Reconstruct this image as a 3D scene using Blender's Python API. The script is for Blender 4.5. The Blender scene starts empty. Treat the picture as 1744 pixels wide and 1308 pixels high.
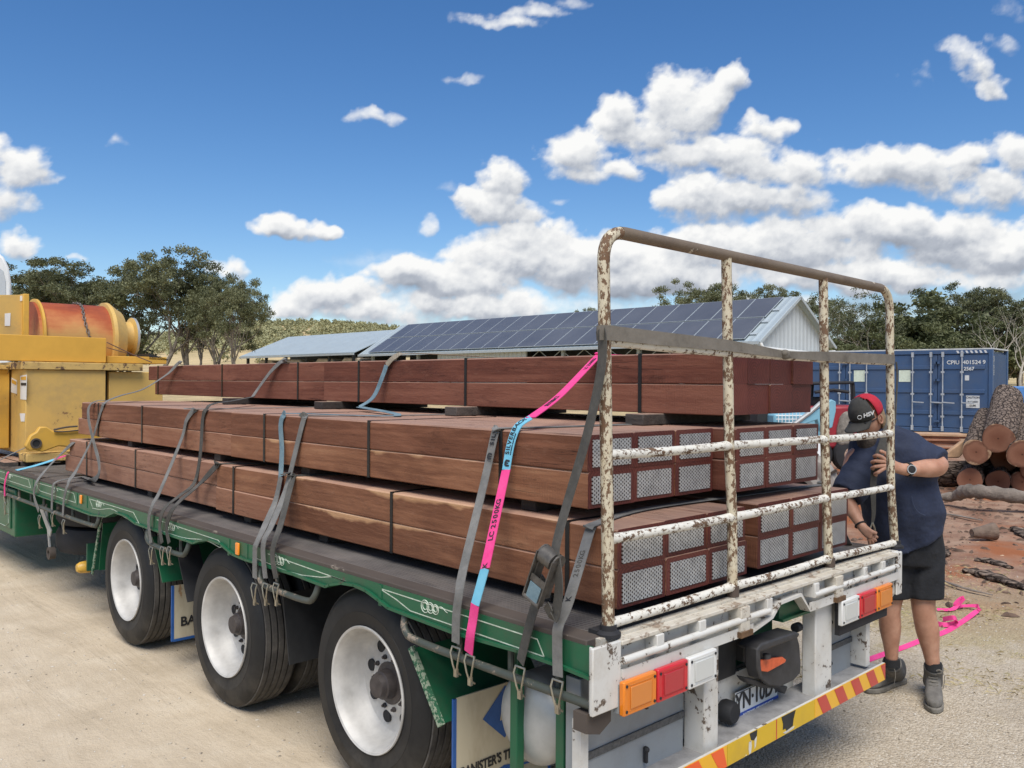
import bpy, bmesh, math, random
import numpy as np
from mathutils import Vector, Matrix, Euler
random.seed(7)
PI = math.pi
S = bpy.context.scene
COL = S.collection

# ------------------------------------------------------------------ camera
CAM = Vector((-2.3242, -1.9576, 1.9262))
YAW, PIT, ROL, F = 0.7611, -0.0018, 0.0065, 1462.76
FW = Vector((math.cos(PIT)*math.sin(YAW), math.cos(PIT)*math.cos(YAW), math.sin(PIT)))
RT = Vector((math.cos(YAW), -math.sin(YAW), 0))
UP = RT.cross(FW)
R2 = RT*math.cos(ROL) + UP*math.sin(ROL)
U2 = -RT*math.sin(ROL) + UP*math.cos(ROL)
cam = bpy.data.cameras.new('camera'); cam.sensor_width = 36; cam.lens = F/1744*36
cam.clip_start = .05; cam.clip_end = 9000
camo = bpy.data.objects.new('camera', cam); COL.objects.link(camo); S.camera = camo
camo.matrix_world = Matrix(((R2.x, U2.x, -FW.x, CAM.x), (R2.y, U2.y, -FW.y, CAM.y), (R2.z, U2.z, -FW.z, CAM.z), (0, 0, 0, 1)))
S.view_settings.view_transform = 'Standard'; S.view_settings.look = 'None'
S.view_settings.exposure = 0.35; S.view_settings.gamma = 1

# ------------------------------------------------------------------ sky light and sun (thin cloud in front of the sun: soft)
SUN_EL, SUN_AZ = math.radians(58), math.radians(-138)     # azimuth from +Y towards +X
w = bpy.data.worlds.new('World'); S.world = w; w.use_nodes = True
nt = w.node_tree; nt.nodes.clear()
sk = nt.nodes.new('ShaderNodeTexSky'); sk.sky_type = 'NISHITA'; sk.sun_disc = False
sk.sun_elevation = SUN_EL; sk.sun_rotation = SUN_AZ; sk.air_density = 1.0; sk.dust_density = .3; sk.ozone_density = 2.6; sk.altitude = 400
hs = nt.nodes.new('ShaderNodeHueSaturation'); hs.inputs['Saturation'].default_value = 1.27; hs.inputs['Hue'].default_value = .505
bg = nt.nodes.new('ShaderNodeBackground'); bg.inputs[1].default_value = .102
wo = nt.nodes.new('ShaderNodeOutputWorld')
nt.links.new(sk.outputs[0], hs.inputs['Color']); nt.links.new(hs.outputs[0], bg.inputs[0]); nt.links.new(bg.outputs[0], wo.inputs[0])
sl = bpy.data.lights.new('sun', 'SUN'); sl.energy = 3.3; sl.angle = math.radians(38); sl.color = (1, .95, .87)
so = bpy.data.objects.new('sun', sl); COL.objects.link(so)
sd = Vector((math.cos(SUN_EL)*math.sin(SUN_AZ), math.cos(SUN_EL)*math.cos(SUN_AZ), math.sin(SUN_EL)))
so.rotation_euler = sd.to_track_quat('Z', 'Y').to_euler(); so.location = (0, 0, 40)

# ------------------------------------------------------------------ helpers
def ray(u, v): return FW + R2*((u-872)/F) - U2*((v-654)/F)
def onp(u, v, ax, val):
    d = ray(u, v); return CAM + d*((val-CAM[ax])/d[ax])
def onx(u, v, x): return onp(u, v, 0, x)
def ony(u, v, y): return onp(u, v, 1, y)
def onz(u, v, z): return onp(u, v, 2, z)
def dep(u, v, d): return CAM + ray(u, v)*d
def V(*a): return Vector(a)

class MB:
    def __init__(s): s.v = []; s.f = []; s.uv = None
    def add(s, vs, fs):
        n = len(s.v); s.v += [tuple(p) for p in vs]; s.f += [tuple(i+n for i in f) for f in fs]; return s
    def box(s, a, b):
        x0, y0, z0 = (min(a[i], b[i]) for i in range(3)); x1, y1, z1 = (max(a[i], b[i]) for i in range(3))
        return s.add([(x0,y0,z0),(x1,y0,z0),(x1,y1,z0),(x0,y1,z0),(x0,y0,z1),(x1,y0,z1),(x1,y1,z1),(x0,y1,z1)],
                     [(0,3,2,1),(4,5,6,7),(0,1,5,4),(1,2,6,5),(2,3,7,6),(3,0,4,7)])
    def obox(s, c, ex, ey, ez):
        c = Vector(c); ex = Vector(ex); ey = Vector(ey); ez = Vector(ez)
        vs = [c+ex*i+ey*j+ez*k for k in (-1,1) for (i,j) in ((-1,-1),(1,-1),(1,1),(-1,1))]
        return s.add(vs, [(0,3,2,1),(4,5,6,7),(0,1,5,4),(1,2,6,5),(2,3,7,6),(3,0,4,7)])
    def bar(s, a, b, w, h, up=(0,0,1)):
        a = Vector(a); b = Vector(b); d = (b-a); L = d.length; d.normalize()
        sx = d.cross(Vector(up));
        if sx.length < 1e-4: sx = d.cross(Vector((1,0,0)))
        sx.normalize(); uz = sx.cross(d)
        return s.obox((a+b)/2, d*(L/2), sx*(w/2), uz*(h/2))
    def prism(s, pts, d):
        n = len(pts); d = Vector(d); p = [Vector(q) for q in pts]
        return s.add(p+[q+d for q in p], [tuple(range(n)), tuple(range(2*n-1, n-1, -1))]+[(i, i+n, (i+1) % n+n, (i+1) % n) for i in range(n)])
    def tube(s, pts, r, seg=12, caps=True, closed=False):
        p = [Vector(q) for q in pts]; n = len(p)
        rs = r if isinstance(r, (list, tuple)) else [r]*n
        ref = None; rings = []
        for i in range(n):
            if closed: t = p[(i+1) % n]-p[i-1]
            else: t = p[min(i+1, n-1)]-p[max(i-1, 0)]
            t.normalize()
            if ref is None:
                ref = t.cross(Vector((0, 0, 1)))
                if ref.length < .05: ref = t.cross(Vector((1, 0, 0)))
            ref = ref-t*ref.dot(t); ref.normalize(); b = t.cross(ref)
            rings.append([p[i]+(ref*math.cos(2*PI*k/seg)+b*math.sin(2*PI*k/seg))*rs[i] for k in range(seg)])
        vs = [q for rg in rings for q in rg]; fs = []
        for i in range(n if closed else n-1):
            j = (i+1) % n
            for k in range(seg): fs.append((i*seg+k, i*seg+(k+1) % seg, j*seg+(k+1) % seg, j*seg+k))
        if caps and not closed: fs += [tuple(range(seg-1, -1, -1)), tuple((n-1)*seg+k for k in range(seg))]
        return s.add(vs, fs)
    def lathe(s, prof, c, ax, seg=32, closed=False):
        # prof [(r, h)], axis through c along ax
        ax = Vector(ax).normalized(); a = ax.cross(Vector((0, 0, 1)))
        if a.length < .05: a = Vector((1, 0, 0))
        a.normalize(); b = ax.cross(a); c = Vector(c); n = len(prof); vs = []
        for r, h in prof:
            for k in range(seg):
                t = 2*PI*k/seg; vs.append(c+ax*h+(a*math.cos(t)+b*math.sin(t))*r)
        fs = []
        for i in range(n if closed else n-1):
            j = (i+1) % n
            for k in range(seg): fs.append((i*seg+k, j*seg+k, j*seg+(k+1) % seg, i*seg+(k+1) % seg))
        if not closed:
            if prof[0][0] > 1e-5: fs.append(tuple(range(seg)))
            if prof[-1][0] > 1e-5: fs.append(tuple((n-1)*seg+k for k in range(seg-1, -1, -1)))
        return s.add(vs, fs)
    def cyl(s, c, ax, r, h, seg=24): return s.lathe([(r, 0), (r, h)], c, ax, seg)
    def ribbon(s, pts, w, th=.003, wd=(0, 1, 0), wds=None):
        p = [Vector(q) for q in pts]; n = len(p); vs = []; uvs = []; L = 0
        for i in range(n):
            t = (p[min(i+1, n-1)]-p[max(i-1, 0)]).normalized()
            wv = Vector(wds[i]) if wds else Vector(wd)
            wv = wv-t*wv.dot(t); wv.normalize(); nn = t.cross(wv)
            ww = w[i] if isinstance(w, (list, tuple)) else w
            for a, b in ((-1, -1), (1, -1), (1, 1), (-1, 1)): vs.append(p[i]+wv*(a*ww/2)+nn*(b*th/2))
        fs = [(0, 1, 2, 3), tuple((n-1)*4+k for k in (3, 2, 1, 0))]
        for i in range(n-1):
            for k in range(4): fs.append((i*4+k, (i+1)*4+k, (i+1)*4+(k+1) % 4, i*4+(k+1) % 4))
        return s.add(vs, fs)
    def ball(s, c, r, seg=12, rings=8, sc=(1, 1, 1)):
        c = Vector(c); vs = [c+V(0, 0, r*sc[2])]; fs = []
        for i in range(1, rings):
            t = PI*i/rings
            for k in range(seg):
                a = 2*PI*k/seg; vs.append(c+V(r*sc[0]*math.sin(t)*math.cos(a), r*sc[1]*math.sin(t)*math.sin(a), r*sc[2]*math.cos(t)))
        vs.append(c-V(0, 0, r*sc[2])); L = len(vs)-1
        for k in range(seg):
            fs.append((0, 1+k, 1+(k+1) % seg)); fs.append((L, L-seg+(k+1) % seg, L-seg+k))
        for i in range(rings-2):
            for k in range(seg):
                a = 1+i*seg+k; b = 1+i*seg+(k+1) % seg; fs.append((a, a+seg, b+seg, b))
        return s.add(vs, fs)
    def build(s, name, m, parent=None, smooth=None, bevel=0, fix=True, **kw):
        me = bpy.data.meshes.new(name)
        vs = s.v
        if parent is not None:
            o0 = ORG[parent.name]
        else:
            a = np.array(vs); o0 = Vector(((a[:, 0].min()+a[:, 0].max())/2, (a[:, 1].min()+a[:, 1].max())/2, a[:, 2].min()))
        me.from_pydata([(x-o0.x, y-o0.y, z-o0.z) for x, y, z in vs], [], s.f)
        me.update()
        if fix:
            bm = bmesh.new(); bm.from_mesh(me); bmesh.ops.recalc_face_normals(bm, faces=bm.faces); bm.to_mesh(me); bm.free()
        ms = m if isinstance(m, (list, tuple)) else [m]
        for q in ms: me.materials.append(q)
        o = bpy.data.objects.new(name, me); COL.objects.link(o)
        if parent is not None: o.parent = parent; ORG[o.name] = o0
        else: o.location = o0; ORG[o.name] = o0
        if smooth:
            me.shade_smooth()
            if smooth is not True: me.set_sharp_from_angle(angle=math.radians(smooth))
        if bevel:
            md = o.modifiers.new('bevel', 'BEVEL'); md.width = bevel; md.segments = 2; md.limit_method = 'ANGLE'; md.angle_limit = .6
            if not smooth: me.shade_smooth(); me.set_sharp_from_angle(angle=math.radians(30))
        if kw: tag(o, **kw)
        return o
ORG = {}
def tag(o, label=None, cat=None, group=None, kind=None):
    if label: o['label'] = label
    if cat: o['category'] = cat
    if group: o['group'] = group
    if kind: o['kind'] = kind
    return o
def thing(name, loc, label, cat, group=None):
    o = bpy.data.objects.new(name, None); COL.objects.link(o); o.location = loc; o.empty_display_size = .1
    ORG[o.name] = Vector(loc); return tag(o, label, cat, group)
def copy_tree(o, loc=None, rot=None, label=None, scale=None):
    def cp(a, par):
        c = a.copy(); COL.objects.link(c); c.parent = par
        for ch in [x for x in a.children]: cp(ch, c)
        return c
    c = cp(o, None)
    if loc is not None: c.location = loc
    if rot is not None: c.rotation_euler = rot
    if scale is not None: c.scale = scale
    if label: c['label'] = label
    return c

# ------------------------------------------------------------------ materials
class NT:
    def __init__(s, name):
        s.m = bpy.data.materials.new(name); s.m.use_nodes = True; s.t = s.m.node_tree
        s.b = s.t.nodes['Principled BSDF']; s.o = s.t.nodes['Material Output']
    def n(s, typ, **kw):
        x = s.t.nodes.new('ShaderNode'+typ)
        for k, v in kw.items(): setattr(x, k, v)
        return x
    def l(s, a, b): s.t.links.new(a, b)
    def put(s, sock, v):
        if hasattr(v, 'is_linked') or isinstance(v, bpy.types.NodeSocket): s.l(v, sock)
        else: sock.default_value = v
    def coord(s, kind='Object', scale=(1, 1, 1)):
        mp = s.n('Mapping')
        if kind == 'World': s.l(s.n('NewGeometry').outputs['Position'], mp.inputs[0])
        else: s.l(s.n('TexCoord').outputs[kind], mp.inputs[0])
        mp.inputs['Scale'].default_value = scale; return mp.outputs[0]
    def noise(s, vec, scale, det=4, rough=.6, dist=0):
        x = s.n('TexNoise'); s.l(vec, x.inputs['Vector']); x.inputs['Scale'].default_value = scale
        x.inputs['Detail'].default_value = det; x.inputs['Roughness'].default_value = rough; x.inputs['Distortion'].default_value = dist
        return x.outputs['Fac']
    def ramp(s, fac, stops):
        x = s.n('ValToRGB'); s.l(fac, x.inputs[0]); e = x.color_ramp.elements
        while len(e) < len(stops): e.new(.5)
        for i, (p, c) in enumerate(stops):
            e[i].position = p
            c = (c, c, c) if isinstance(c, (int, float)) else c
            e[i].color = (*c, 1)
        return x.outputs[0]
    def mr(s, v, a, b, c=0., d=1.):
        x = s.n('MapRange'); s.l(v, x.inputs[0])
        for i, q in enumerate((a, b, c, d)): x.inputs[i+1].default_value = q
        return x.outputs[0]
    def mix(s, fac, a, b, mode='MIX'):
        x = s.n('Mix', data_type='RGBA', blend_type=mode)
        s.put(x.inputs[0], fac); 
        for sock, q in ((x.inputs[6], a), (x.inputs[7], b)):
            if isinstance(q, tuple): sock.default_value = (*q, 1) if len(q) == 3 else q
            else: s.l(q, sock)
        return x.outputs[2]
    def math(s, op, a, b=0.):
        x = s.n('Math', operation=op); s.put(x.inputs[0], a); s.put(x.inputs[1], b); return x.outputs[0]
    def bump(s, h, st=.3, dist=.01):
        x = s.n('Bump'); x.inputs['Strength'].default_value = st; x.inputs['Distance'].default_value = dist
        s.l(h, x.inputs['Height']); s.l(x.outputs[0], s.b.inputs['Normal']); return x
    def base(s, c):
        if isinstance(c, tuple): s.b.inputs['Base Color'].default_value = (*c, 1)
        else: s.l(c, s.b.inputs['Base Color'])
    def set(s, rough=.6, metal=0., spec=.5):
        s.put(s.b.inputs['Roughness'], rough); s.put(s.b.inputs['Metallic'], metal); s.b.inputs['Specular IOR Level'].default_value = spec; return s.m

def simple(name, col, rough=.6, metal=0., var=.25, scale=6., bump=.1, bscale=60., dist=.003, spec=.5, coord='World'):
    t = NT(name); c = t.coord(coord)
    n = t.noise(c, scale, 5, .65)
    a = tuple(x*(1-var) for x in col); b = tuple(min(1, x*(1+var)) for x in col)
    t.base(t.ramp(n, [(.3, a), (.7, b)]))
    if bump: t.bump(t.noise(c, bscale, 3), bump, dist)
    return t.set(rough, metal, spec)
def chipped(name, paint, under, amount=.5, scale=18., rough=.45, grime=(.12, .09, .06), gr=.35, streak=(1, 1, 1), bump=.25, fine=60., under2=None):
    """paint flaking off to rust / primer, with grime"""
    t = NT(name); c = t.coord('World', streak)
    n1 = t.noise(c, scale, 6, .72); n2 = t.noise(c, scale*.22, 3, .5)
    f = t.math('ADD', t.math('MULTIPLY', n1, .7), t.math('MULTIPLY', n2, .3))
    th = .5+(.5-amount)*.35
    m = t.mr(f, th, th+.02)
    n3 = t.noise(c, scale*.5, 5, .7)
    pc = t.mix(t.math('MULTIPLY', t.mr(n3, .45, .75), gr), paint, grime)
    uc = t.ramp(t.noise(c, fine, 4, .7), [(.3, under), (.7, under2 or tuple(x*1.9 for x in under))])
    t.base(t.mix(m, pc, uc))
    t.bump(t.math('SUBTRACT', t.math('MULTIPLY', n3, .3), m), bump, .002)
    return t.set(t.mr(m, 0, 1, rough, .85), 0, .4)

# ------------------------------------------------------------------ clouds: a layer high above the country, clear sky shows between them
_RC = {}
def _vn(x, y, seed):
    if seed not in _RC: _RC[seed] = np.random.RandomState(seed).rand(256, 256)
    r = _RC[seed]; xi = np.floor(x).astype(int); yi = np.floor(y).astype(int)
    fx = x-xi; fy = y-yi; fx = fx*fx*(3-2*fx); fy = fy*fy*(3-2*fy)
    g = lambda i, j: r[(xi+i) % 256, (yi+j) % 256]
    return (g(0, 0)*(1-fx)+g(1, 0)*fx)*(1-fy)+(g(0, 1)*(1-fx)+g(1, 1)*fx)*fy
def fbm(x, y, o, seed, rg=.5):
    s = 0; a = 1; t = 0
    for i in range(o): s = s+a*_vn(x*2**i+i*17.3, y*2**i+i*9.1, seed+i); t += a; a *= rg
    return s/t
BL = [  # centre x, y, radius x, y, strength (photo pixels -> directions of the sky)
(1150,180,78,62,1),(1232,138,34,30,1),(1200,165,40,40,1),(1055,195,50,42,1),(1100,225,90,38,1),(985,258,72,44,1),(1010,292,75,22,.8),(1055,285,35,22,1),
(855,300,52,38,1),(835,350,60,38,1),(885,365,50,30,1),(1300,215,45,24,.9),(1210,260,120,40,1),(1310,285,110,42,1),(1270,340,150,48,1),(1180,330,70,40,1),
(1480,280,100,42,1),(1590,290,95,46,1),(1725,262,60,45,1),(1690,315,85,40,1),(1640,270,50,25,1),(1390,225,40,14,.3),
(905,408,90,34,1),(960,440,180,48,1),(700,462,75,26,1),(560,505,85,36,1),(500,528,60,22,.9),(800,520,130,28,.9),(760,478,110,36,1),(1100,470,160,45,1),
(1300,420,210,50,1),(1550,385,230,42,1),(1700,420,150,55,1),(1480,470,230,30,.9),(620,535,140,24,.8),(1700,480,120,20,.7),(1000,520,160,20,.5),(1270,520,120,20,.7),
(470,393,44,24,1),(515,400,50,20,1),(560,400,24,15,1),(635,203,52,20,.75),(800,137,36,12,.55),(730,386,17,22,.7),(150,236,30,12,.35),(195,250,34,14,.45),
(755,322,20,10,.35),(965,342,18,12,.5),(925,360,30,10,.45),(30,300,64,48,1),(-60,290,90,60,1),(0,355,60,40,.9),(20,420,46,32,1),(90,450,36,10,.6),(130,438,20,10,.7),
(385,458,34,16,.8),(840,36,70,16,.7),(910,18,80,14,.65),(985,2,50,12,.55),(1570,120,52,24,.5),(1620,85,44,28,.7),(1660,110,30,30,.75),(1692,142,26,26,.85),(1700,70,30,20,.5),(1715,15,40,22,.4),(1650,20,40,10,.25)]
def cloud_field(X, Y):
    wx = (fbm(X/70, Y/70, 4, 11)-.5)*46; wy = (fbm(X/70+40, Y/70, 4, 21)-.5)*40
    wx = wx+(fbm(X/18, Y/18, 3, 61)-.5)*16; wy = wy+(fbm(X/18+9, Y/18, 3, 71)-.5)*14
    Xw, Yw = X+wx, Y+wy; Fm = np.full(X.shape, -1.5); num = np.zeros(X.shape); ops = np.zeros(X.shape); den = np.full(X.shape, 1e-6)
    for cx, cy, rx, ry, st in BL:
        dy = Yw-cy; ryy = np.where(dy > 0, ry*.85, ry*1.12)
        q = (1-((Xw-cx)/(rx*1.12))**2-(dy/ryy)**2)*st+(st-1)*.25
        Fm = np.maximum(Fm, np.minimum(q, 1)); e = np.exp(5*np.clip(q, -2, 1)); num += e*np.clip(-dy/ryy, -1.2, 1.2); den += e; ops += e*min(1, st)
    # everywhere else: scattered cumulus
    out = np.clip((np.abs(X-872)-1000)/300, 0, 1)
    Fm = np.maximum(Fm, np.where(out > 0, (fbm(X/330, Y/150, 3, 31)-.56)*5, -1.5))
    return Fm+(fbm(X/40, Y/30, 6, 41, .58)-.5)*1.5, num/den, np.where(out > .5, 1, ops/den)
def make_sky():
    az = np.concatenate([np.linspace(-PI, -.62, 60, endpoint=False), np.linspace(-.62, .62, 620), np.linspace(.62, PI, 61)[1:]])
    el = np.concatenate([np.linspace(-.03, .46, 300), np.linspace(.46, PI/2-.02, 40)[1:]])
    A, E = np.meshgrid(az, el)
    X = 872+F*np.where(np.abs(A) < 1.0, np.tan(np.clip(A, -1, 1)), np.sign(A)*(1.557+(np.abs(A)-1)*1.5))
    Y = 650-F*np.tan(np.minimum(E, 1.2))/np.cos(np.clip(A, -1, 1))
    f0, ht, op = cloud_field(X, Y); f1, _, _ = cloud_field(X-12, Y-26); f2, _, _ = cloud_field(X-4, Y-8)
    bank = np.clip((X-430)/200, 0, 1)*np.clip((Y-330)/120, 0, 1)
    dens = np.clip((f0+.24+.34*bank)/(1.30+.5*np.clip(-ht, 0, 1)), 0, 1); dens = dens*dens*(3-2*dens)*np.clip(op, 0, 1)**1.15; dens = np.maximum(dens, .5*bank*np.clip((Y-395)/90, 0, 1)*np.clip(fbm(X/170, Y/40, 4, 81)*1.9-.55, 0, 1))
    # gap cut into the cloud layer so the sun lamp shines through
    aw = A+YAW; dx = np.cos(E)*np.sin(aw); dy = np.cos(E)*np.cos(aw); dz = np.sin(E)
    sunc = dx*sd.x+dy*sd.y+dz*sd.z
    dens *= np.clip((.88-sunc)/.1, 0, 1)
    lum = .66+.20*ht+.17*np.clip((f0-f1), -1, 1)+.20*np.clip(f0-f2, -1, 1)-.05*np.clip(f1, 0, 1.2)+(fbm(X/90, Y/60, 4, 51)-.5)*.30  # sunlit tops and grey undersides are put into the cloud tone
    lum += .16*(1-dens)
    R = 4200.; vs = np.stack([dx*R+CAM.x, dy*R+CAM.y, dz*R], -1).reshape(-1, 3)
    h, wd = A.shape; i = np.arange(h*wd).reshape(h, wd)
    q = np.stack([i[:-1, :-1], i[:-1, 1:], i[1:, 1:], i[1:, :-1]], -1).reshape(-1, 4)
    me = bpy.data.meshes.new('clouds'); me.vertices.add(len(vs)); me.vertices.foreach_set('co', vs.astype(np.float32).ravel())
    me.loops.add(q.size); me.loops.foreach_set('vertex_index', q.astype(np.int32).ravel())
    me.polygons.add(len(q)); me.polygons.foreach_set('loop_start', (np.arange(len(q))*4).astype(np.int32)); me.update(calc_edges=True)
    for nm, arr in (('cover', dens), ('cloud_tone', np.clip(lum, 0, 1))):
        at = me.attributes.new(nm, 'FLOAT', 'POINT'); at.data.foreach_set('value', arr.astype(np.float32).ravel())
    t = NT('cloud'); t.t.nodes.remove(t.b)
    a1 = t.n('Attribute', attribute_name='cover'); a2 = t.n('Attribute', attribute_name='cloud_tone')
    c = t.coord('Object', (1/4200,)*3); nn = t.noise(c, 90, 5, .6)
    d = t.math('ADD', a1.outputs['Fac'], t.math('MULTIPLY', t.math('SUBTRACT', nn, .5), .35))
    d = t.mr(t.math('MULTIPLY', d, t.mr(a1.outputs['Fac'], .0, .3)), .02, .72)
    col = t.ramp(t.math('ADD', a2.outputs['Fac'], t.math('MULTIPLY', t.math('SUBTRACT', nn, .5), .25)), [(.25, (.30, .335, .40)), (.48, (.46, .495, .56)), (.68, (.72, .74, .77)), (.9, (.95, .95, .94))])
    em = t.n('Emission'); t.l(col, em.inputs[0]); em.inputs[1].default_value = CLOUD_E
    tr = t.n('BsdfTransparent'); mx = t.n('MixShader'); t.l(d, mx.inputs[0]); t.l(tr.outputs[0], mx.inputs[1]); t.l(em.outputs[0], mx.inputs[2]); t.l(mx.outputs[0], t.o.inputs[0])
    t.m.cycles.emission_sampling = 'NONE'
    me.materials.append(t.m); me.shade_smooth()
    o = bpy.data.objects.new('clouds', me); COL.objects.link(o); o['kind'] = 'structure'
CLOUD_E = .8
make_sky()
# ================================================================== SETTING
def sm(a, b, x):
    t = min(1, max(0, (x-a)/(b-a))); return t*t*(3-2*t)
def gh(x, y):
    d = V(x-CAM.x, y-CAM.y, 0); r = d.length
    if r < .1: return 0.
    a = math.atan2(d.x, d.y)-YAW            # bearing from the view axis, + = right
    while a > PI: a -= 2*PI
    while a < -PI: a += 2*PI
    h = .42*sm(13, 27, r)+.0125*max(0, r-30)*sm(30, 60, r)
    h += .020*max(0, r-60)*sm(60, 130, r)*(1-.5*sm(.15, .5, abs(a)))
    hill = math.exp(-((a+.25)/.20)**2)+.55*math.exp(-((a-.15)/.25)**2)+.35*math.exp(-((a-.7)/.3)**2)+.5*math.exp(-((a+.9)/.4)**2)
    h += 21*hill*sm(230, 620, r)
    h -= .018*max(0, r-640)
    return h
def ground():
    rs = [0.0]+list(np.geomspace(.6, 60, 90))+list(np.geomspace(62, 3300, 60)); na = 260
    vs = [(CAM.x, CAM.y, 0)]; fs = []
    rnd = np.random.RandomState(3)
    for i, r in enumerate(rs[1:]):
        for k in range(na):
            t = 2*PI*k/na; x = CAM.x+r*math.sin(t); y = CAM.y+r*math.cos(t)
            z = gh(x, y)
            if r > 7: z += float(fbm(np.array(x*.9), np.array(y*.9), 3, 5)-.5)*.07*sm(7, 12, r)
            if r > 60: z += float(fbm(np.array(x*.02), np.array(y*.02), 3, 6)-.5)*3*sm(60, 300, r)
            vs.append((x, y, z))
    for k in range(na): fs.append((0, 1+(k+1) % na, 1+k))
    for i in range(len(rs)-2):
        for k in range(na):
            a = 1+i*na+k; b = 1+i*na+(k+1) % na; fs.append((a, b, b+na, a+na))
    t = NT('dirt ground'); P = t.n('NewGeometry').outputs['Position']
    big = t.noise(P, .35, 4, .6); mid = t.noise(P, 2.2, 5, .65); fine = t.noise(P, 60, 4, .75); grit = t.noise(P, 190, 2, .6)
    sand = t.ramp(mid, [(.25, (.46, .375, .265)), (.5, (.55, .455, .33)), (.78, (.62, .53, .40))])
    vor = t.n('TexVoronoi'); t.l(P, vor.inputs['Vector']); vor.inputs['Scale'].default_value = 85; peb = vor.outputs['Distance']
    pcol = t.n('SeparateColor'); t.l(vor.outputs['Color'], pcol.inputs[0])
    grav = t.ramp(pcol.outputs[0], [(0, (.31, .255, .185)), (.45, (.44, .375, .285)), (.8, (.54, .475, .375)), (1, (.64, .58, .48))])
    sx = t.n('SeparateXYZ'); t.l(P, sx.inputs[0]); X, Y = sx.outputs[0], sx.outputs[1]
    # gravel to the right of the trailer and near its side, packed sand to the left
    rgt = t.mr(t.math('ADD', X, t.math('MULTIPLY', mid, 1.2)), .6, 2.0)
    col = t.mix(t.math('MULTIPLY', rgt, .6), sand, grav)
    col = t.mix(t.math('MULTIPLY', t.mr(fine, .56, .72), .35), col, (.23, .185, .13))
    col = t.mix(t.math('MULTIPLY', t.mr(grit, .6, .75), .22), col, (.66, .6, .5))
    rut = t.noise(t.coord('World', (3.2, .5, 1)), 1, 5, .6, .8); col = t.mix(t.math('MULTIPLY', t.mr(rut, .50, .66), .20), col, (.36, .29, .20)); blot = t.noise(P, .9, 3, .6); col = t.mix(t.math('MULTIPLY', t.mr(blot, .52, .68), .25), col, (.33, .265, .185))
    # dead straw grass
    gr = t.noise(P, 1.1, 4, .7)
    st = t.noise(t.coord('World', (14, 90, 30)), 1, 4, .8)
    straw = t.ramp(st, [(.3, (.22, .17, .09)), (.5, (.40, .32, .18)), (.7, (.56, .47, .29))])
    gm = t.math('MULTIPLY', t.mr(t.math('ADD', gr, t.math('MULTIPLY', t.mr(X, 3.2, 5.2), .25)), .60, .72), t.mr(X, 2.6, 3.6))
    col = t.mix(t.math('MULTIPLY', gm, .8), col, straw)
    # red timber-yard dirt
    rd = t.mr(t.math('ADD', X, t.math('MULTIPLY', big, 3.5)), 6.8, 8.6)
    redc = t.ramp(t.noise(P, 1.5, 6, .7), [(.25, (.15, .08, .052)), (.42, (.27, .155, .105)), (.58, (.38, .25, .175)), (.8, (.44, .33, .25))])
    redd = t.mix(t.mr(t.noise(P, .6, 3), .50, .62), redc, (.34, .125, .055))
    col = t.mix(rd, col, redd)
    # dry paddock farther out
    far = t.n('VectorMath', operation='LENGTH'); t.l(P, far.inputs[0]); R = far.outputs['Value']
    pad = t.ramp(t.noise(P, .06, 6, .7), [(.3, (.34, .27, .14)), (.5, (.50, .39, .21)), (.7, (.62, .47, .27))])
    pad2 = t.mix(t.mr(t.noise(P, .9, 4, .7), .45, .7), pad, (.26, .20, .12))
    pad = t.mix(t.mr(R, 50, 120), pad2, pad)
    col = t.mix(t.mr(R, 21, 30), col, pad)
    t.base(col)
    wave = t.n('TexWave', wave_type='BANDS', bands_direction='X'); t.l(t.coord('World', (1, .12, 1)), wave.inputs[0]); wave.inputs['Scale'].default_value = 5; wave.inputs['Distortion'].default_value = 5; wave.inputs['Detail'].default_value = 3
    trk = t.math('MULTIPLY', wave.outputs['Fac'], t.math('MULTIPLY', t.mr(X, -1.5, -.3), t.mr(X, 2.0, 1.2)))
    h = t.math('ADD', t.math('MULTIPLY', fine, .5), t.math('MULTIPLY', t.math('MULTIPLY', peb, -1.2), t.math('ADD', t.math('MULTIPLY', rgt, .7), .1)))
    h = t.math('ADD', h, t.math('MULTIPLY', rut, 2.5)); h = t.math('ADD', h, t.math('MULTIPLY', mid, 2.6)); h = t.math('ADD', h, t.math('MULTIPLY', trk, .07))
    t.bump(h, .7, .014)
    t.set(.95, 0, .15)
    o = MB().add(vs, fs).build('ground', t.m, smooth=True, kind='structure')
ground()

# ---- leaves and trees
def leafmat(name, dark, mid, palest, sc=.35):
    t = NT(name); c = t.coord('Object'); n = t.noise(c, sc, 3, .6); n2 = t.noise(c, 7, 2, .5)
    oi = t.n('ObjectInfo')
    f = t.math('ADD', t.math('MULTIPLY', n, .55), t.math('MULTIPLY', n2, .45))
    f = t.math('ADD', f, t.math('MULTIPLY', t.math('SUBTRACT', oi.outputs['Random'], .5), .10))
    t.base(t.ramp(f, [(.33, dark), (.5, mid), (.68, palest)]))  # noise picks a dark
    tr = t.n('BsdfTranslucent'); t.l(t.b.inputs['Base Color'].links[0].from_socket, tr.inputs[0])
    mx = t.n('MixShader'); mx.inputs[0].default_value = .2; t.set(.55, 0, .35)
    t.l(t.b.outputs[0], mx.inputs[1]); t.l(tr.outputs[0], mx.inputs[2]); t.l(mx.outputs[0], t.o.inputs[0]); return t.m
M_LEAF = leafmat('gum leaves', (.066, .074, .036), (.13, .14, .066), (.25, .25, .13))
M_LEAF2 = leafmat('dense leaves', (.06, .072, .032), (.112, .125, .052), (.19, .195, .09))
M_BARK = simple('gum bark', (.19, .16, .125), .9, var=.5, scale=2.5, bump=.5, bscale=12, dist=.03, coord='Object')
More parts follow.
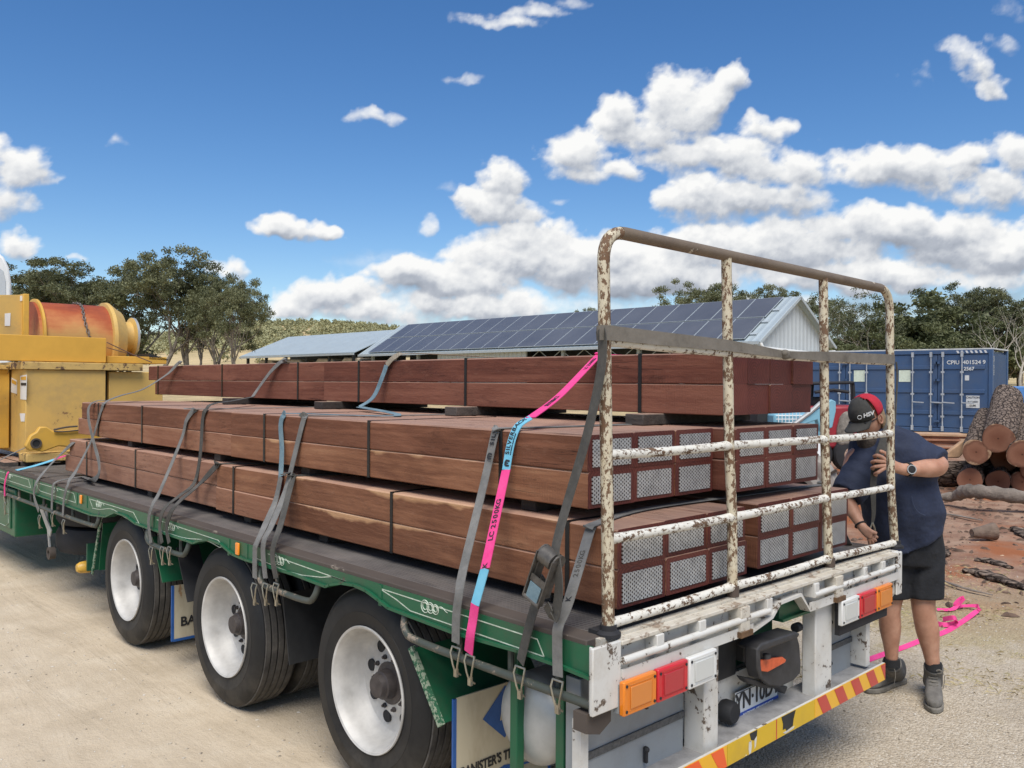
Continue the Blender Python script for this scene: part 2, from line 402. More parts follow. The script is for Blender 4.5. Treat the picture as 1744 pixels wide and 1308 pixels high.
M_BARKW = simple('pale bark', (.42, .38, .32), .85, var=.35, scale=1.8, bump=.3, bscale=12, dist=.03, coord='Object')

def leaves_mesh(name, centres, radii, per, size, rng, flat=.7):
    P = []
    for c, r in zip(centres, radii):
        n = max(8, int(per*r*r)); u = rng.normal(size=(n, 3)); u /= np.linalg.norm(u, axis=1)[:, None]
        rr = r*(rng.rand(n, 1)**.45)*(.75+.5*rng.rand(n, 1)); p = u*rr; p[:, 2] *= flat
        keep = rng.rand(n) < np.where(p[:, 2] < -.25*r, .45, 1)
        P.append(p[keep]+np.array(c))
    P = np.concatenate(P); n = len(P)
    a = rng.normal(size=(n, 3)); a[:, 2] -= .5; a /= np.linalg.norm(a, axis=1)[:, None]
    b = rng.normal(size=(n, 3)); b -= a*(a*b).sum(1)[:, None]; b /= np.linalg.norm(b, axis=1)[:, None]
    s = size*(.6+.8*rng.rand(n, 1)); a *= s; b *= s*.45
    v = np.stack([P-a-b*.4, P-a*.1-b, P+a, P-a*.1+b], 1).reshape(-1, 3)
    me = bpy.data.meshes.new(name); me.vertices.add(4*n); me.vertices.foreach_set('co', v.astype(np.float32).ravel())
    me.loops.add(4*n); me.loops.foreach_set('vertex_index', np.arange(4*n, dtype=np.int32))
    me.polygons.add(n); me.polygons.foreach_set('loop_start', (np.arange(n)*4).astype(np.int32)); me.update(calc_edges=True)
    return me
def make_tree(seed, H, spread, bare, ntr=1, leaf=.115, per=430, lm=None, bm=None, dead=False, name='gum_tree', bush=False):
    rng = np.random.RandomState(seed); tr = MB(); cs = []; rd = []
    def limb(p, d, L, r, lev):
        n = 5; pts = [Vector(p)]; q = Vector(p); dd = Vector(d).normalized()
        for i in range(n):
            dd = (dd+Vector(rng.normal(size=3)*.13)+V(0, 0, .07)).normalized(); q = q+dd*(L/n); pts.append(q.copy())
        rs = [r*(1-.6*i/n) for i in range(n+1)]
        tr.tube(pts, rs, 8 if lev == 0 else 5, caps=False)
        if lev >= 3 or (lev == 2 and rng.rand() < .3):
            if not dead: cs.append(tuple(pts[-1])); rd.append((.038+.034*rng.rand())*H)
            return
        k = [5, 3, 4][lev] if lev < 3 else 2
        for j in range(k):
            f = .45+.55*rng.rand() if lev else .5+.5*(j+rng.rand())/k
            idx = f*n; i0 = min(n-1, int(idx)); b = pts[i0].lerp(pts[i0+1], idx-i0)
            ph = 2*PI*(j/k+rng.rand()*.5+lev*.3)
            tilt = (.75 if lev else .6)*spread+rng.rand()*.35
            side = dd.cross(V(math.cos(ph), math.sin(ph), .1)).normalized()
            nd = (dd*math.cos(tilt)+side*math.sin(tilt)).normalized()
            limb(b, nd, L*(.58+.22*rng.rand()), rs[i0]*.62, lev+1)
        if not dead and lev: cs.append(tuple(pts[-1])); rd.append((.036+.03*rng.rand())*H)
    for k in range(ntr):
        ph = rng.rand()*2*PI; off = .03*H*(k > 0)
        limb((off*math.cos(ph), off*math.sin(ph), -.3), (.25*(k > 0)*math.cos(ph), .25*(k > 0)*math.sin(ph), 1), H*(.5 if not bush else .3), H*.022, 0)
    root = thing(name, (0, 0, 0), 'x', 'tree')
    t = tr.build('trunk', bm or M_BARK, root, smooth=True, fix=False)
    if not dead:
        C = np.array(cs); R = np.array(rd)
        if bush:
            ex = rng.normal(size=(26, 3))*np.array([.16, .16, .13])*H; ex[:, 2] = np.abs(ex[:, 2])+.12*H+rng.rand(26)*.4*H
            C = np.concatenate([C, ex]); R = np.concatenate([R, (.08+.05*rng.rand(26))*H])
        sel = C[:, 2] > bare*H; C, R = C[sel], R[sel]
        top = (C[:, 2]+R*.6).max(); k = H/top
        me = leaves_mesh('crown', C, R, per, leaf, rng); me.materials.append(lm or M_LEAF)
        o = bpy.data.objects.new('crown', me); COL.objects.link(o); o.parent = root
        top = k
    root['_k'] = float(k if not dead else 1)
    return root
def put_tree(proto, u, v_top, d, label, group, first, H=None, wscale=1.0, rot=None):
    """stand a tree on the ground at bearing pixel u, distance d, its top at pixel row v_top"""
    p = dep(u, 654, d); z = gh(p.x, p.y); zt = dep(u, v_top, d).z; sc = (zt-z)/proto['_H']*proto['_k']
    o = proto if first else copy_tree(proto)
    o.location = (p.x, p.y, z); o.rotation_euler = (0, 0, rot if rot is not None else random.random()*6.28)
    o.scale = (sc*wscale, sc*wscale, sc); o['label'] = label; o['category'] = 'tree'; o['group'] = group
    return o
PR = {}
for key, a in dict(g1=dict(seed=1, H=12, spread=.75, bare=.35, ntr=1), g2=dict(seed=5, H=12, spread=.7, bare=.33, ntr=2), g3=dict(seed=9, H=12, spread=.8, bare=.38, ntr=2),
                   b1=dict(seed=21, H=10, spread=.8, bare=.05, ntr=2, lm=M_LEAF2, bush=True, per=200, leaf=.2), b2=dict(seed=33, H=10, spread=.9, bare=.1, ntr=2, lm=M_LEAF2, bush=True, per=210, leaf=.2),
                   dd=dict(seed=41, H=9, spread=.8, bare=.1, dead=True, bm=M_BARKW, name='dead_tree'), w1=dict(seed=51, H=12, spread=.85, bare=.45, ntr=2, bm=M_BARKW, per=150)).items():
    PR[key] = make_tree(**a); PR[key]['_H'] = float(a['H'])
used = set()
def T(key, u, vt, d, label, group, ws=1.):
    put_tree(PR[key], u, vt, d, label, group, key not in used, wscale=ws); used.add(key)
GL = 'gum trees beyond the machinery on the left'; GR = 'trees behind the solar shed and the container'
T('g1', 268, 421, 74, 'tallest gum tree of the left clump, with a thick dark trunk standing clear', GL, 1.0)
T('g2', 322, 433, 76, 'gum tree with a rounded crown touching the right side of the tallest left gum', GL, .95)
T('g3', 360, 460, 72, 'multi-stemmed gum tree in the middle of the clump right of the tallest gum', GL, .85)
T('g2', 402, 468, 70, 'rightmost gum of the left clump, crown over the pale shed roof end', GL, .72)
T('g1', 338, 478, 75, 'slim gum tree behind the multi-stemmed one of the left clump', GL, .8)
T('g3', 205, 436, 84, 'gum tree directly above the rusty winch drum, thin crown', GL, 1.1)
T('g1', 150, 445, 88, 'gum tree above the drum chain with a ragged flat crown', GL, 1.1)
T('g2', 95, 452, 92, 'broad dark gum tree over the yellow winch side plate', GL, 1.35)
T('b1', 60, 470, 96, 'low dense tree filling the gap above the yellow machine panel', GL, 1.2)
T('g3', 30, 450, 90, 'gum tree beside the white cab curve at the left edge', GL, .9)
T('b2', 190, 500, 80, 'dense dark bush tree just right of the winch drum top', GL, 1.0)
for i, (k, u, vt, d, ws, lb) in enumerate([
 ('g2', 1212, 474, 92, 1.0, 'tall thin gum rising over the solar roof between the first two gate posts'),
 ('g1', 1185, 496, 96, .8, 'small gum with open crown at the left end of the trees over the solar roof'),
 ('g3', 1262, 490, 95, .9, 'gum tree just right of the second gate post over the solar roof'),
 ('g1', 1300, 488, 95, .9, 'gum with spotty crown above the ridge of the solar shed'),
 ('g2', 1332, 490, 98, .8, 'gum nearest the shed gable peak, small rounded crown'),
 ('g3', 1385, 490, 92, 1.0, 'gum behind the third gate post beside the shed gable'),
 ('w1', 1425, 488, 84, 1.15, 'pale-trunked gum leaning behind the shed gable roof slope'),
 ('w1', 1470, 492, 80, 1.0, 'pale-trunked gum seen through the gate corner'),
 ('b1', 1452, 560, 70, .8, 'round dark bush tree at the right corner of the white shed gable'),
 ('b2', 1495, 515, 82, 1.1, 'dense dark tree behind the right gate post'),
 ('b1', 1545, 500, 86, 1.2, 'broad dense tree just right of the gate above the blue container'),
 ('b2', 1590, 505, 84, 1.2, 'dense olive tree above the middle of the blue container'),
 ('g1', 1632, 494, 90, 1.2, 'tall gum with layered crown above the container doors'),
 ('g2', 1682, 481, 92, 1.1, 'tallest gum of the right-hand wood, above the container end'),
 ('b1', 1640, 540, 78, 1.1, 'rounded olive tree low over the container lettering'),
 ('b2', 1575, 550, 76, 1.0, 'rounded bush tree low behind the container roof'),
 ('b1', 1700, 545, 84, 1.1, 'dark bush tree behind the dead tree at the right'),
 ('b2', 1745, 540, 88, 1.3, 'dense tree cut by the right edge of the photo'),
 ('g3', 1735, 515, 98, 1.1, 'gum with a grey crown at the right edge'),
 ('b1', 1790, 545, 88, 1.3, 'dense tree just outside the right edge'),
 ('dd', 1708, 535, 72, 1.2, 'bare dead tree with white branches above the container end'),
 ('dd', 1738, 530, 75, 1.0, 'bare dead tree with forked branches at the right edge'),
 ('b2', 1520, 560, 74, .9, 'small dark bush tree right of the gate post over the container'),
 ('b1', 1608, 575, 74, .8, 'low bush tree peeping over the container roof middle'),
 ('b1', 1560, 520, 96, 1.3, 'dense tree filling the gap behind the container roof, left half'),
 ('b2', 1660, 515, 96, 1.3, 'dense tree filling the gap behind the container roof, right half'),
 ('b1', 1400, 560, 96, 1.2, 'dense tree low behind the shed gable'),
 ('b2', 1345, 530, 110, 1.2, 'dense tree just behind the shed ridge end'),
 ('g1', 985, 524, 150, .8, 'tiny treetop showing over the solar roof left of the gate')]):
    if 'just outside' in lb: continue
    T(k, u, vt, d, lb, GR, ws)
for o in PR.values():
    for k in ('_H', '_k'):
        pass
# ---- wooded hillside far off
def hill_wood():
    rng = np.random.RandomState(8); cs = []; rd = []
    for i in range(5200):
        u = rng.uniform(180, 1060); d = rng.uniform(230, 650)
        if d < 360 and rng.rand() < .985-.6*max(0, d-300)/60: continue
        p = dep(u, 654, d); r = rng.uniform(1.0, 2.3)
        h = gh(p.x, p.y); cs.append((p.x, p.y, h+r*.7)); rd.append(r)
        if rng.rand() < .4: cs.append((p.x, p.y, h+r*1.5)); rd.append(r*.7)
    cs = np.array(cs); rd = np.array(rd)
    me = leaves_mesh('hillside_wood', cs, rd, 16, .62, rng, .9)
    t = NT('hillside trees'); c = t.coord('Object'); f = t.math('ADD', t.math('MULTIPLY', t.noise(c, .02, 3), .5), t.math('MULTIPLY', t.noise(c, .5, 2), .5))
    t.base(t.ramp(f, [(.34, (.22, .225, .125)), (.5, (.32, .31, .165)), (.66, (.40, .38, .21))])); me.materials.append(t.set(.8, 0, .2))  # paler tones carry the distance haze in the leaf colour
    o = bpy.data.objects.new('hillside_wood', me); COL.objects.link(o)
    tag(o, 'sunlit olive wood covering the distant hill', 'wood', kind='stuff')
hill_wood()

# ---- sheds
def corr(name, col, axis, pitch=.19, rough=.5, metal=.0, dirt=.15):
    t = NT(name); wv = t.n('TexWave', wave_type='BANDS', bands_direction=axis, wave_profile='SIN'); P = t.n('NewGeometry').outputs['Position']
    t.l(P, wv.inputs[0]); wv.inputs['Scale'].default_value = 1/pitch*.314*.42
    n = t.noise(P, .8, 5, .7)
    c_ = t.mix(t.math('MULTIPLY', t.mr(n, .4, .8), dirt*2), col, tuple(x*.6 for x in col)); t.base(t.mix(t.math('MULTIPLY', t.mr(wv.outputs['Fac'], .8, 1.), .35), c_, tuple(x*.55 for x in col)))  # darker bands paint the shading of the ribs into the colour
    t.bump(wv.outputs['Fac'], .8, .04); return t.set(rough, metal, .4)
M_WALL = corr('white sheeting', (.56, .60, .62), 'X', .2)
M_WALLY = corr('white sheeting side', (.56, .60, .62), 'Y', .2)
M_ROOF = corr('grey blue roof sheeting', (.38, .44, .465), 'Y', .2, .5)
M_TRIM = simple('grey steel trim', (.38, .42, .44), .5, var=.1)
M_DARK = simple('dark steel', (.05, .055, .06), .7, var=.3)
M_WPIPE = simple('white pvc', (.78, .79, .78), .4, var=.05)
def panelmat():
    t = NT('solar glass'); c = t.coord('World'); n = t.noise(c, .3, 3)
    t.base(t.ramp(n, [(.3, (.085, .09, .105)), (.7, (.115, .12, .135))])); return t.set(.28, .0, .5)
M_SOLAR = panelmat()
def shed_b():
    YG = 24.41; a = V(42.5, YG, 4.63); ap = V(46.723, YG, 7.225); rx = 2*ap.x-a.x; YE = 64.6
    g = .9
    root = thing('solar_shed', (47, 40, 1.0), 'long white shed with rows of solar panels on its near roof slope', 'shed')
    b = MB(); b.prism([(a.x, YG, .3), (rx, YG, .3), (rx, YG, a.z), (ap.x, YG, ap.z-.05), (a.x, YG, a.z)], (0, .15, 0)); b.build('gable_wall', M_WALL, root)
    b = MB(); b.box((a.x, 43.6, .3), (a.x+.12, 54.1, a.z-.1)); b.build('side_wall', M_WALLY, root)
    MB().box((rx-.12, YG+.2, .3), (rx, YE, a.z)).build('far_wall', M_WALLY, root)
    MB().box((a.x+5, YG+6, .3), (a.x+5.1, YE, a.z)).build('interior_shade', M_DARK, root)  # dark sheet stands in for the shade inside the open shed
    for sgn, nm in ((-1, 'roof_slope'), (1, 'roof_slope')):
        ex = a.x-.5 if sgn < 0 else rx+.5; sl = (ap.z-a.z)/(ap.x-a.x); ez = a.z-.5*sl
        b = MB(); b.prism([(ex, YG-.45, ez), (ap.x, YG-.45, ap.z), (ap.x, YG-.45, ap.z+.09), (ex, YG-.45, ez+.09)], (0, YE-YG+.9, 0)); b.build(nm, M_ROOF, root)
    b = MB(); b.bar((a.x-.5, YG-.47, a.z-.34), (ap.x, YG-.47, ap.z+.03), .05, .17); b.bar((rx+.5, YG-.47, a.z-.34), (ap.x, YG-.47, ap.z+.03), .05, .17); b.build('barge_board', M_TRIM, root)
    b = MB(); b.box((a.x-.66, YG-.4, a.z-.42), (a.x-.5, YE+.4, a.z-.24)); b.build('gutter', M_TRIM, root)
    b = MB()
    for k in range(12):
        y = YG+2+k*3.4
        if 43 < y < 54.5: continue
        b.box((a.x+.1, y-.12, .3), (a.x+.34, y+.12, a.z-.3))
    b.build('post', M_TRIM, root)
    b = MB(); y = YG+.4
    b.bar((a.x+.2, YG+.3, a.z-.35), (a.x+.2, 43.5, a.z-.35), .07, .07); b.bar((a.x+.2, YG+.3, a.z-1.05), (a.x+.2, 43.5, a.z-1.05), .07, .07)
    k = 0
    while y < 43: b.bar((a.x+.2, y, a.z-(1.05 if k % 2 else .35)), (a.x+.2, y+1.1, a.z-(.35 if k % 2 else 1.05)), .045, .045); y += 1.1; k += 1
    b.build('truss', M_TRIM, root)
    b = MB(); zz = a.z-.62; b.tube([(a.x-.55, YG-.55, a.z-.35), (a.x-.5, YG-.6, zz+.1), (a.x-.3, YG-.6, zz), (ap.x+1.2, YG-.5, zz-.12), (ap.x+1.3, YG-.5, zz-.2), (ap.x+1.3, YG-.4, .4)], .085, 10)
    b.tube([(ap.x+1.35, YG-.5, zz-.15), (rx+.2, YG-.5, zz+.05)], .085, 10); b.build('downpipe', M_WPIPE, root, smooth=40)
    # solar panels: two rows up the slope
    sl = (ap.z-a.z)/(ap.x-a.x); n = V(-sl, 0, 1).normalized(); up = V(1, 0, sl).normalized(); base = V(a.x-.5, 0, a.z-.5*sl)+n*.2
    L = (ap.x-a.x+.5)*math.sqrt(1+sl*sl); pl = (L-.35)/2; bb = []
    for r in range(2):
        y = YG+.55; k = 0
        while y+1.9 < YE-.3:
            c = base+up*(.12+r*(pl+.1)+pl/2)+V(0, y+.95, 0)
            f = MB().obox(c, up*(pl/2-.01), V(0, .955, 0), n*.02).build('solar_panel', M_TRIM, root)
            MB().obox(c+n*.006, up*(pl/2-.04), V(0, .925, 0), n*.02).build('panel_glass', M_SOLAR, f)
            y += 1.93
    # items on the bare strip of roof
    b = MB()
    for r in range(3): b.obox(base+up*(.8+r*1.5)+V(0, YG+.30, 0)-n*.08, up*.1, V(0, .22, 0), n*.06)
    b.build('roof_bracket', M_TRIM, root)
shed_b()
def shed_a():
    root = thing('open_shed', (48, 80, 1.5), 'low open shed with a plain pale blue roof beyond the solar shed', 'shed')
    ex = 41.6; e0 = 65.2; e1 = 88; ez = 4.55; rx_ = 47.5; rz = 6.95
    MB().prism([(ex, e0, ez), (rx_, e0, rz), (rx_, e0, rz+.08), (ex, e0, ez+.08)], (0, e1-e0, 0)).build('roof_slope', M_ROOF, root)
    MB().prism([(2*rx_-ex, e0, ez), (rx_, e0, rz), (rx_, e0, rz+.08), (2*rx_-ex, e0, ez+.08)], (0, e1-e0, 0)).build('roof_slope', M_ROOF, root)
    MB().box((ex+6, e0+.3, 1), (ex+6.1, e1-.3, rz-.3)).build('interior_shade', M_DARK, root)  # dark sheet added as the shaded depth under this roof
    MB().box((ex-.14, e0, ez-.18), (ex, e1, ez-.02)).build('gutter', M_TRIM, root)
    for k in range(6): MB().box((ex+.3, e0+.6+k*4.2, 1), (ex+.55, e0+.85+k*4.2, ez)).build('post', M_DARK, root)
    t = simple('dusty hay bale wrap', (.52, .45, .36), .85, var=.2, scale=1.5)
    for k, y in enumerate((66.5, 71.2, 77.2, 83.0)):
        b = MB(); c = V(ex+1.2, y, 2.5)
        b.prism([(ex+.5, y-1.9, 1.0), (ex+.5, y-1.9, 3.7), (ex+.5, y-1.2, 4.12), (ex+.5, y+1.2, 4.18), (ex+.5, y+1.9, 3.75), (ex+.5, y+1.9, 1.0)], (1.8, 0, 0))
        b.build('wrapped_stack', t, bevel=.12, label=['tan wrapped stack under the pale shed nearest the solar shed', 'tan wrapped stack second from the solar shed', 'tan wrapped stack third from the solar shed', 'tan wrapped stack at the far left end of the pale shed'][k], cat='stack', group='wrapped stacks under the open shed')
shed_a()

# ---- blue side-opening container
def text_obj(s, size, mat, name, parent, loc, xdir, ydir, ext=.0006, align='CENTER', bold=0, sx=1., shear=0, lsp=1.):
    cu = bpy.data.curves.new(name, 'FONT'); cu.body = s; cu.size = size; cu.align_x = align; cu.align_y = 'CENTER'; cu.extrude = ext; cu.offset = bold; cu.shear = shear; cu.space_character = lsp
    tmp = bpy.data.objects.new('t', cu); COL.objects.link(tmp)
    dg = bpy.context.evaluated_depsgraph_get(); dg.update(); me = bpy.data.meshes.new_from_object(tmp.evaluated_get(dg)); bpy.data.objects.remove(tmp)
    X = Vector(xdir).normalized(); Y = Vector(ydir); Y = (Y-X*Y.dot(X)).normalized(); Z = X.cross(Y)
    me.transform(Matrix(((X.x*sx, Y.x, Z.x, 0), (X.y*sx, Y.y, Z.y, 0), (X.z*sx, Y.z, Z.z, 0), (0, 0, 0, 1))))
    me.name = name; me.materials.clear(); me.materials.append(mat); o = bpy.data.objects.new(name, me); COL.objects.link(o)
    if parent: o.parent = parent; o.location = Vector(loc)-ORG[parent.name]; ORG[o.name] = ORG[parent.name]
    else: o.location = loc; ORG[o.name] = Vector(loc)
    return o
M_BLUE = chipped('container blue', (.045, .092, .19), (.13, .06, .03), .06, 3, .45, (.10, .11, .13), .35)
M_STEEL = simple('galvanised bar', (.42, .45, .48), .45, .3, var=.2)
M_WHITE = simple('white print', (.58, .60, .60), .6, var=.12, scale=20)
M_STICK = simple('pale green sticker', (.62, .70, .58), .6, var=.12, scale=12)
def container():
    ang = math.radians(4.5); O = V(26.36, 6.9, .44); ey = V(-math.sin(ang), math.cos(ang), 0); ex = V(math.cos(ang), math.sin(ang), 0)
    L, W_, Hh = 6.06, 2.0, 2.6
    def Pt(l, w_, z): return O+ey*l+ex*w_+V(0, 0, z)
    root = thing('shipping_container', O+ey*3, 'blue side-opening shipping container behind the man', 'container')
    def bx(b, l0, l1, w0, w1, z0, z1): b.obox(Pt((l0+l1)/2, (w0+w1)/2, (z0+z1)/2), ey*((l1-l0)/2), ex*((w1-w0)/2), V(0, 0, (z1-z0)/2)); return b
    b = MB(); bx(b, .1, L-.1, .08, W_-.05, .12, Hh-.06); b.build('body', M_BLUE, root)
    b = MB()
    for l in (0, L-.12): bx(b, l, l+.12, 0, .14, 0, Hh); bx(b, l, l+.12, W_-.12, W_, 0, Hh)
    bx(b, .12, L-.12, 0, .1, 0, .13); bx(b, .12, L-.12, 0, .1, Hh-.13, Hh)
    b.build('frame', M_BLUE, root, bevel=.01)
    MB().obox(Pt(L/2, W_/2, Hh+.02), ey*(L/2), ex*(W_/2), V(0, 0, .02)).build('roof', simple('weathered container roof', (.55, .57, .56), .6, var=.2), root)
    b = MB(); n = 12
    for k in range(n):
        w0 = .16+k*(W_-.3)/n; bx(b, .02, .08, w0, w0+(W_-.3)/n*.55, .14, Hh-.13)
    b.build('corrugated_end', M_BLUE, root)
    ll = (L-.24)/4
    for k in range(4):
        l0 = .12+k*ll
        b = MB(); bx(b, l0+.01, l0+ll-.01, .03, .08, .15, Hh-.15)
        for z in (.62, 1.30, 2.05): bx(b, l0+.1, l0+ll-.1, -.0, .03, z-.06, z+.06)
        d = b.build('door_leaf', M_BLUE, root, bevel=.008)
        ba = MB()
        for f in ((.12, .50) if k % 2 else (.50, .88)):
            c = Pt(l0+f*ll, -.05, 0); ba.tube([c+V(0, 0, .1), c+V(0, 0, Hh-.08)], .02, 8)
            ba.obox(c+V(0, 0, .12), ey*.035, ex*.03, V(0, 0, .08)); ba.obox(c+V(0, 0, Hh-.14), ey*.035, ex*.03, V(0, 0, .08))
            for z in (.5, 1.2, 1.9): ba.obox(c+V(0, 0, z), ey*.05, ex*.02, V(0, 0, .03))
            ba.bar(c+V(0, 0, .95)-ex*.02, c-ey*.35+V(0, 0, .93)-ex*.02, .02, .035)
        ba.build('locking_bar', M_STEEL, d, smooth=40)
        hb = MB()
        for z in (.35, .95, 1.65, 2.2): hb.obox(Pt(l0+(ll-.02 if k % 2 == 0 else .02), -.02, z), ey*.06, ex*.03, V(0, 0, .035))
        hb.build('hinge', M_BLUE, d)
        if k in (1, 2): MB().obox(Pt(l0+(.68 if k == 1 else .68)*ll, .022, 1.78), ey*.18, ex*.004, V(0, 0, .19)).build('sticker', M_STICK, d)
    tx = -ey; c = Pt(.62, .024, 2.22)
    text_obj('CPIU', .17, M_WHITE, 'lettering', root, Pt(1.12, .02, 2.2), tx, (0, 0, 1), bold=.004)
    text_obj('401524 9', .17, M_WHITE, 'lettering', root, Pt(.52, .02, 2.2), tx, (0, 0, 1), bold=.004)
    text_obj('2567', .15, M_WHITE, 'lettering', root, Pt(.66, -.006, 2.0), tx, (0, 0, 1), bold=.004)
    MB().obox(Pt(.72, .024, 1.72), ey*.06, ex*.004, V(0, 0, .08)).build('sticker', M_WHITE, root)
    s = MB().obox(Pt(.55, .024, .98), ey*.19, ex*.004, V(0, 0, .19)).build('notice', M_WHITE, root)
    text_obj('CAUTION', .085, M_DARK, 'lettering', s, Pt(.55, .015, 1.11), tx, (0, 0, 1), bold=.002)
    text_obj("9'-6\" HIGH", .062, M_DARK, 'lettering', s, Pt(.55, .015, .98), tx, (0, 0, 1), bold=.002)
    text_obj('CUBE', .07, M_DARK, 'lettering', s, Pt(.55, .015, .86), tx, (0, 0, 1), bold=.002)
    st = MB()
    for k in range(7): st.prism([Pt(.15+k*.13, -.003, Hh-.11), Pt(.21+k*.13, -.003, Hh-.11), Pt(.25+k*.13, -.003, Hh-.03), Pt(.19+k*.13, -.003, Hh-.03)], ex*.002)
    st.build('hazard_stripe', M_WHITE, root)
    text_obj('CPIU 401524', .11, M_WHITE, 'lettering', root, Pt(-.01, .09, 2.1), (0, 0, -1), ex, bold=.003)
container()
# ================================================================== TRAILER
XS = -.10; DZ = 1.034; YR = -.06
M_GREEN = chipped('green truck paint', (.012, .105, .048), (.07, .06, .045), .10, 14, .38, (.06, .075, .05), .55)
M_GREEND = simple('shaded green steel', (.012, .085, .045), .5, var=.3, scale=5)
M_WPAINT = chipped('chipped white paint', (.60, .59, .55), (.075, .055, .04), .30, 16, .45, (.33, .27, .19), .45, fine=90)
M_WPAINT2 = chipped('badly flaked white paint', (.56, .52, .44), (.20, .155, .115), .36, 26, .5, (.28, .22, .14), .7, (1, 1, 2), fine=80)
M_GATE = chipped('flaking cream pipe paint', (.55, .49, .36), (.13, .085, .055), .50, 62, .55, (.40, .27, .12), .55, (1, 1, .55), .5, 120, (.17, .09, .045))
M_GATER = chipped('flaking white rail paint', (.66, .64, .57), (.10, .068, .045), .42, 58, .55, (.42, .32, .18), .4, (.7, 1, 1), .5, 120, (.16, .09, .05))
M_GATET = chipped('worn grey top pipe', (.17, .13, .092), (.42, .37, .28), .16, 15, .6, (.09, .06, .045), .7, (.6, 1, .7), .4, 120, (.52, .47, .38))
M_PIPE = chipped('worn rope rail', (.055, .065, .055), (.16, .13, .10), .35, 14, .5, (.12, .1, .08), .5)
M_BLACK = simple('black rubber', (.016, .016, .018), .75, var=.3, scale=8, bump=.2)
M_CHASS = simple('dark chassis', (.022, .022, .022), .8, var=.5, scale=4)
M_ALU = simple('dull aluminium', (.42, .43, .42), .42, .35, var=.18, scale=5)
M_GREYP = chipped('grey toolbox door', (.27, .29, .30), (.18, .16, .14), .1, 8, .5, (.2, .19, .17), .5)
M_ZINC = simple('zinc wire', (.36, .33, .26), .35, .8, var=.3, scale=30)
def deckmat():
    t = NT('worn checker deck'); P = t.n('NewGeometry').outputs['Position']; n = t.noise(P, 2.5, 6, .7); n2 = t.noise(t.coord('World', (6, .8, 1)), 3, 4, .6)
    c = t.ramp(n, [(.28, (.055, .05, .048)), (.5, (.115, .105, .098)), (.72, (.20, .18, .165))])
    c = t.mix(t.math('MULTIPLY', t.mr(n2, .5, .7), .4), c, (.25, .215, .18))
    sx = t.n('SeparateXYZ'); t.l(P, sx.inputs[0])
    def dia(a, b):
        u = t.math('MULTIPLY', t.math('ADD', t.math('MULTIPLY', sx.outputs[0], a), t.math('MULTIPLY', sx.outputs[1], b)), 24.)
        return t.math('ABSOLUTE', t.math('SUBTRACT', t.math('FRACT', u), .5))
    a = dia(1, 1); b = dia(1, -1); ch = t.math('MULTIPLY', t.math('GREATER_THAN', a, .36), t.math('LESS_THAN', b, .3)); ch2 = t.math('MULTIPLY', t.math('LESS_THAN', a, .14), t.math('GREATER_THAN', b, .2))
    h = t.math('MAXIMUM', ch, ch2); t.base(t.mix(t.math('MULTIPLY', h, .45), c, (.30, .28, .26)))
    t.bump(t.math('ADD', h, t.math('MULTIPLY', n, .8)), .7, .004); return t.set(.6, .25, .4)
M_DECK = deckmat()
M_EDGE = chipped('dirty brown deck edge', (.085, .068, .056), (.15, .125, .10), .25, 10, .8, (.04, .033, .03), .6, (1, .3, 1))
TR = thing('flatbed_trailer', (1.15, 4.5, 0), 'green and white tri-axle flatbed trailer carrying the timber packs', 'trailer')
XR = 2.40; YF = 10.6
MB().box((XS+.09, .06, DZ-.04), (XR-.09, YF, DZ)).build('deck', M_DECK, TR)
for x0, x1 in ((XS+.002, XS+.092), (XR-.092, XR)):
    MB().box((x0, .0, DZ-.03), (x1, YF, DZ+.006)).build('deck_edge', M_EDGE, TR, bevel=.004)
MB().box((XS+.05, -.02, DZ-.03), (XR-.05, .012, DZ+.004)).build('rear_edge', M_WPAINT2, TR)
MB().box((XS+.05, .0125, DZ-.03), (XR-.05, .062, DZ+.004)).build('rear_edge', M_EDGE, TR)
# side rail with arches, from the outline along the rail
def prof(l): return [onx(u, v, XS) for u, v in l]
bot = prof([(0, 820.2), (87, 850.7), (156.9, 876.9), (181.6, 879.8), (197.6, 872.5), (215, 878.3), (232.4, 891.4), (249.9, 897.8), (319.6, 920.5), (331.2, 924.8), (342.8, 920.5), (357.4, 919), (377.7, 926.3), (398, 943.7), (418.4, 952.4), (430, 956),
 (502.8, 978), (557.6, 998.7), (564.4, 995.3), (585, 992.9), (605.6, 996.3), (626.1, 1005.6), (646.7, 1021), (663.8, 1034.7), (776.8, 1077.5), (885, 1108), (960, 1135), (1008, 1154.6)])
yb = [p.y for p in bot]; zb = [max(.86, min(.985, p.z)) for p in bot]
pts = [(XS, yy, zz) for yy, zz in zip(yb, zb)]+[(XS, yb[-1], DZ-.012), (XS, YF, DZ-.012), (XS, YF, zb[0])]
MB().prism(pts, (.012, 0, 0)).build('side_rail', M_GREEN, TR)
fl = MB()
for i in range(len(yb)-1):
    a = V(XS+.02, yb[i], zb[i]); b = V(XS+.02, yb[i+1], zb[i+1]); d = (b-a).normalized()
    fl.obox((a+b)/2, d*((b-a).length/2+.002), V(.034, 0, 0), d.cross(V(1, 0, 0))*.006)
fl.build('rail_flange', M_GREEN, TR)
b = MB()
for yy in (.12, 1.22, 2.5, 2.72, 3.84, 5.18, 5.42, 6.65, 7.6): b.box((XS-.004, yy-.012, .925), (XS+.0, yy+.012, DZ-.015))
b.build('rail_rib', M_GREEN, TR)
MB().box((XR-.012, 0, .90), (XR, YF, DZ-.012)).build('side_rail', M_GREEN, TR)
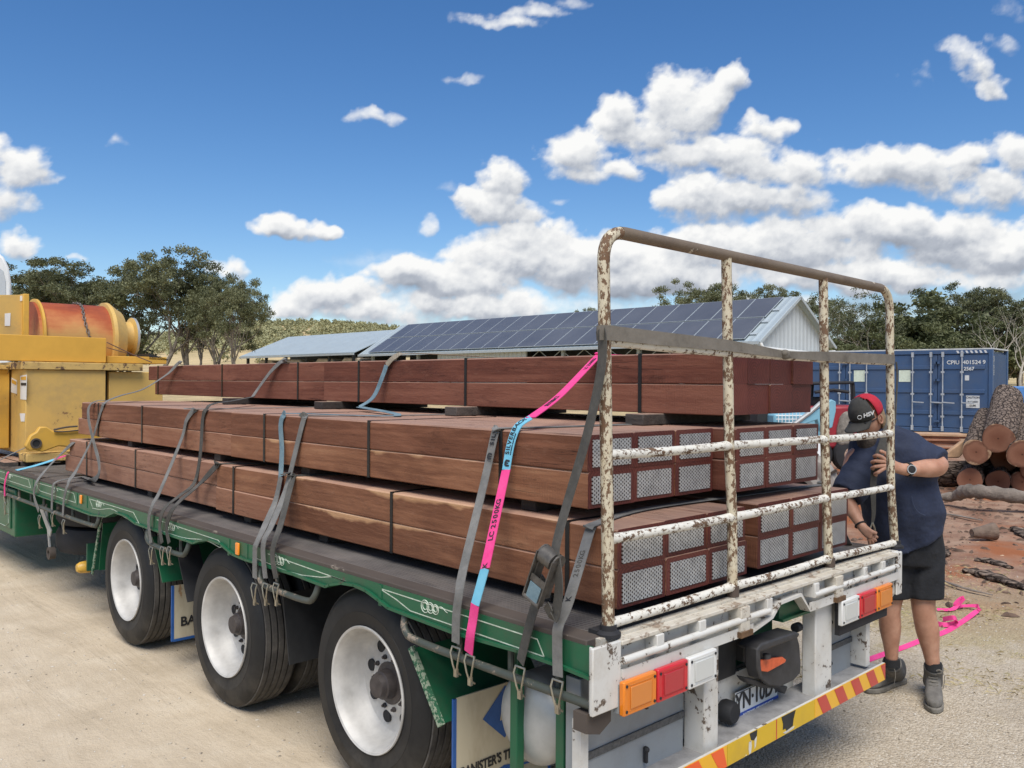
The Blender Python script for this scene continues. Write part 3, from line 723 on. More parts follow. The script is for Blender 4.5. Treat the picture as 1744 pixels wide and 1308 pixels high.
# pinstripes and painted scrolls
M_PIN = simple('cream pinstripe', (.48, .54, .44), .5, var=.35, scale=30)
def stripe(p2, r=.0028, par=None):
    p = [V(XS-.0005, y, z) for y, z in p2]; q = []
    for i in range(len(p)-1):
        for k in range(6): q.append(p[i].lerp(p[i+1], k/6))
    q.append(p[-1]); return MB().ribbon(q, .0042, .0016, wds=[(0, -(q[min(i+1, len(q)-1)]-q[max(i-1, 0)]).z, (q[min(i+1, len(q)-1)]-q[max(i-1, 0)]).y) for i in range(len(q))])
T1, T0 = DZ-.032, .938
def arch(y0, y1, yc, rise=.03):
    return [(y0+(y1-y0)*k/24, T0+.0+rise*math.exp(-(((y0+(y1-y0)*k/24)-yc)/.22)**2)) for k in range(25)]
for pl in ([(.20, T0), (.235, T0+.055), (1.23, T1), (1.10, .975), (1.0, T0+.008), (.20, T0)],
           [(1.50, .985), (2.26, T1)], [(2.38, T0+.02), (2.05, T0+.005), (1.9, T0+.01), (1.72, T0+.03), (1.62, T0+.05), (1.50, .985)],
           [(2.80, .965), (2.86, T1-.01), (3.78, T1), ], [(2.80, .965)]+arch(2.84, 3.72, 3.02)+[(3.72, T0)],
           [(4.08, .93), (4.2, T1), (5.12, T1), (5.05, T0+.01)], [(4.08, .93)]+arch(4.12, 5.05, 4.62, .04),
           [(5.45, T0), (5.5, T0+.07), (6.55, T1), (6.50, T0+.02), (6.42, T0), (5.45, T0)], [(6.72, T0), (6.8, T0+.07), (8.0, T1), (7.95, T0+.01), (7.85, T0), (6.72, T0)]):
    stripe(pl).build('pinstripe', M_PIN, TR)
for yc in (.86, 2.14, 3.54, 4.90, 6.02, 7.45):
    b = MB()
    for dy, r in ((.036, .026), (0, .022), (-.034, .02)):
        for rr in (r, r*.6): b.tube([(XS-.001, yc+dy+rr*math.cos(t*PI/8), .985+rr*math.sin(t*PI/8)+(r-rr)*.2) for t in range(16)], .0022, 5, closed=True)
    b.tube([(XS-.001, yc-.05-k*.008, .995+.008*math.sin(k*.6)) for k in range(9)], .0018, 5)
    b.build('painted_scroll', M_PIN, TR)
M_AMBER = NT('amber lens'); M_AMBER.base((.85, .26, .01)); M_AMBER.b.inputs['Coat Weight'].default_value = .5; M_AMBER.bump(M_AMBER.noise(M_AMBER.coord('World'), 300, 2), .3, .001); M_AMBER = M_AMBER.set(.25, 0, .5)
for yy in (2.60, 5.30): MB().box((XS-.014, yy-.02, .945), (XS, yy+.02, 1.015)).build('side_marker', M_AMBER, TR, bevel=.006)
# rope rails
def pipe_run(y0, y1, z, posts, ends=(1, 1)):
    b = MB(); p = []
    X = XS-.005
    if ends[1]: p += [(X+.02, y1, zb0(y1)), (X, y1-.01, z+.04), (X, y1-.06, z)]
    else: p += [(X, y1, z)]
    if ends[0]: p += [(X, y0+.06, z), (X, y0+.01, z+.04), (X+.02, y0, zb0(y0))]
    else: p += [(X, y0, z)]
    b.tube(bend(p), .0165, 10)
    for q in posts: b.tube([(X+.03, q, z), (X+.03, q, .93)], .012, 8)
    b.build('rope_rail', M_PIPE, TR, smooth=40)
def zb0(y): return .93
def bend(p, n=4, k=.35):
    p = [Vector(q) for q in p]; o = [p[0]]
    for i in range(1, len(p)-1):
        a = p[i].lerp(p[i-1], k); c = p[i].lerp(p[i+1], k)
        for j in range(n+1):
            t = j/n; o.append(a.lerp(p[i], t).lerp(p[i].lerp(c, t), t))
    o.append(p[-1]); return o
pipe_run(-.03, 1.05, .826, (.15, .40, .70), (0, 1)); pipe_run(1.76, 2.36, .826, (2.2,)); pipe_run(3.28, 3.95, .826, (3.45, 3.8)); pipe_run(4.90, 9.5, .80, (5.2, 5.6, 6.0, 6.4, 6.8, 7.2, 7.6, 8.0), (1, 0))
# ---- wheels
def tyremat():
    t = NT('tyre rubber'); c = t.coord('Object'); n = t.noise(c, 6, 5, .7)
    sx = t.n('SeparateXYZ'); t.l(t.n('NewGeometry').outputs['Position'], sx.inputs[0]); dz = t.math('MULTIPLY', t.mr(sx.outputs[2], .42, .0), t.mr(n, .35, .65)); t.base(t.mix(t.math('MULTIPLY', dz, .25), t.ramp(n, [(.3, (.007, .007, .008)), (.6, (.014, .014, .014)), (.8, (.032, .030, .028))]), (.20, .17, .13))); t.bump(t.noise(c, 60, 3), .2, .002); return t.set(.62, 0, .4)
def treadmat():
    t = NT('dusty tread'); c = t.coord('Object'); n = t.noise(c, 9, 5, .7)
    t.base(t.ramp(n, [(.3, (.05, .046, .042)), (.55, (.10, .092, .082)), (.8, (.17, .155, .13))])); t.bump(t.noise(c, 80, 3), .5, .003); return t.set(.85, 0, .3)
M_TYRE, M_TREAD = tyremat(), treadmat()
M_RIM = simple('dusty white rim', (.50, .485, .455), .5, .1, var=.22, scale=6, coord='Object', bump=.05)
def wheel(x0, y, z, sgn=-1, R=.468, hub=True, steel=True):
    """outer face at x0, axle along x, sgn -1: outer face looks to -x"""
    W_ = .25; ax = (-sgn, 0, 0); c = V(x0, y, z)
    root_name = 'wheel'
    t = MB(); r = .285
    prof = [(r-.012, .018), (r, .004), (r+.02, .0), (r+.075, -.010), (r+.076, -.0085), (r+.14, -.005), (R-.022, .010), (R-.008, .022)]
    wall = len(prof)
    t.lathe(prof+[(R-.008, W_-.022), (R-.022, W_-.01), (r+.05, W_+.005), (r, W_-.0), (r-.012, W_-.02)], c, ax, 72, closed=True)
    ty = t.build('tyre', [M_TYRE, M_TREAD], TR_W, smooth=35, fix=True)
    # tread blocks as ribs
    g = MB(); n = 5
    for k in range(n):
        a = .026+k*(W_-.052)/n; g.lathe([(R-.012, a), (R+.0, a+.003), (R, a+(W_-.052)/n-.010), (R-.012, a+(W_-.052)/n-.006)], c, ax, 72, closed=True)
    ty2 = g.build('tread', M_TREAD, TR_W, smooth=35)
    rm = MB()
    dish = .155
    rm.lathe([(.294, -.004), (.291, -.010), (.281, -.006), (.272, .012), (.266, .03), (.262, .06), (.254, dish*.8), (.235, dish-.008), (.20, dish), (.165, dish-.004), (.13, dish-.02), (.09, dish-.022), (.09, dish+.02), (.262, dish+.03), (.272, .04), (.288, .012)], c, ax, 72, closed=True)
    rim = rm.build('rim', M_RIM, TR_W, smooth=35)
    h = MB(); h.lathe([(.100, dish+.02), (.100, dish-.028), (.072, dish-.032), (.066, dish-.075), (.058, dish-.08), (.050, dish-.105), (0, dish-.108)], c, ax, 28)
    for k in range(10):
        a = 2*PI*k/10; q = c+V(0, math.cos(a), math.sin(a))*.122; h.lathe([(.012, dish-.02), (.012, dish-.032), (.007, dish-.034), (.007, dish-.042), (0, dish-.042)], q, ax, 6)
    h.build('hub', simple('greasy hub', (.055, .045, .042), .6, var=.4, scale=20) if 'greasy hub' not in bpy.data.materials else bpy.data.materials['greasy hub'], TR_W, smooth=35)
    v = MB()
    for k in range(8):
        a = 2*PI*(k+.3)/8; q = c+V(0, math.cos(a), math.sin(a))*.178
        v.lathe([(.026, dish-.010), (0, dish-.0105)], q, ax, 20)
        v.lathe([(.030, dish-.004), (.028, dish-.013), (.0255, dish-.0095)], q, ax, 20, closed=True)
    v.build('vent_hole', M_BLACK, TR_W, smooth=35)
WY = [(1.405, .488), (2.895, .468), (4.485, .474)]
for i, (y, z) in enumerate(WY):
    for x0, sg in ((-.045, -1), (.235, -1), (2.33, 1), (2.05, 1)):
        TR_W = bpy.data.objects.new('wheel', None); COL.objects.link(TR_W); TR_W.parent = TR; TR_W.location = V(x0, y, z)-ORG[TR.name]; ORG[TR_W.name] = V(x0, y, z)
        wheel(x0, y, z, sg)
    b = MB(); b.tube([(.4, y, z), (1.9, y, z)], .07, 12); b.build('axle', M_CHASS, TR, smooth=40)
# chassis
b = MB()
for x in (.72, 1.58):
    b.box((x-.06, .5, .62), (x+.06, YF, .64)); b.box((x-.06, .5, .97), (x+.06, YF, .99)); b.box((x-.008, .5, .64), (x+.008, YF, .97))
for y in np.arange(.7, 10, .6): b.box((.0, y-.03, .93), (2.3, y+.03, .985))
b.build('chassis', M_CHASS, TR)
# mudguards and flaps
def guard(p, mat=M_GREEN, th=.01, name='mudguard'):
    p = [Vector(q) for q in p]; n = (p[1]-p[0]).cross(p[2]-p[0]).normalized(); return MB().prism(p, n*th).build(name, mat, TR)
guard([(-.06, 1.03, .77), (.55, 1.03, .77), (.55, .83, .50), (-.06, .83, .50)])
MB().bar((-.066, 1.035, .775), (-.066, .825, .495), .02, .03).build('mudguard_lip', chipped('flaked guard lip', (.30, .36, .26), (.02, .08, .04), .5, 40), TR)
guard([(-.0, 2.28, .77), (.56, 2.28, .77), (.56, 2.20, .40), (-.0, 2.20, .40)], M_CHASS)
for yy in (3.76,):
    guard([(-.06, yy+.20, .86), (.55, yy+.20, .86), (.55, yy+.02, .58), (-.06, yy+.02, .58)])
    guard([(-.05, yy-.18, .84), (.10, yy-.18, .84), (.10, yy-.36, .52), (-.05, yy-.36, .52)], M_BLACK)
guard([(.0, 5.12, .80), (.5, 5.12, .80), (.5, 5.2, .42), (.0, 5.2, .42)])
MB().bar((-.02, 5.10, .86), (-.02, 5.30, .38), .03, .01, (1, 0, 0)).build('mudguard_lip', bpy.data.materials['flaked guard lip'], TR)
def flapmat():
    return chipped('dirty cream mudflap', (.50, .45, .33), (.20, .13, .07), .14, 7, .7, (.28, .22, .14), .8, (1, 1, .4))
M_FLAP = flapmat(); M_FBLUE = simple('mudflap blue', (.02, .09, .30), .5, var=.2); M_INK = simple('black lettering', (.02, .02, .022), .6, var=.1)
def flap(x0, x1, y, z0, z1, text):
    f = MB().box((x0, y, z0), (x1, y+.008, z1)).build('mudflap', M_FLAP, TR)
    b = MB(); b.box((x0-.004, y-.001, z0), (x0+.014, y+.009, z1)); b.box((x1-.014, y-.001, z0), (x1+.004, y+.009, z1)); b.box((x0+.014, y-.001, z0-.004), (x1-.014, y+.009, z0+.014)); b.build('flap_border', M_FBLUE, f)
    xm = (x0+x1)/2
    if text:
        MB().prism([(xm-.13, y-.002, z1-.125), (xm, y-.002, z1-.01), (xm+.13, y-.002, z1-.125), (xm, y-.002, z1-.24)], (0, -.001, 0)).build('emblem', M_FBLUE, f)
        text_obj('D', .10, M_FLAP, 'lettering', f, (xm-.0, y-.005, z1-.125), (1, 0, 0), (0, 0, 1), bold=.001, shear=.2)
        text_obj("BANISTER'S TRANSPORT", .058, M_INK, 'lettering', f, (xm, y-.004, z1-.32), (1, 0, 0), (0, 0, 1), bold=.0018, sx=.80)
        MB().prism([(xm-.2, y-.002, z1-.40), (xm, y-.002, z1-.36), (xm+.2, y-.002, z1-.40), (xm, y-.002, z1-.385)], (0, -.001, 0)).build('flourish', M_FBLUE, f)
    else:
        text_obj("BANISTER'S", .085, M_INK, 'lettering', f, (xm-.02, y-.004, z0+.12), (1, 0, 0), (0, 0, 1), bold=.002)
flap(-.02, .56, .80, .06, .60, True)
flap(-.02, .56, 3.72, .19, .56, False)
# air tank with domed end, green stand posts
c = V(-.02, .395, .62); MB().lathe([(0, 0), (.06, .004), (.11, .014), (.15, .032), (.172, .055), (.178, .08), (.178, .9), (.12, .95), (0, .95)], c, (1, 0, 0), 48).build('air_tank', M_ALU, TR, smooth=35)
for y in (.405, .165): MB().box((-.055, y-.02, .30), (-.015, y+.02, .93)).build('support_post', M_GREEN, TR, bevel=.004)
# ---- left toolbox, spare wheels, gear ahead of the wheels
b = MB(); b.box((-.08, 7.33, .40), (.5, 9.6, .86)); tb = b.build('toolbox', M_GREEN, TR, bevel=.012)
q = MB(); q.box((-.092, 7.45, .47), (-.081, 9.4, .80)); q.build('toolbox_door', M_GREEN, tb, bevel=.004)
MB().tube([(-.095, 7.52, .75), (-.095, 7.50, .52), (-.095, 7.60, .48), (-.095, 9.3, .48)], .0025, 5).build('pinstripe', M_PIN, tb)
b = MB(); b.bar((-.1, 7.62, .78), (-.1, 7.58, .70), .02, .03); b.build('latch', M_ZINC, tb)
for k in range(2): MB().lathe([(.28, 0), (.30, -.01), (.45, .02), (.475, .06), (.475, .18), (.45, .23), (.30, .25), (.28, .24)], (.50, 6.35, .37+k*.245), (0, 0, 1), 48, closed=True).build('spare_tyre', M_BLACK, TR, smooth=35)
b = MB(); b.bar((-.02, 6.55, .80), (-.02, 6.42, .40), .012, .03); b.bar((-.03, 6.66, .76), (-.03, 6.36, .56), .01, .07); b.build('crank_handle', M_ALU, TR)
MB().lathe([(.03, 0), (.055, .0), (.055, .05), (.03, .05)], (-.04, 6.40, .38), (1, 0, 0), 16, closed=True).build('winch_cog', M_EDGE, TR, smooth=35)
b = MB(); b.box((-.02, 5.42, .38), (.3, 5.44, .60)); b.build('light_bracket', M_GREEND, TR)
MB().lathe([(.0, -.05), (.03, -.045), (.045, -.02), (.05, .02), (.05, .05)], (-.03, 5.50, .40), (1, 0, 0), 20).build('amber_lamp', simple('scratched yellow lamp', (.62, .36, .05), .4, var=.35, scale=25), TR, smooth=35)
MB().lathe([(0, -.01), (.03, 0), (.03, .03)], (-.06, 5.05, .88), (1, 0, 0), 16).build('valve', M_ALU, TR, smooth=35)

# ---- rear end
def RP(u, v, y=YR): return ony(u, v, y)
# corner posts
for x0, x1 in ((-.132, .018), (2.34, 2.405)):
    s = 1 if x0 > 1 else 0
    b = MB(); b.box((x0, YR, .80), (x1, YR+.016, 1.03)); b.box((x0+.012 if x0 < 0 else x0, YR+.016, .80), (x0+.02 if x0 < 0 else x1, YR+.03 if x0 < 0 else .02, 1.03)); b.build('corner_post', M_WPAINT, TR, bevel=.012)
# coaming with the coupling notch
zt, zb_ = 1.012, .900
poly = [(.018, zb_), (.86, zb_), (.90, .905), (1.035, .925), (1.10, .972), (1.285, .978), (1.375, zb_), (2.34, zb_), (2.34, zt), (.018, zt)]
MB().prism([(x, YR+.045, z) for x, z in poly], (0, .012, 0)).build('coaming', M_WPAINT, TR)
b = MB(); b.box((.018, YR-.004, 1.012), (2.34, .0, 1.028)); b.build('coaming_lip', M_WPAINT2, TR, bevel=.003)
b = MB()
for x0, x1 in ((.018, .88), (1.37, 2.34)): b.box((x0, YR-.004, zb_-.012), (x1, YR+.045, zb_-.002)); b.box((x0, YR-.004, zb_-.002), (x1, YR+.002, zb_+.028))
b.prism([(.88, YR-.004, zb_-.012), (1.04, YR-.004, .918), (1.105, YR-.004, .966), (1.285, YR-.004, .972), (1.37, YR-.004, zb_-.012), (1.37, YR-.004, zb_-.0), (1.29, YR-.004, .985), (1.10, YR-.004, .98), (1.03, YR-.004, .93), (.88, YR-.004, zb_+.0)], (0, .049, 0))
b.build('bottom_flange', M_WPAINT, TR)
for x0, x1 in ((.018, 1.0), (1.40, 2.335)): MB().tube([(x0, YR-.005, .960), (x1, YR-.005, .960)], .0135, 12).build('tie_rail', M_WPAINT, TR, smooth=40)
b = MB()
for x in (.23, .50, 1.0, 1.42, 1.93, 2.14): MB().box((x-.022, YR-.012, .945), (x+.022, YR+.045, 1.012)).build('rail_bracket', M_WPAINT, TR, bevel=.003)
for x in (.80, 1.64):
    b = MB(); b.box((x-.035, YR-.016, .905), (x+.035, YR+.045, 1.012)); b.build('gate_socket', M_WPAINT2, TR, bevel=.003)
    b = MB(); b.box((x-.045, YR-.024, .893), (x+.045, YR+.035, .915)); b.build('socket_foot', simple('rusty socket', (.12, .065, .03), .85, var=.4, scale=40), TR)
b = MB(); b.prism([(2.2, YR+.03, .893), (2.385, YR+.03, .893), (2.385, YR+.03, .80), (2.30, YR+.03, .765), (2.2, YR+.03, .775)], (0, .01, 0)); b.build('lamp_bracket', M_WPAINT, TR)
b = MB(); b.prism([(-.13, YR+.03, .80), (.0, YR+.03, .80), (.0, YR+.03, .745), (-.06, YR+.03, .715), (-.13, YR+.03, .735)], (0, .06, 0)); b.build('rubber_bump', M_EDGE, TR)
# lamps
def lens(name, col):
    t = NT(name); t.base(col); c = t.coord('World'); wv = t.n('TexWave', wave_type='BANDS', bands_direction='X'); t.l(c, wv.inputs[0]); wv.inputs['Scale'].default_value = 60
    t.bump(wv.outputs['Fac'], .25, .001); t.b.inputs['Coat Weight'].default_value = .4; return t.set(.3, 0, .5)
L_AMB = lens('amber tail lens', (.72, .20, .01)); L_RED = lens('red tail lens', (.55, .012, .022)); L_WHI = lens('clear tail lens', (.66, .66, .63))
L_AMB2 = lens('inner amber', (.62, .21, .035)); L_RED2 = lens('inner red', (.42, .02, .03)); L_WHI2 = lens('inner clear', (.56, .57, .54))
def lamp(x0, mat, mat2, nm):
    w_ = .186; z0, z1 = .773, .893; y = YR-.028
    o = MB().box((x0, y, z0), (x0+w_, YR-.004, z1)).build(nm, mat, TR, bevel=.006)
    MB().box((x0+.034, y-.004, z0+.022), (x0+w_-.034, y, z1-.022)).build('lens', mat2, o, bevel=.002)
    b = MB(); 
    for a, c in ((.028, .016), (w_-.028, .016)): b.box((x0+a-.001, y-.0015, z0+.014), (x0+a+.001, y, z1-.014))
    b.box((x0+.028, y-.0015, z0+.014), (x0+w_-.028, y, z0+.016)); b.box((x0+.028, y-.0015, z1-.016), (x0+w_-.028, y, z1-.014)); b.build('lens_edge', mat2, o)
    for a in (.014, w_-.014):
        for z in (z0+.016, z1-.016): MB().lathe([(.0055, 0), (.0055, .004), (0, .004)], (x0+a, y+.001, z), (0, -1, 0), 10).build('screw', M_INK, o)
for x0, a, b_, n in ((0, L_AMB, L_AMB2, 'indicator_lamp'), (.194, L_RED, L_RED2, 'brake_lamp'), (.388, L_WHI, L_WHI2, 'reversing_lamp'), (1.64, L_WHI, L_WHI2, 'reversing_lamp'), (1.834, L_RED, L_RED2, 'brake_lamp'), (2.028, L_AMB, L_AMB2, 'indicator_lamp')): lamp(x0, a, b_, n)
MB().box((.0, YR-.004, .78), (.575, YR+.02, .88)).build('lamp_backing', M_GREYP, TR)
MB().box((1.66, YR-.004, .72), (2.2, YR+.02, .88)).build('lamp_backing', M_BLACK, TR)
# columns, toolbox fronts
for x0, x1, y1 in ((.583, .683, .075), (1.50, 1.665, .045)): MB().box((x0, YR+.035, .45), (x1, y1, .90)).build('rear_column', M_WPAINT, TR, bevel=.006)
MB().box((2.055, YR+.04, .47), (2.10, .1, .89)).build('rear_column', M_WPAINT, TR, bevel=.004)
for x0, x1, sx in ((-.06, .56, .30), (1.68, 2.05, 1.79)):
    b = MB(); b.box((x0, .06, .40), (x1, .13, .88)); tbx = b.build('toolbox', M_GREYP, TR, bevel=.003)
    b = MB(); b.box((x0, .052, .588), (x1, .062, .615)); b.build('piano_hinge', simple('perforated hinge', (.10, .105, .11), .5, .4, var=.4, scale=90), tbx)
    b = MB(); b.box((x0-.03, .03, .40), (x0+.01, .07, .75) if x0 < 0 else (x0+.01, .07, .75)); b.box((x0, .03, .435), (x1, .062, .455)); b.build('door_frame', M_WPAINT, tbx)
    for z in (.72, .515):
        b = MB(); b.box((sx-.006, .040, z-.03), (sx+.006, .054, z+.03)); b.ball((sx, .043, z+.02), .012, 8, 6); b.build('latch', M_INK, tbx)
# lower cross member, plate, bumper
b = MB(); b.box((.62, .122, .44), (1.56, .136, .64)); b.build('cross_member', M_WPAINT, TR)
MB().box((.683, .137, .60), (1.5, .30, .612)).build('walkway_plate', M_DECK, TR)
MB().box((.69, .2, .62), (1.5, .22, .99)).build('inner_bulkhead', M_GREEND, TR)
b = MB(); b.box((.72, .10, .64), (1.02, .19, .96)); b.build('inner_box', M_CHASS, TR, bevel=.01)
b = MB(); b.box((1.24, .02, .86), (1.50, .12, .99)); b.box((1.24, .0, .85), (1.50, .12, .862)); b.build('inner_gusset', M_GREEN, TR)
px0, px1, pz0, pz1 = ony(1254, 1180, .09).x, ony(1326, 1180, .09).x, ony(1290, 1212, .09).z, ony(1256, 1180, .09).z
pm = (px0+px1)/2; ph = pz1-pz0
pl = MB().box((px0, .092, pz0), (px1, .098, pz1)).build('number_plate', simple('reflective plate', (.62, .63, .62), .35, var=.06), TR, bevel=.002)
MB().box((px0+.004, .0895, pz0+.002), (px1-.004, .0925, pz0+ph*.24)).build('plate_band', simple('plate blue', (.015, .06, .32), .4, var=.1), pl)
b = MB()
for a in ((px0+.004, pz1-.006, px1-.004, pz1-.003), (px0+.004, pz0+ph*.25, px0+.007, pz1-.006), (px1-.007, pz0+ph*.25, px1-.004, pz1-.006)): b.box((a[0], .0905, a[1]), (a[2], .0925, a[3]))
b.build('plate_border', M_INK, pl)
text_obj('YN\u00b710DT', ph*.80, M_INK, 'lettering', pl, (pm, .090, pz0+ph*.62), (1, 0, 0), (0, 0, 1), bold=.0022, sx=.93)
text_obj('NATIONAL HEAVY VEHICLE', .0195, M_WHITE, 'lettering', pl, (pm, .088, pz0+ph*.125), (1, 0, 0), (0, 0, 1), bold=.0004, sx=1.05)
MB().lathe([(.045, 0), (.05, .012), (.05, .05), (.04, .065), (0, .065)], (.905, .10, .515), (0, -1, 0), 24).build('rubber_buffer', M_BLACK, TR, smooth=35)
# bumper
MB().box((.04, YR+.012, .440), (2.185, .12, .456)).build('bumper_step', simple('scuffed grey step', (.27, .265, .26), .6, var=.35, scale=9, bump=.3), TR, bevel=.003)
b = MB(); b.box((.04, YR, .388), (2.185, YR+.011, .475)); b.box((.04, YR+.011, .388), (2.185, YR+.08, .439)); b.build('bumper', M_WPAINT, TR)
M_YEL = chipped('chipped yellow marking', (.62, .40, .02), (.62, .58, .50), .12, 11, .4, (.35, .22, .05), .4)
M_REFL = lens('red reflective', (.50, .03, .02)); M_REFY = lens('yellow reflective', (.80, .42, .01)); M_REFO = lens('orange reflective', (.80, .10, .01))
yb2 = YR-.0035
MB().box((.690, yb2, .388), (1.072, yb2+.003, .474)).build('yellow_marker', M_YEL, TR)
MB().box((1.080, yb2, .388), (1.418, yb2+.003, .474)).build('yellow_marker', M_YEL, TR)
MB().box((1.0715, yb2-.001, .388), (1.0785, yb2+.002, .474)).build('marker_joint', M_REFL, TR)
def chip(pts, m): MB().prism([(x, yb2-.0006, z) for x, z in pts], (0, -.0008, 0)).build('paint_chip', m, TR)
chip([(1.115, .474), (1.24, .474), (1.222, .44), (1.215, .41), (1.16, .402), (1.15, .415), (1.128, .415), (1.13, .44)], M_CHASS)
chip([(.855, .474), (.915, .474), (.912, .45), (.89, .437), (.868, .444)], M_CHASS)
chip([(.85, .44), (.868, .443), (.872, .42), (.866, .392), (.852, .388), (.848, .41)], M_WPAINT); chip([(.893, .44), (.912, .448), (.905, .41), (.895, .40)], M_WPAINT)
chip([(1.13, .402), (1.23, .406), (1.22, .396), (1.15, .392)], M_WPAINT)
def stripes(x0, x1, m0, m1):
    o = MB().box((x0, yb2, .388), (x1, yb2+.003, .474)).build('hazard_board', m0, TR)
    w_ = .086; x = x0+.045
    b = MB()
    while x+w_*.3 < x1:
        p = [(x-.03, .473), (x+w_-.03, .473), (x+w_+.03, .389), (x+.03, .389)]
        p = [(min(max(a, x0), x1), z) for a, z in p]; b.prism([(a, yb2-.0006, z) for a, z in p], (0, -.0008, 0)); x += 2*w_
    b.build('hazard_stripe', m1, o)
stripes(1.424, 2.183, M_REFY, M_REFL)
stripes(.04, .686, M_REFY, M_REFO)
# towing coupling behind the notch
M_COUP = simple('black coupling', (.035, .034, .035), .6, var=.3, scale=15, bump=.2)
cp = MB(); cp.box((1.02, .06, .70), (1.10, .12, .97)); cp.box((1.10, .06, .83), (1.22, .12, .97)); cp.build('coupling_hanger', M_COUP, TR, bevel=.01)
cv = [(1.06, .80), (1.10, .845), (1.20, .85), (1.34, .835), (1.45, .80), (1.47, .70), (1.475, .62), (1.44, .545), (1.36, .505), (1.26, .50), (1.16, .53), (1.08, .58)]
def c5(l, y): return [ony(1000+a/2.92, 860+b_/2.92, y) for a, b_ in l]
yc_ = .0
MB().prism(c5([(848, 720), (1045, 648), (1058, 700), (1064, 790), (1062, 835), (1030, 872), (962, 905), (905, 900), (862, 862), (850, 800)], yc_), (0, .018, 0)).build('coupling_plate', M_COUP, TR, bevel=.006)
MB().prism(c5([(846, 720), (870, 690), (1040, 632), (1062, 640), (1050, 662), (860, 735)], yc_-.055), (0, .10, 0)).build('coupling_hood', M_COUP, TR, bevel=.008)
MB().prism(c5([(846, 715), (862, 712), (866, 800), (875, 862), (862, 868), (846, 810)], yc_-.055), (0, .06, 0)).build('coupling_cheek', M_COUP, TR, bevel=.006)
MB().prism(c5([(778, 856), (838, 868), (905, 897), (1000, 903), (985, 942), (950, 912), (880, 912), (815, 892), (795, 880)], yc_+.03), (0, .04, 0)).build('coupling_jaw', M_COUP, TR, bevel=.005)
MB().prism(c5([(856, 785), (872, 770), (975, 757), (992, 770), (985, 785), (900, 832), (862, 826)], yc_-.02), (0, .014, 0)).build('coupling_plate', simple('orange steel', (.62, .11, .035), .5, var=.2, scale=30), TR, bevel=.004)
q_ = c5([(893, 762), (893, 742)], yc_-.03); MB().tube(q_, .017, 16).build('coupling_pin', M_COUP, TR, smooth=40)
MB().tube([(1.46, .06, .77), (1.50, .06, .77)], .022, 12).build('coupling_pin', M_COUP, TR, smooth=40)

# ================================================================== GATE
G = thing('tailgate_frame', (1.2, 0, DZ), 'tall flaking pipe gate standing across the rear of the trailer', 'gate')
N = {k: RP(*uv, 0) for k, uv in {(0, 'b'): (1036, 1081), (1, 'b'): (1248, 1016), (2, 'b'): (1412.7, 966), (3, 'b'): (1524, 935.3),
 (0, 1): (1036.6, 1062.7), (1, 1): (1247.3, 998.7), (2, 1): (1411, 950.8), (3, 1): (1524, 924), (0, 2): (1035, 919), (1, 2): (1247, 881), (2, 2): (1407.7, 848), (3, 2): (1517, 829.5),
 (0, 3): (1030, 775), (1, 3): (1241.8, 758.7), (2, 3): (1404.8, 748), (3, 3): (1515, 738), (0, 4): (1028.7, 580), (1, 4): (1237, 600), (0, 5): (1027, 390), (1, 5): (1237, 435), (2, 5): (1402, 473.6), (3, 5): (1514.9, 494)}.items()}
for k in N: N[k].z = max(N[k].z, DZ+.006)
def arc_path(p, rad, n=8):
    p = [Vector(q) for q in p]; o = [p[0]]
    for i in range(1, len(p)-1):
        a = p[i]+(p[i-1]-p[i]).normalized()*rad; c = p[i]+(p[i+1]-p[i]).normalized()*rad
        for j in range(n+1):
            t = j/n; o.append((a*(1-t)**2)+(p[i]*2*t*(1-t))+(c*t*t))
    o.append(p[-1]); return o
def dens(p, step=.05):
    o = []
    for i in range(len(p)-1):
        m = max(1, int((p[i+1]-p[i]).length/step))
        for j in range(m): o.append(p[i].lerp(p[i+1], j/m))
    return o+[p[-1]]
pa = arc_path([N[0, 'b'], N[0, 3], N[0, 5]], .02)
hoop = arc_path([N[0, 'b'], N[0, 2], N[0, 5], N[1, 5], N[3, 5], N[3, 2], N[3, 'b']], .12)
rnd = np.random.RandomState(2)
iA = next(i for i, p in enumerate(hoop) if p.x > .05 and p.z > 2.3); iB = next(i for i, p in enumerate(hoop) if p.x > 2.2 and p.z > 2.3)
MB().tube(dens(hoop[:iA+1]), .0225, 16).build('post', M_GATE, G, smooth=50)
MB().tube(dens(hoop[iA:iB+1]), .0235, 16).build('top_pipe', M_GATET, G, smooth=50)
MB().tube(dens(hoop[iB:]), .0215, 16).build('post', M_GATE, G, smooth=50)
for k in (1, 2): MB().tube(dens([N[k, 'b'], N[k, 1], N[k, 2], N[k, 3], N[k, 5]]), .0215, 16).build('post', M_GATE, G, smooth=50)
def rail(k, nodes):
    for a, b in zip(nodes[:-1], nodes[1:]):
        d = (b-a).normalized()*.0; sag = V(0, 0, rnd.uniform(-.006, .003))
        pts = [a.lerp(b, t/10)+sag*math.sin(PI*t/10) for t in range(11)]; rr = [.021 if t in (0, 10) else .0178 for t in range(11)]
        MB().tube(pts, rr, 14).build('rail', M_GATER, G, smooth=50)
rail(1, [N[i, 1] for i in range(4)]); rail(2, [N[i, 2] for i in range(4)]); rail(3, [N[i, 3] for i in range(4)])
rail(4, [N[0, 4], N[1, 4], V(1.61, 0, 2.05), V(2.36, 0, 2.05)])
for i in (0, 3):
    MB().lathe([(.045, 0), (.045, .012), (.03, .022), (.03, .04)], N[i, 'b']-V(0, 0, .006), (0, 0, 1), 20).build('foot_collar', M_BLACK, G, smooth=40)
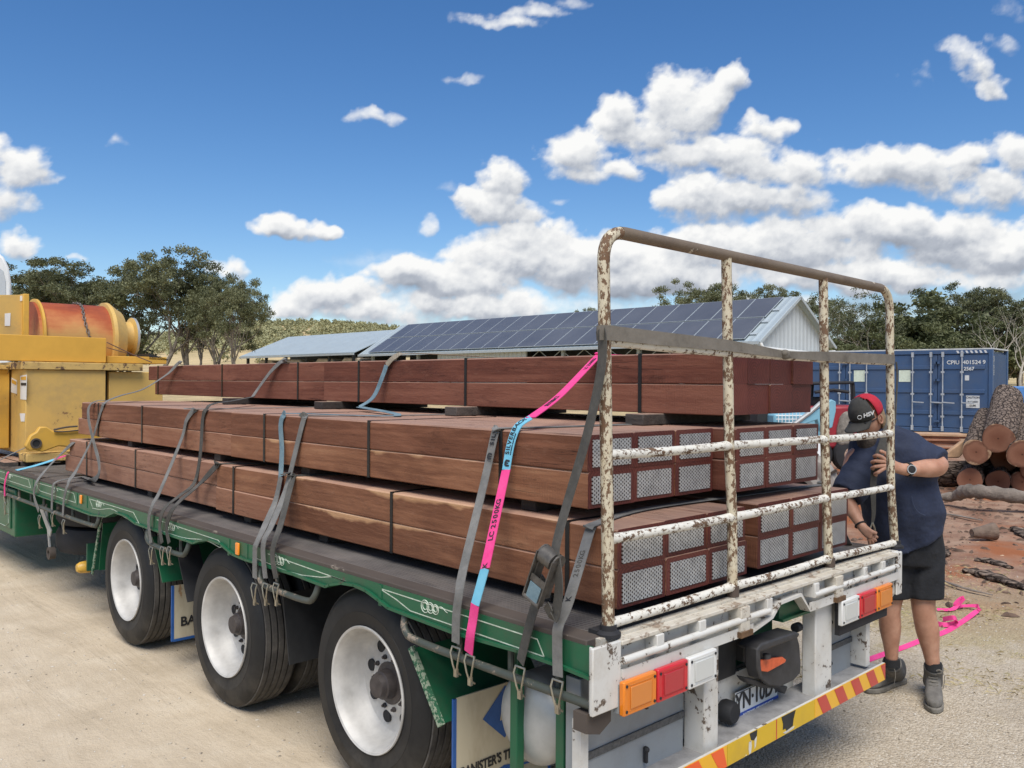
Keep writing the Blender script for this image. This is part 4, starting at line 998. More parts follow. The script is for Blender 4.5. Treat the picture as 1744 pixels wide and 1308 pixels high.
for i in (1, 2): MB().tube([N[i, 'b']+V(0, 0, .0), V(N[i, 'b'].x, -.0, DZ+.05)], .0262, 16).build('foot_collar', simple('bare brown collar', (.085, .06, .045), .7, var=.3) if 'bare brown collar' not in bpy.data.materials else bpy.data.materials['bare brown collar'], G, smooth=40)
b = MB(); b.box((-.02, .02, DZ+.004), (2.36, .06, DZ+.02)); b.build('base_angle', M_BLACK, G)
# ================================================================== TIMBER
def timbermat(name, cols, endc=None, wet=None, sap=0):
    t = NT(name); c = t.coord('Object'); oi = t.n('ObjectInfo'); ofs = t.n('VectorMath', operation='ADD'); t.l(c, ofs.inputs[0])
    cb = t.n('CombineXYZ'); r = t.math('MULTIPLY', oi.outputs['Random'], 37.); t.l(r, cb.inputs[0]); t.l(r, cb.inputs[1]); t.l(cb.outputs[0], ofs.inputs[1]); c = ofs.outputs[0]
    def mp(sc):
        m = t.n('Mapping'); t.l(c, m.inputs[0]); m.inputs['Scale'].default_value = sc; return m.outputs[0]
    g1 = t.noise(mp((34, .7, 34)), 1, 6, .6, .5); g2 = t.noise(mp((2.5, .8, 2.5)), 1, 5, .6, .6); sw = t.noise(mp((90, 14, 60)), 1, 3, .6)
    kn = t.noise(mp((4, .9, 7)), 1, 2, .5, 2.)
    f = t.math('ADD', t.math('ADD', t.math('MULTIPLY', g1, .38), t.math('MULTIPLY', g2, .50)), t.math('MULTIPLY', t.math('ABSOLUTE', t.math('SUBTRACT', kn, .5)), .45))
    f = t.math('ADD', f, t.math('MULTIPLY', t.math('SUBTRACT', oi.outputs['Random'], .5), .26))
    col = t.ramp(f, [(.32, cols[0]), (.48, cols[1]), (.64, cols[2])])
    blot = t.noise(mp((6, 3, 9)), 1, 5, .75); col = t.mix(t.math('MULTIPLY', t.mr(blot, .60, .70), .45), col, tuple(x*.35 for x in cols[0]))
    col = t.mix(t.math('MULTIPLY', t.mr(sw, .58, .78), .10), col, (.45, .30, .21))
    oz = t.n('SeparateXYZ'); t.l(t.n('TexCoord').outputs['Object'], oz.inputs[0])
    if sap:
        e = t.noise(mp((1, 1.6, 1)), 1, 4, .55, .4)
        lim = t.math('SUBTRACT', .272, t.math('MULTIPLY', e, .32*sap))
        sm_ = t.mr(t.math('SUBTRACT', oz.outputs[2], lim), -.004, .012)
        col = t.mix(sm_, col, t.ramp(g1, [(.3, (.42, .22, .11)), (.7, (.60, .37, .20))]))
    # upward sawn faces mixed towards a paler, pinker brown
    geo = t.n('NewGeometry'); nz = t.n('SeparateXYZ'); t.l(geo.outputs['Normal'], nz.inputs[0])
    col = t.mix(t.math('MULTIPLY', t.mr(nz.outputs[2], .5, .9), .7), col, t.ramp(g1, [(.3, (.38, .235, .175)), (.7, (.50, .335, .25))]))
    ck = t.noise(mp((30, .9, 55)), 1, 3, .55, .8); crk = t.math('MULTIPLY', t.mr(t.math('ABSOLUTE', t.math('SUBTRACT', ck, .5)), .012, .002), t.mr(t.noise(mp((2, 1.3, 3)), 1, 3), .52, .6)); col = t.mix(t.math('MULTIPLY', crk, .8), col, (.025, .01, .007))
    wv = t.n('TexWave', wave_type='BANDS', bands_direction='Y'); t.l(mp((1, 1, 1)), wv.inputs[0]); wv.inputs['Scale'].default_value = 34; wv.inputs['Distortion'].default_value = 2.5; saw = t.math('MULTIPLY', wv.outputs['Fac'], t.mr(blot, .40, .6)); col = t.mix(t.math('MULTIPLY', saw, .13), col, cols[0]); sw = t.math('SUBTRACT', t.math('ADD', sw, t.math('MULTIPLY', saw, .5)), crk)
    t.base(col); t.bump(t.math('ADD', t.math('ADD', sw, t.math('MULTIPLY', g1, .6)), t.math('MULTIPLY', g2, .6)), .55, .004); return t.set(.78, 0, .25)
M_TB = timbermat('sawn red gum', ((.135, .052, .028), (.225, .093, .052), (.31, .15, .088)))
M_TBL = timbermat('sawn pale red timber', ((.23, .11, .07), (.33, .17, .11), (.42, .24, .165)))
M_TBS = timbermat('sawn timber with sapwood', ((.155, .063, .033), (.265, .118, .062), (.36, .185, .10)), sap=.75)
M_TBD = timbermat('dark red gum', ((.09, .030, .020), (.155, .054, .034), (.23, .092, .058)))
def endmat():
    t = NT('waxed end grain'); c = t.coord('Object'); m = t.n('Mapping'); t.l(t.n('TexCoord').outputs['Object'], m.inputs[0]); m.inputs['Location'].default_value = (.04, 0, -.06); m.inputs['Scale'].default_value = (1, .01, 1)
    w_ = t.n('TexWave', wave_type='RINGS', rings_direction='Y'); t.l(m.outputs[0], w_.inputs[0]); w_.inputs['Scale'].default_value = 22; w_.inputs['Distortion'].default_value = 3; w_.inputs['Detail'].default_value = 3
    n = t.noise(c, 14, 5, .7); oi = t.n('ObjectInfo')
    f = t.math('ADD', t.math('MULTIPLY', w_.outputs['Fac'], .25), t.math('ADD', t.math('MULTIPLY', n, .5), t.math('MULTIPLY', oi.outputs['Random'], .3)))
    col = t.ramp(f, [(.25, (.060, .012, .010)), (.5, (.105, .024, .018)), (.8, (.15, .042, .030))]); v = t.n('TexVoronoi', feature='DISTANCE_TO_EDGE'); t.l(t.coord('Object', (1, .1, .8)), v.inputs[0]); v.inputs['Scale'].default_value = 9
    col = t.mix(t.math('MULTIPLY', t.mr(v.outputs['Distance'], .012, .0), t.mr(n, .5, .6)), col, (.02, .006, .005))
    t.base(col); t.bump(n, .3, .003); return t.set(.5, 0, .35)
M_END = endmat()
def platemat():
    t = NT('punched nail plate'); P = t.n('NewGeometry').outputs['Position']; sx = t.n('SeparateXYZ'); t.l(P, sx.inputs[0])
    u = t.math('DIVIDE', sx.outputs[0], .0115); fl = t.math('FLOOR', u); fu = t.math('ABSOLUTE', t.math('SUBTRACT', t.math('FRACT', u), .5))
    v = t.math('ADD', t.math('DIVIDE', sx.outputs[2], .0155), t.math('MULTIPLY', t.math('MODULO', t.math('ABSOLUTE', fl), 2.), .5)); fv = t.math('ABSOLUTE', t.math('SUBTRACT', t.math('FRACT', v), .5))
    n = t.noise(P, 140, 2, .6)
    hole = t.math('MULTIPLY', t.mr(fu, .33, .23), t.mr(t.math('ADD', fv, t.math('MULTIPLY', t.math('SUBTRACT', n, .5), .3)), .28, .17))
    g = t.noise(P, 25, 4, .6); col = t.ramp(g, [(.3, (.32, .32, .31)), (.7, (.50, .50, .485))]); t.base(t.mix(hole, col, (.035, .025, .022)))
    t.bump(t.math('SUBTRACT', 1., hole), .6, .002); return t.set(.5, .25, .45)
M_PLATE = platemat()
rt_ = np.random.RandomState(5)
def timber(x0, x1, y0, y1, z0, h, mat, label, group, plate=True, endm=None, notch=False):
    """one sawn sleeper, slightly out of square"""
    n = max(2, int((y1-y0)/.45)); vs = []; fs = []; g = .0025
    j = rt_.uniform(-.004, .004, (n+1, 2)); k = [0]
    for i in range(n+1):
        y = y0+(y1-y0)*i/n; a, b_ = x0+g+j[i, 0]*.5, x1-g+j[i, 0]*.5; zz = z0+.0002; zt_ = z0+h-.0006
        c = .006+abs(j[i, 1])
        for px_, pz in ((a+.003, zz), (b_-.003, zz), (b_, zz+.004), (b_, zt_-.004), (b_-c, zt_), (a+c, zt_), (a, zt_-c*.8), (a, zz+.004)): vs.append((px_, y, pz))
    for i in range(n):
        for q in range(8): fs.append((i*8+q, i*8+(q+1) % 8, (i+1)*8+(q+1) % 8, (i+1)*8+q))
    fs += [tuple(range(8)), tuple(n*8+q for q in range(7, -1, -1))]
    m = MB().add(vs, fs)
    o = m.build('sleeper_timber', [mat, endm or M_END], label=label, cat='timber', group=group, fix=True)
    for p in o.data.polygons:
        if abs(p.normal.y) > .9: p.material_index = 1
    if plate:
        w_ = x1-x0; px0 = x0+.028+rt_.uniform(-.004, .006); px1 = x1-.028; pz0 = z0+.018+rt_.uniform(-.003, .003); pz1 = z0+h-.020
        MB().box((px0, y0-.0045, pz0), (px1, y0+.001, pz1)).build('nail_plate', M_PLATE, o)
    return o
B0 = DZ+.006; TH = .148
Z1 = 1.088; Z2 = 1.436; Z3 = 1.780
ordn = ['first', 'second', 'third', 'fourth']; rw = ['lower', 'upper']
PK = dict(bl='bottom left pack', br='bottom right pack', ml='middle left pack', mr='middle right pack', tp='top pack')
GRP = 'sawn sleeper timbers stacked on the trailer'
# bottom left pack
def tmat(): return random.choice([M_TB, M_TB, M_TBS, M_TBL])
yE = onx(108.7, 796, .15).y
for r in range(2):
    z = Z1+r*TH
    timber(.150, .450, .07, 2.555, z, TH, M_TBS, 'gate end outer timber with pale sapwood, %s row of the bottom left pack' % rw[r], GRP)
    timber(.132+.006*r, .445, 2.58, 3.405, z-.0, TH, M_TBS if r else M_TB, 'short outer timber midway along the bottom left pack, %s row' % rw[r], GRP, False)
    timber(.165-.004*r, .448, 3.42, yE-(.12 if r else 0), z, TH, M_TBL, 'long pale outer timber at the cab end of the bottom left pack, %s row' % rw[r], GRP, False)
    for cidx in (1, 2): timber(.15+.3*cidx, .45+.3*cidx, .07+rt_.uniform(0, .012), yE+rt_.uniform(-.1, .1), z, TH, M_TB, '%s timber from the left in the %s row of the bottom left pack' % (ordn[cidx], rw[r]), GRP)
    for cidx in range(3): timber(1.16+.3*cidx, 1.46+.3*cidx, .08+rt_.uniform(0, .012), 6.5, z, TH, M_TB, '%s timber from the left in the %s row of the bottom right pack' % (ordn[cidx], rw[r]), GRP)
# middle packs
yM = onx(132, 760, .2).y; hM = .144
for r in range(2):
    z = Z2+r*hM
    timber(.185, .477, .25, onx(393, 700, .185).y, z, hM, M_TBS if r == 0 else M_TB, 'long outer timber at the gate end of the middle left pack, %s row' % rw[r], GRP)
    timber(.205, .477, onx(393, 700, .185).y+.02, yM-(.1 if r else 0), z, hM, M_TB, 'outer timber at the cab end of the middle left pack, %s row' % rw[r], GRP, False)
    for cidx in (1, 2): timber(.185+.292*cidx, .477+.292*cidx, .25+rt_.uniform(0, .012), yM+rt_.uniform(-.1, .2), z, hM, M_TB, '%s timber from the left in the %s row of the middle left pack' % (ordn[cidx], rw[r]), GRP)
    for cidx in range(3): timber(1.09+.26*cidx, 1.35+.26*cidx, .15+rt_.uniform(0, .012), 6.3, z, hM, M_TBD, '%s timber from the left in the %s row of the middle right pack' % (ordn[cidx], rw[r]), GRP)
# top pack
XT = 1.10
for r in range(2):
    z = Z3+r*.146; ys = onx(552 if r else 552, 620, XT).y
    timber(XT, XT+.21, .23, ys, z, .146, M_TBD, 'outer timber at the gate end of the top pack, %s row, dark waxed end' % rw[r], GRP, False)
    timber(XT+.012, XT+.21, ys+.015, onx(251 if r else 262, 640, XT).y+(.0), z, .146, M_TBD, 'outer timber at the cab end of the top pack, %s row' % rw[r], GRP, False)
    for cidx in (1, 2, 3): timber(XT+.21*cidx, XT+.21*(cidx+1), .23+rt_.uniform(-.008, .01), 7.2+rt_.uniform(-.3, .3), z, .146, M_TBD, '%s timber from the left in the %s row of the top pack, bare cracked end' % (ordn[cidx], rw[r]), GRP, False)
# bearers
M_BR = timbermat('grey bearer', ((.035, .03, .028), (.055, .048, .043), (.09, .078, .068)))
def bearer(x0, x1, y, z0, z1, lab, w_=.09):
    m = MB().box((x0, y-w_/2, z0+.001), (x1, y+w_/2, z1-.001)); m.build('bearer', M_BR, bevel=.005, label=lab, cat='bearer', group='timber bearers between the packs')
for i, (y, t_) in enumerate(((.50, 'nearest the gate'), (2.2, 'second from the gate'), (3.1, 'third from the gate'), (4.7, 'fourth from the gate'), (6.2, 'farthest from the gate'))):
    bearer(.20, 2.02, y, B0-.006, Z1, 'squat bearer on the deck under the bottom packs, %s' % t_)
for i, (y, t_) in enumerate(((.62, 'nearest the gate'), (2.45, 'second from the gate'), (3.6, 'third from the gate'), (5.2, 'farthest from the gate'))):
    bearer(.23, 1.88, y, Z1+2*TH, Z2, 'bearer between the bottom and middle packs, %s' % t_)
for i, (y, t_) in enumerate(((.62, 'nearest the gate'), (2.0, 'second from the gate'), (3.5, 'third from the gate'), (5.0, 'fourth from the gate'), (6.6, 'farthest from the gate'))):
    if y < yM: bearer(.94, 1.9, y, Z2+2*hM, Z3, 'dark bearer under the top pack, %s' % t_, .11)
    else: pass
# steel strapping
M_BAND = simple('black steel strapping', (.012, .012, .013), .4, .3, var=.2)
def band(x0, x1, z0, z1, y, lab):
    e = .0025; P = [(x0-e, y, z0-e), (x0-e, y, z1+e), (x1+e, y, z1+e), (x1+e, y, z0-e)]
    b = MB(); w_ = .022
    b.box((x0-e, y-w_/2, z0-e), (x0-e+.0016, y+w_/2, z1+e)); b.box((x1+e-.0016, y-w_/2, z0-e), (x1+e, y+w_/2, z1+e)); b.box((x0-e, y-w_/2, z1+e-.001), (x1+e, y+w_/2, z1+e+.0006)); b.box((x0-e, y-w_/2, z0-e), (x1+e, y+w_/2, z0-e+.001))
    b.build('steel_band', M_BAND, label=lab, cat='strapping band', group='black steel bands round the timber packs')
nth = ['first', 'second', 'third', 'fourth', 'fifth', 'sixth']
for i, u in enumerate((967, 667, 402, 228, 145)): band((.15 if u > 480 else .132) if u > 372 else .160, 1.05, Z1, Z1+2*TH, onx(u, 850, .15).y, '%s black steel band from the gate round the bottom left pack' % nth[i])
for i, u in enumerate((853, 628, 450, 237, 163)): band(.185 if u > 393 else .205, 1.061, Z2, Z2+2*hM, onx(u, 760, .185).y, '%s black steel band from the gate round the middle left pack' % nth[i])
for i, u in enumerate((1090, 793, 611, 505, 376, 267)): band(XT if u > 552 else XT+.012, XT+.84, Z3, Z3+.292, onx(u, 650, XT).y, '%s black steel band from the gate round the top pack' % nth[i])

# ================================================================== WEBBING STRAPS
def webmat(name, a, b_, c_):
    t = NT(name); c = t.coord('World'); n = t.noise(c, 9, 5, .7); n2 = t.noise(c, 90, 3, .6)
    t.base(t.mix(t.math('MULTIPLY', n2, .4), t.ramp(n, [(.3, a), (.5, b_), (.75, c_)]), a))
    wv = t.n('TexWave', wave_type='BANDS', bands_direction='Z'); t.l(c, wv.inputs[0]); wv.inputs['Scale'].default_value = 110; t.bump(t.math('ADD', wv.outputs['Fac'], n2), .5, .0015); return t.set(.85, 0, .2)
M_WEB = webmat('grey webbing', (.13, .13, .12), (.20, .195, .185), (.28, .27, .25))
M_WEBD = webmat('dark dirty webbing', (.06, .058, .052), (.095, .09, .08), (.15, .14, .125))
M_WEBB = webmat('blue grey webbing', (.10, .16, .19), (.17, .25, .29), (.24, .33, .36))
M_WEBT = webmat('tan webbing', (.22, .19, .14), (.32, .275, .21), (.42, .37, .29))
M_PINK = webmat('pink webbing', (.72, .05, .22), (.80, .075, .27), (.82, .11, .32))
M_SKY = webmat('sky blue webbing', (.14, .42, .56), (.18, .50, .66), (.25, .56, .70))
def sp(u, v, x): return onx(u, v, x)
def smooth_path(p, sub=5):
    p = [Vector(q) for q in p]; o = []
    for i in range(len(p)-1):
        a = p[max(i-1, 0)]; b = p[i]; c = p[i+1]; d = p[min(i+2, len(p)-1)]
        for k in range(sub):
            t = k/sub; o.append(.5*((2*b)+(c-a)*t+(2*a-5*b+4*c-d)*t*t+(3*b-a-3*c+d)*t**3))
    return o+[p[-1]]
def hook(parent, p, s=1.):
    """claw hook: wire loop through the webbing eye, hooked under the rope rail"""
    p = Vector(p); b = MB()
    for sg in (-1, 1): b.tube([p+V(0, sg*.024, .012), p+V(-.008, sg*.026, -.012), p+V(-.006, sg*.014, -.055), p+V(.0, sg*.006, -.085), p+V(.02, sg*.005, -.10)], .004, 6)
    b.tube([p+V(0, -.026, .012), p+V(0, .026, .012)], .0042, 6); b.obox(p+V(.0, 0, -.088), V(.006, 0, 0), V(0, .009, 0), V(0, 0, .016))
    b.build('hook', M_ZINC, parent, smooth=50)
def strap(label, segs, w_=.046, hk=None, name='tie_down_strap', cat='strap', wd=(0, 1, 0), group='webbing tie-down straps over the load'):
    """segs: [(material, [points])] joined end to end"""
    first = Vector(segs[0][1][0]); root = thing(name, first, label, cat, group)
    for m, pts in segs: MB().ribbon(smooth_path(pts), w_, .0035, wd).build('webbing', m, root)
    if hk is not None: hook(root, hk)
    return root
RX = XS-.026
zt1 = Z1+2*TH+.004; zt2 = Z2+2*hM+.004; zt3 = Z3+.292+.004
# a: nearest the gate, up over the bottom packs
s_a = strap('pale grey strap nearest the gate, crossing the top of the bottom packs', [(M_WEB, [sp(950, 1152, RX), sp(949, 1100, RX), sp(951, 1066, RX-.006), sp(968, 1025, RX+.05), V(.139, onx(1006, 905, .14).y, zt1-.012)]),
  (M_WEB, [V(.139, onx(1006, 905, .14).y, zt1-.012), V(.152, onx(1006, 905, .14).y, zt1), V(.6, .30, zt1+.004), V(1.3, .27, zt1+.004), V(2.055, .235, zt1), V(2.07, .235, zt1-.012), V(2.30, .20, DZ+.02), V(2.42, .20, DZ-.02), V(2.43, .20, .86)])], hk=sp(950, 1165, RX))
# d: grey strap with printing
yd = onx(846, 733, .18).y
s_d = strap('grey printed strap just left of the pink one, over the middle pack', [(M_WEB, [sp(776, 1095, RX), sp(777, 1050, RX-.004), sp(782, 1010, RX-.004), sp(790, 965, RX+.05), sp(825, 820, .12), sp(842, 742, .175), V(.182, yd-.0, zt2-.004), V(.20, yd-.01, zt2+.001), V(.6, yd-.07, zt2), V(1.06, yd-.12, zt2), V(1.5, yd-.14, zt2), V(1.87, yd-.15, zt2), V(1.885, yd-.15, zt2-.02), V(2.3, yd-.15, DZ+.05), V(2.43, yd-.15, DZ-.02), V(2.435, yd-.15, .86)])], hk=sp(777, 1108, RX))
# pink
pT = V(XT-.004, onx(1020, 613, XT).y, zt3-.006)
pM = sp(895, 712, .20)
s_c = strap('bright pink strap with a sky blue sleeve, rising over the top pack edge', [(M_PINK, [sp(798, 1112, RX), sp(801, 1082, RX-.012), sp(805, 1058, RX-.004), sp(809, 1030, RX-.004)]), (M_SKY, [sp(809, 1030, RX-.004), sp(826, 968, RX+.035)]),
  (M_PINK, [sp(826, 968, RX+.035), sp(862, 800, .135)]), (M_SKY, [sp(862, 800, .135), sp(870, 756, .165), sp(882, 726, .19), sp(904, 711, .235)]), (M_PINK, [sp(904, 711, .235), sp(955, 672, .62), pT, V(XT+.02, pT.y, zt3), V(XT+.4, pT.y, zt3), V(XT+.84, pT.y, zt3), V(XT+.86, pT.y, zt3-.03), V(2.42, pT.y, DZ), V(2.435, pT.y, .86)])], .046, hk=sp(801, 1122, RX))
def web_text(s, path, size, start, parent, mat=None, side=0., bold=.0008, sx=1.0, off=.003):
    """letters printed along a webbing path, each lying on the strap"""
    path = smooth_path(path, 8); cum = [0]
    for a, b_ in zip(path[:-1], path[1:]): cum.append(cum[-1]+(b_-a).length)
    M = MB(); pos = start
    for chx in s:
        adv = size*sx*(.66 if chx not in ' IL1' else (.34 if chx in 'I ' else .56))
        if chx != ' ':
            q = pos+adv/2; i = max(k for k in range(len(cum)-1) if cum[k] <= q) if q < cum[-1] else len(cum)-2
            t = (q-cum[i])/(cum[i+1]-cum[i]); p = path[i].lerp(path[i+1], t); d = (path[i+1]-path[i]).normalized(); wv = V(0, 1, 0); wv = (wv-d*wv.dot(d)).normalized(); n = d.cross(wv)
            o = text_obj(chx, size, M_INK, 't', None, (0, 0, 0), d, wv, bold=bold, sx=sx, ext=.0004)
            me = o.data; c_ = p+n*off+wv*side; M.add([tuple(v.co+c_) for v in me.vertices], [tuple(f.vertices) for f in me.polygons]); bpy.data.objects.remove(o)
        pos += adv
    return M.build('lettering', mat or M_INK, parent, fix=False)
A_, B_ = sp(826, 968, RX+.035), sp(862, 800, .135)
web_text('LC 2500KG', [A_, B_], .034, (B_-A_).length*.26, s_c); web_text('K', [A_, B_], .03, 0.0, s_c)
bl_ = [sp(862, 800, .135), sp(870, 756, .165), sp(882, 726, .19), sp(904, 711, .235)]
def gorilla(path, at_, parent, size=.03, mat=None):
    d = (path[1]-path[0]).normalized(); wv = V(0, 1, 0); wv = (wv-d*wv.dot(d)).normalized(); n = d.cross(wv); c_ = path[0]+d*at_+n*.003; b = MB()
    for pl2 in ([(-.5, .1), (-.3, .45), (.1, .5), (.5, .3), (.5, .05), (.2, -.0), (.1, .2), (-.1, .2), (-.2, .0)], [(-.5, .1), (-.2, .0), (-.25, -.5), (-.5, -.5)], [(.5, .05), (.2, 0), (.15, -.5), (.4, -.5)], [(-.1, .2), (.1, .2), (.05, -.3), (-.1, -.3)]):
        b.prism([c_+wv*(y*size)+d*(x*size) for x, y in pl2], n*.0005)
    b.build('printed_mark', mat or M_INK, parent)
gorilla(bl_, .028, s_c); web_text('SILVERBACK', bl_, .031, .062, s_c, side=.006, sx=.92); web_text('SUPERIOR RESTRAINT', bl_, .009, .062, s_c, side=-.014, bold=.0003)
up_ = [sp(904, 711, .235), sp(955, 672, .62), pT]
web_text('SILVERBACK', up_, .030, .22, s_c); web_text('LC 2500KG', up_, .028, .78, s_c)
gd = [sp(825, 820, .12), sp(842, 742, .175)]
gorilla(gd, .11, s_d); web_text('SILV', [sp(825, 820, .12), sp(842, 742, .175), V(.182, yd, zt2-.004)], .034, .155, s_d)
web_text('2500KG', [sp(968, 1025, RX+.05), V(.139, onx(1006, 905, .14).y, zt1-.012)], .03, .10, s_a, mat=M_WEBD); web_text('K', [sp(968, 1025, RX+.05), V(.139, onx(1006, 905, .14).y, zt1-.012)], .03, .0, s_a)
# ratchet strap, gate post to rope rail
gp = N[0, 4]+V(-.0, 0, .0)
s_b = strap('dark ratchet strap tied from the left gate post down to the rope rail', [(M_WEBD, [sp(886, 1128, RX), sp(900, 1070, RX-.004), sp(912, 1030, RX-.004), sp(928, 985, RX-.01)]), (M_WEBD, [sp(944, 950, RX-.035), sp(950, 915, RX-.02), sp(968, 850, -.10), sp(1000, 740, -.075), sp(1022, 640, -.05), sp(1026, 585, -.05), V(gp.x-.027, -.005, gp.z+.04)]),
   (M_WEBD, [sp(946, 940, RX-.03), sp(952, 1000, RX-.03), sp(944, 1050, RX-.02), sp(930, 1030, RX-.02)])], .05, hk=sp(886, 1142, RX), wd=(.25, 1, 0))
b = MB(); c0 = sp(930, 975, RX-.03); ax = (sp(945, 925, RX-.03)-sp(915, 1015, RX-.03)).normalized(); wv = V(0, 1, 0); wv = (wv-ax*wv.dot(ax)).normalized(); nn = ax.cross(wv)
if nn.x > 0: nn = -nn
for sg in (-1, 1):
    b.obox(c0+wv*sg*.034, ax*.085, wv*.0025, nn*.018); b.obox(c0+wv*sg*.040-ax*.02+nn*.025, ax*.09, wv*.0025, nn*.012)
    b.lathe([(.032, -.003), (.032, .003)], c0+ax*.06+wv*sg*.038, wv, 14)
b.tube([c0+ax*.06-wv*.04, c0+ax*.06+wv*.04], .012, 10); b.lathe([(.034, -.03), (.034, .03)], c0+ax*.06+nn*.006, wv, 20)
b.tube([c0-ax*.11-wv*.042+nn*.03, c0-ax*.11+wv*.042+nn*.03], .007, 8); b.obox(c0-ax*.03+nn*.03, ax*.012, wv*.034, nn*.003)
b.build('ratchet', simple('dirty ratchet steel', (.11, .10, .088), .5, .4, var=.4, scale=30), s_b, smooth=40)
MB().obox(c0-ax*.075+nn*.032, ax*.03, wv*.028, nn*.002).build('ratchet_tag', M_WEBB, s_b)
# the horizontal run across the gate, knotted
zz = [onp(u, v, 1, -.028) for u, v in ((1022, 566), (1040, 567), (1130, 577), (1237, 588), (1300, 598), (1336, 604), (1410, 607), (1500, 611), (1522, 612))]
b = thing('gate_strap', zz[0], 'wide grey strap stretched across the gate with a knot in it', 'strap', 'webbing tie-down straps over the load')
wl = [.052, .052, .05, .046, .040, .03, .046, .05, .05]
MB().ribbon(zz, wl, .005, (0, 0, 1)).build('webbing', M_WEB if False else webmat('grey brown webbing', (.13, .115, .095), (.20, .18, .15), (.26, .235, .20)), b)
MG = bpy.data.materials['grey brown webbing']
for i in (0, 3):
    c = V(N[i, 4].x if (i, 4) in N else 2.36, 0, zz[0 if i == 0 else -1].z)
    MB().lathe([(.0262, -.026), (.028, 0), (.0262, .026)], c, (0, 0, 1), 20).build('wrap', MG, b, smooth=50)
MB().ball(zz[5]+V(0, -.004, 0), .024, 12, 8, (1.1, .8, .95)).ball(zz[5]+V(-.014, -.008, .006), .016, 10, 7).ball(zz[5]+V(.016, -.006, -.006), .017, 10, 7, (1.3, .8, .8)).build('knot', MG, b, smooth=True)
MB().tube(smooth_path([V(2.375, -.03, 2.05), V(2.395, -.028, 1.98), V(2.40, -.022, 1.85), V(2.40, -.015, 1.72)]), .005, 6).build('cord', M_WEBD, b)
# e: three straps at the second and third axle gap
ye = onx(484, 706, .185).y
s = strap('blue-grey strap from the top pack past the middle pack, its upper end tan', [(M_WEB, [sp(434, 985, RX), sp(434, 940, RX-.004), sp(437, 925, RX), sp(449, 900, RX+.06), sp(469, 853, .10), sp(478, 812, .13)]), (M_WEBB, [sp(478, 812, .13), sp(480, 766, .165), sp(478, 724, .178), V(.185, ye, zt2-.004), sp(500, 704, .23), V(.6, ye-.55, zt2+.003), sp(612, 693, .92)]),
   (M_WEBB, [sp(612, 693, .92), sp(636, 676, 1.0), sp(652, 640, 1.06), sp(658, 622, 1.08)]), (M_WEBT, [sp(658, 622, 1.08), sp(672, 608, XT-.005), sp(690, 602, XT+.03), sp(715, 602, XT+.2), V(XT+.5, onx(700, 604, XT).y-.25, zt3+.02), V(XT+.84, onx(700, 604, XT).y-.3, zt3)])], hk=sp(434, 998, RX))
yf = onx(520, 706, .185).y
s = strap('grey strap right of the blue-grey one over the edge of the middle pack', [(M_WEB, [sp(452, 985, RX), sp(448, 945, RX-.004), sp(450, 920, RX), sp(463, 894, RX+.06), sp(486, 836, .10), sp(504, 766, .165), sp(515, 722, .178), V(.187, yf, zt2-.003), sp(530, 707, .24), V(.7, yf-.2, zt2), V(1.85, yf-.3, zt2), V(1.9, yf-.3, zt2-.05), V(2.42, yf-.3, DZ), V(2.435, yf-.3, .86)])], hk=sp(453, 998, RX))
yg = onx(500, 812, .15).y
s = strap('dark grey strap stopping at the bottom pack edge above the second wheel', [(M_WEBD, [sp(470, 985, RX), sp(464, 950, RX-.004), sp(467, 925, RX), sp(478, 893, RX+.07), V(.147, yg, zt1-.006), V(.16, yg, zt1), V(1.0, yg-.3, zt1), V(2.05, yg-.3, zt1), V(2.075, yg-.3, zt1-.03), V(2.42, yg-.3, DZ), V(2.435, yg-.3, .86)])], hk=sp(471, 998, RX))
# f
yf2 = onx(334, 692, .205).y
s = strap('thin grey strap over the middle pack, hooked beside the front wheel', [(M_WEB, [sp(257, 925, RX), sp(253, 890, RX-.004), sp(259, 862, RX), sp(274, 833, RX+.09), sp(309, 748, .17), sp(318, 715, .195), V(.20, yf2, zt2-.002), V(.25, yf2-.02, zt2), V(1.85, yf2-.2, zt2), V(1.9, yf2-.2, zt2-.05), V(2.42, yf2-.2, DZ), V(2.435, yf2-.2, .86)])], .042, hk=sp(258, 935, RX))
s = strap('strap dropping off the top pack onto the middle pack', [(M_WEBD, [sp(276, 925, RX), sp(272, 895, RX), sp(280, 866, RX), sp(305, 845, RX+.10), sp(331, 822, .14), sp(341, 775, .165), sp(345, 715, .196), V(.20, onx(352, 695, .205).y, zt2-.002), sp(362, 688, .26), sp(395, 683, .55), sp(430, 676, .95)]),
   (M_WEB, [sp(430, 676, .95), sp(441, 660, 1.02), sp(462, 632, 1.08), sp(484, 613, XT+.008), V(XT+.06, onx(484, 613, XT).y-.05, zt3), V(XT+.84, onx(484, 613, XT).y-.1, zt3)])], .042, hk=sp(277, 935, RX))
yh = onx(376, 788, .15).y
s = strap('strap crossing slantwise from the deck edge to the top of the bottom pack', [(M_WEBD, [sp(288, 925, RX), sp(284, 895, RX), sp(298, 862, RX), sp(338, 826, .10), V(.13, yh, zt1-.004), V(.15, yh, zt1), V(.6, yh-.25, zt1), V(1.05, yh-.3, zt1)])], .042, hk=sp(289, 935, RX))
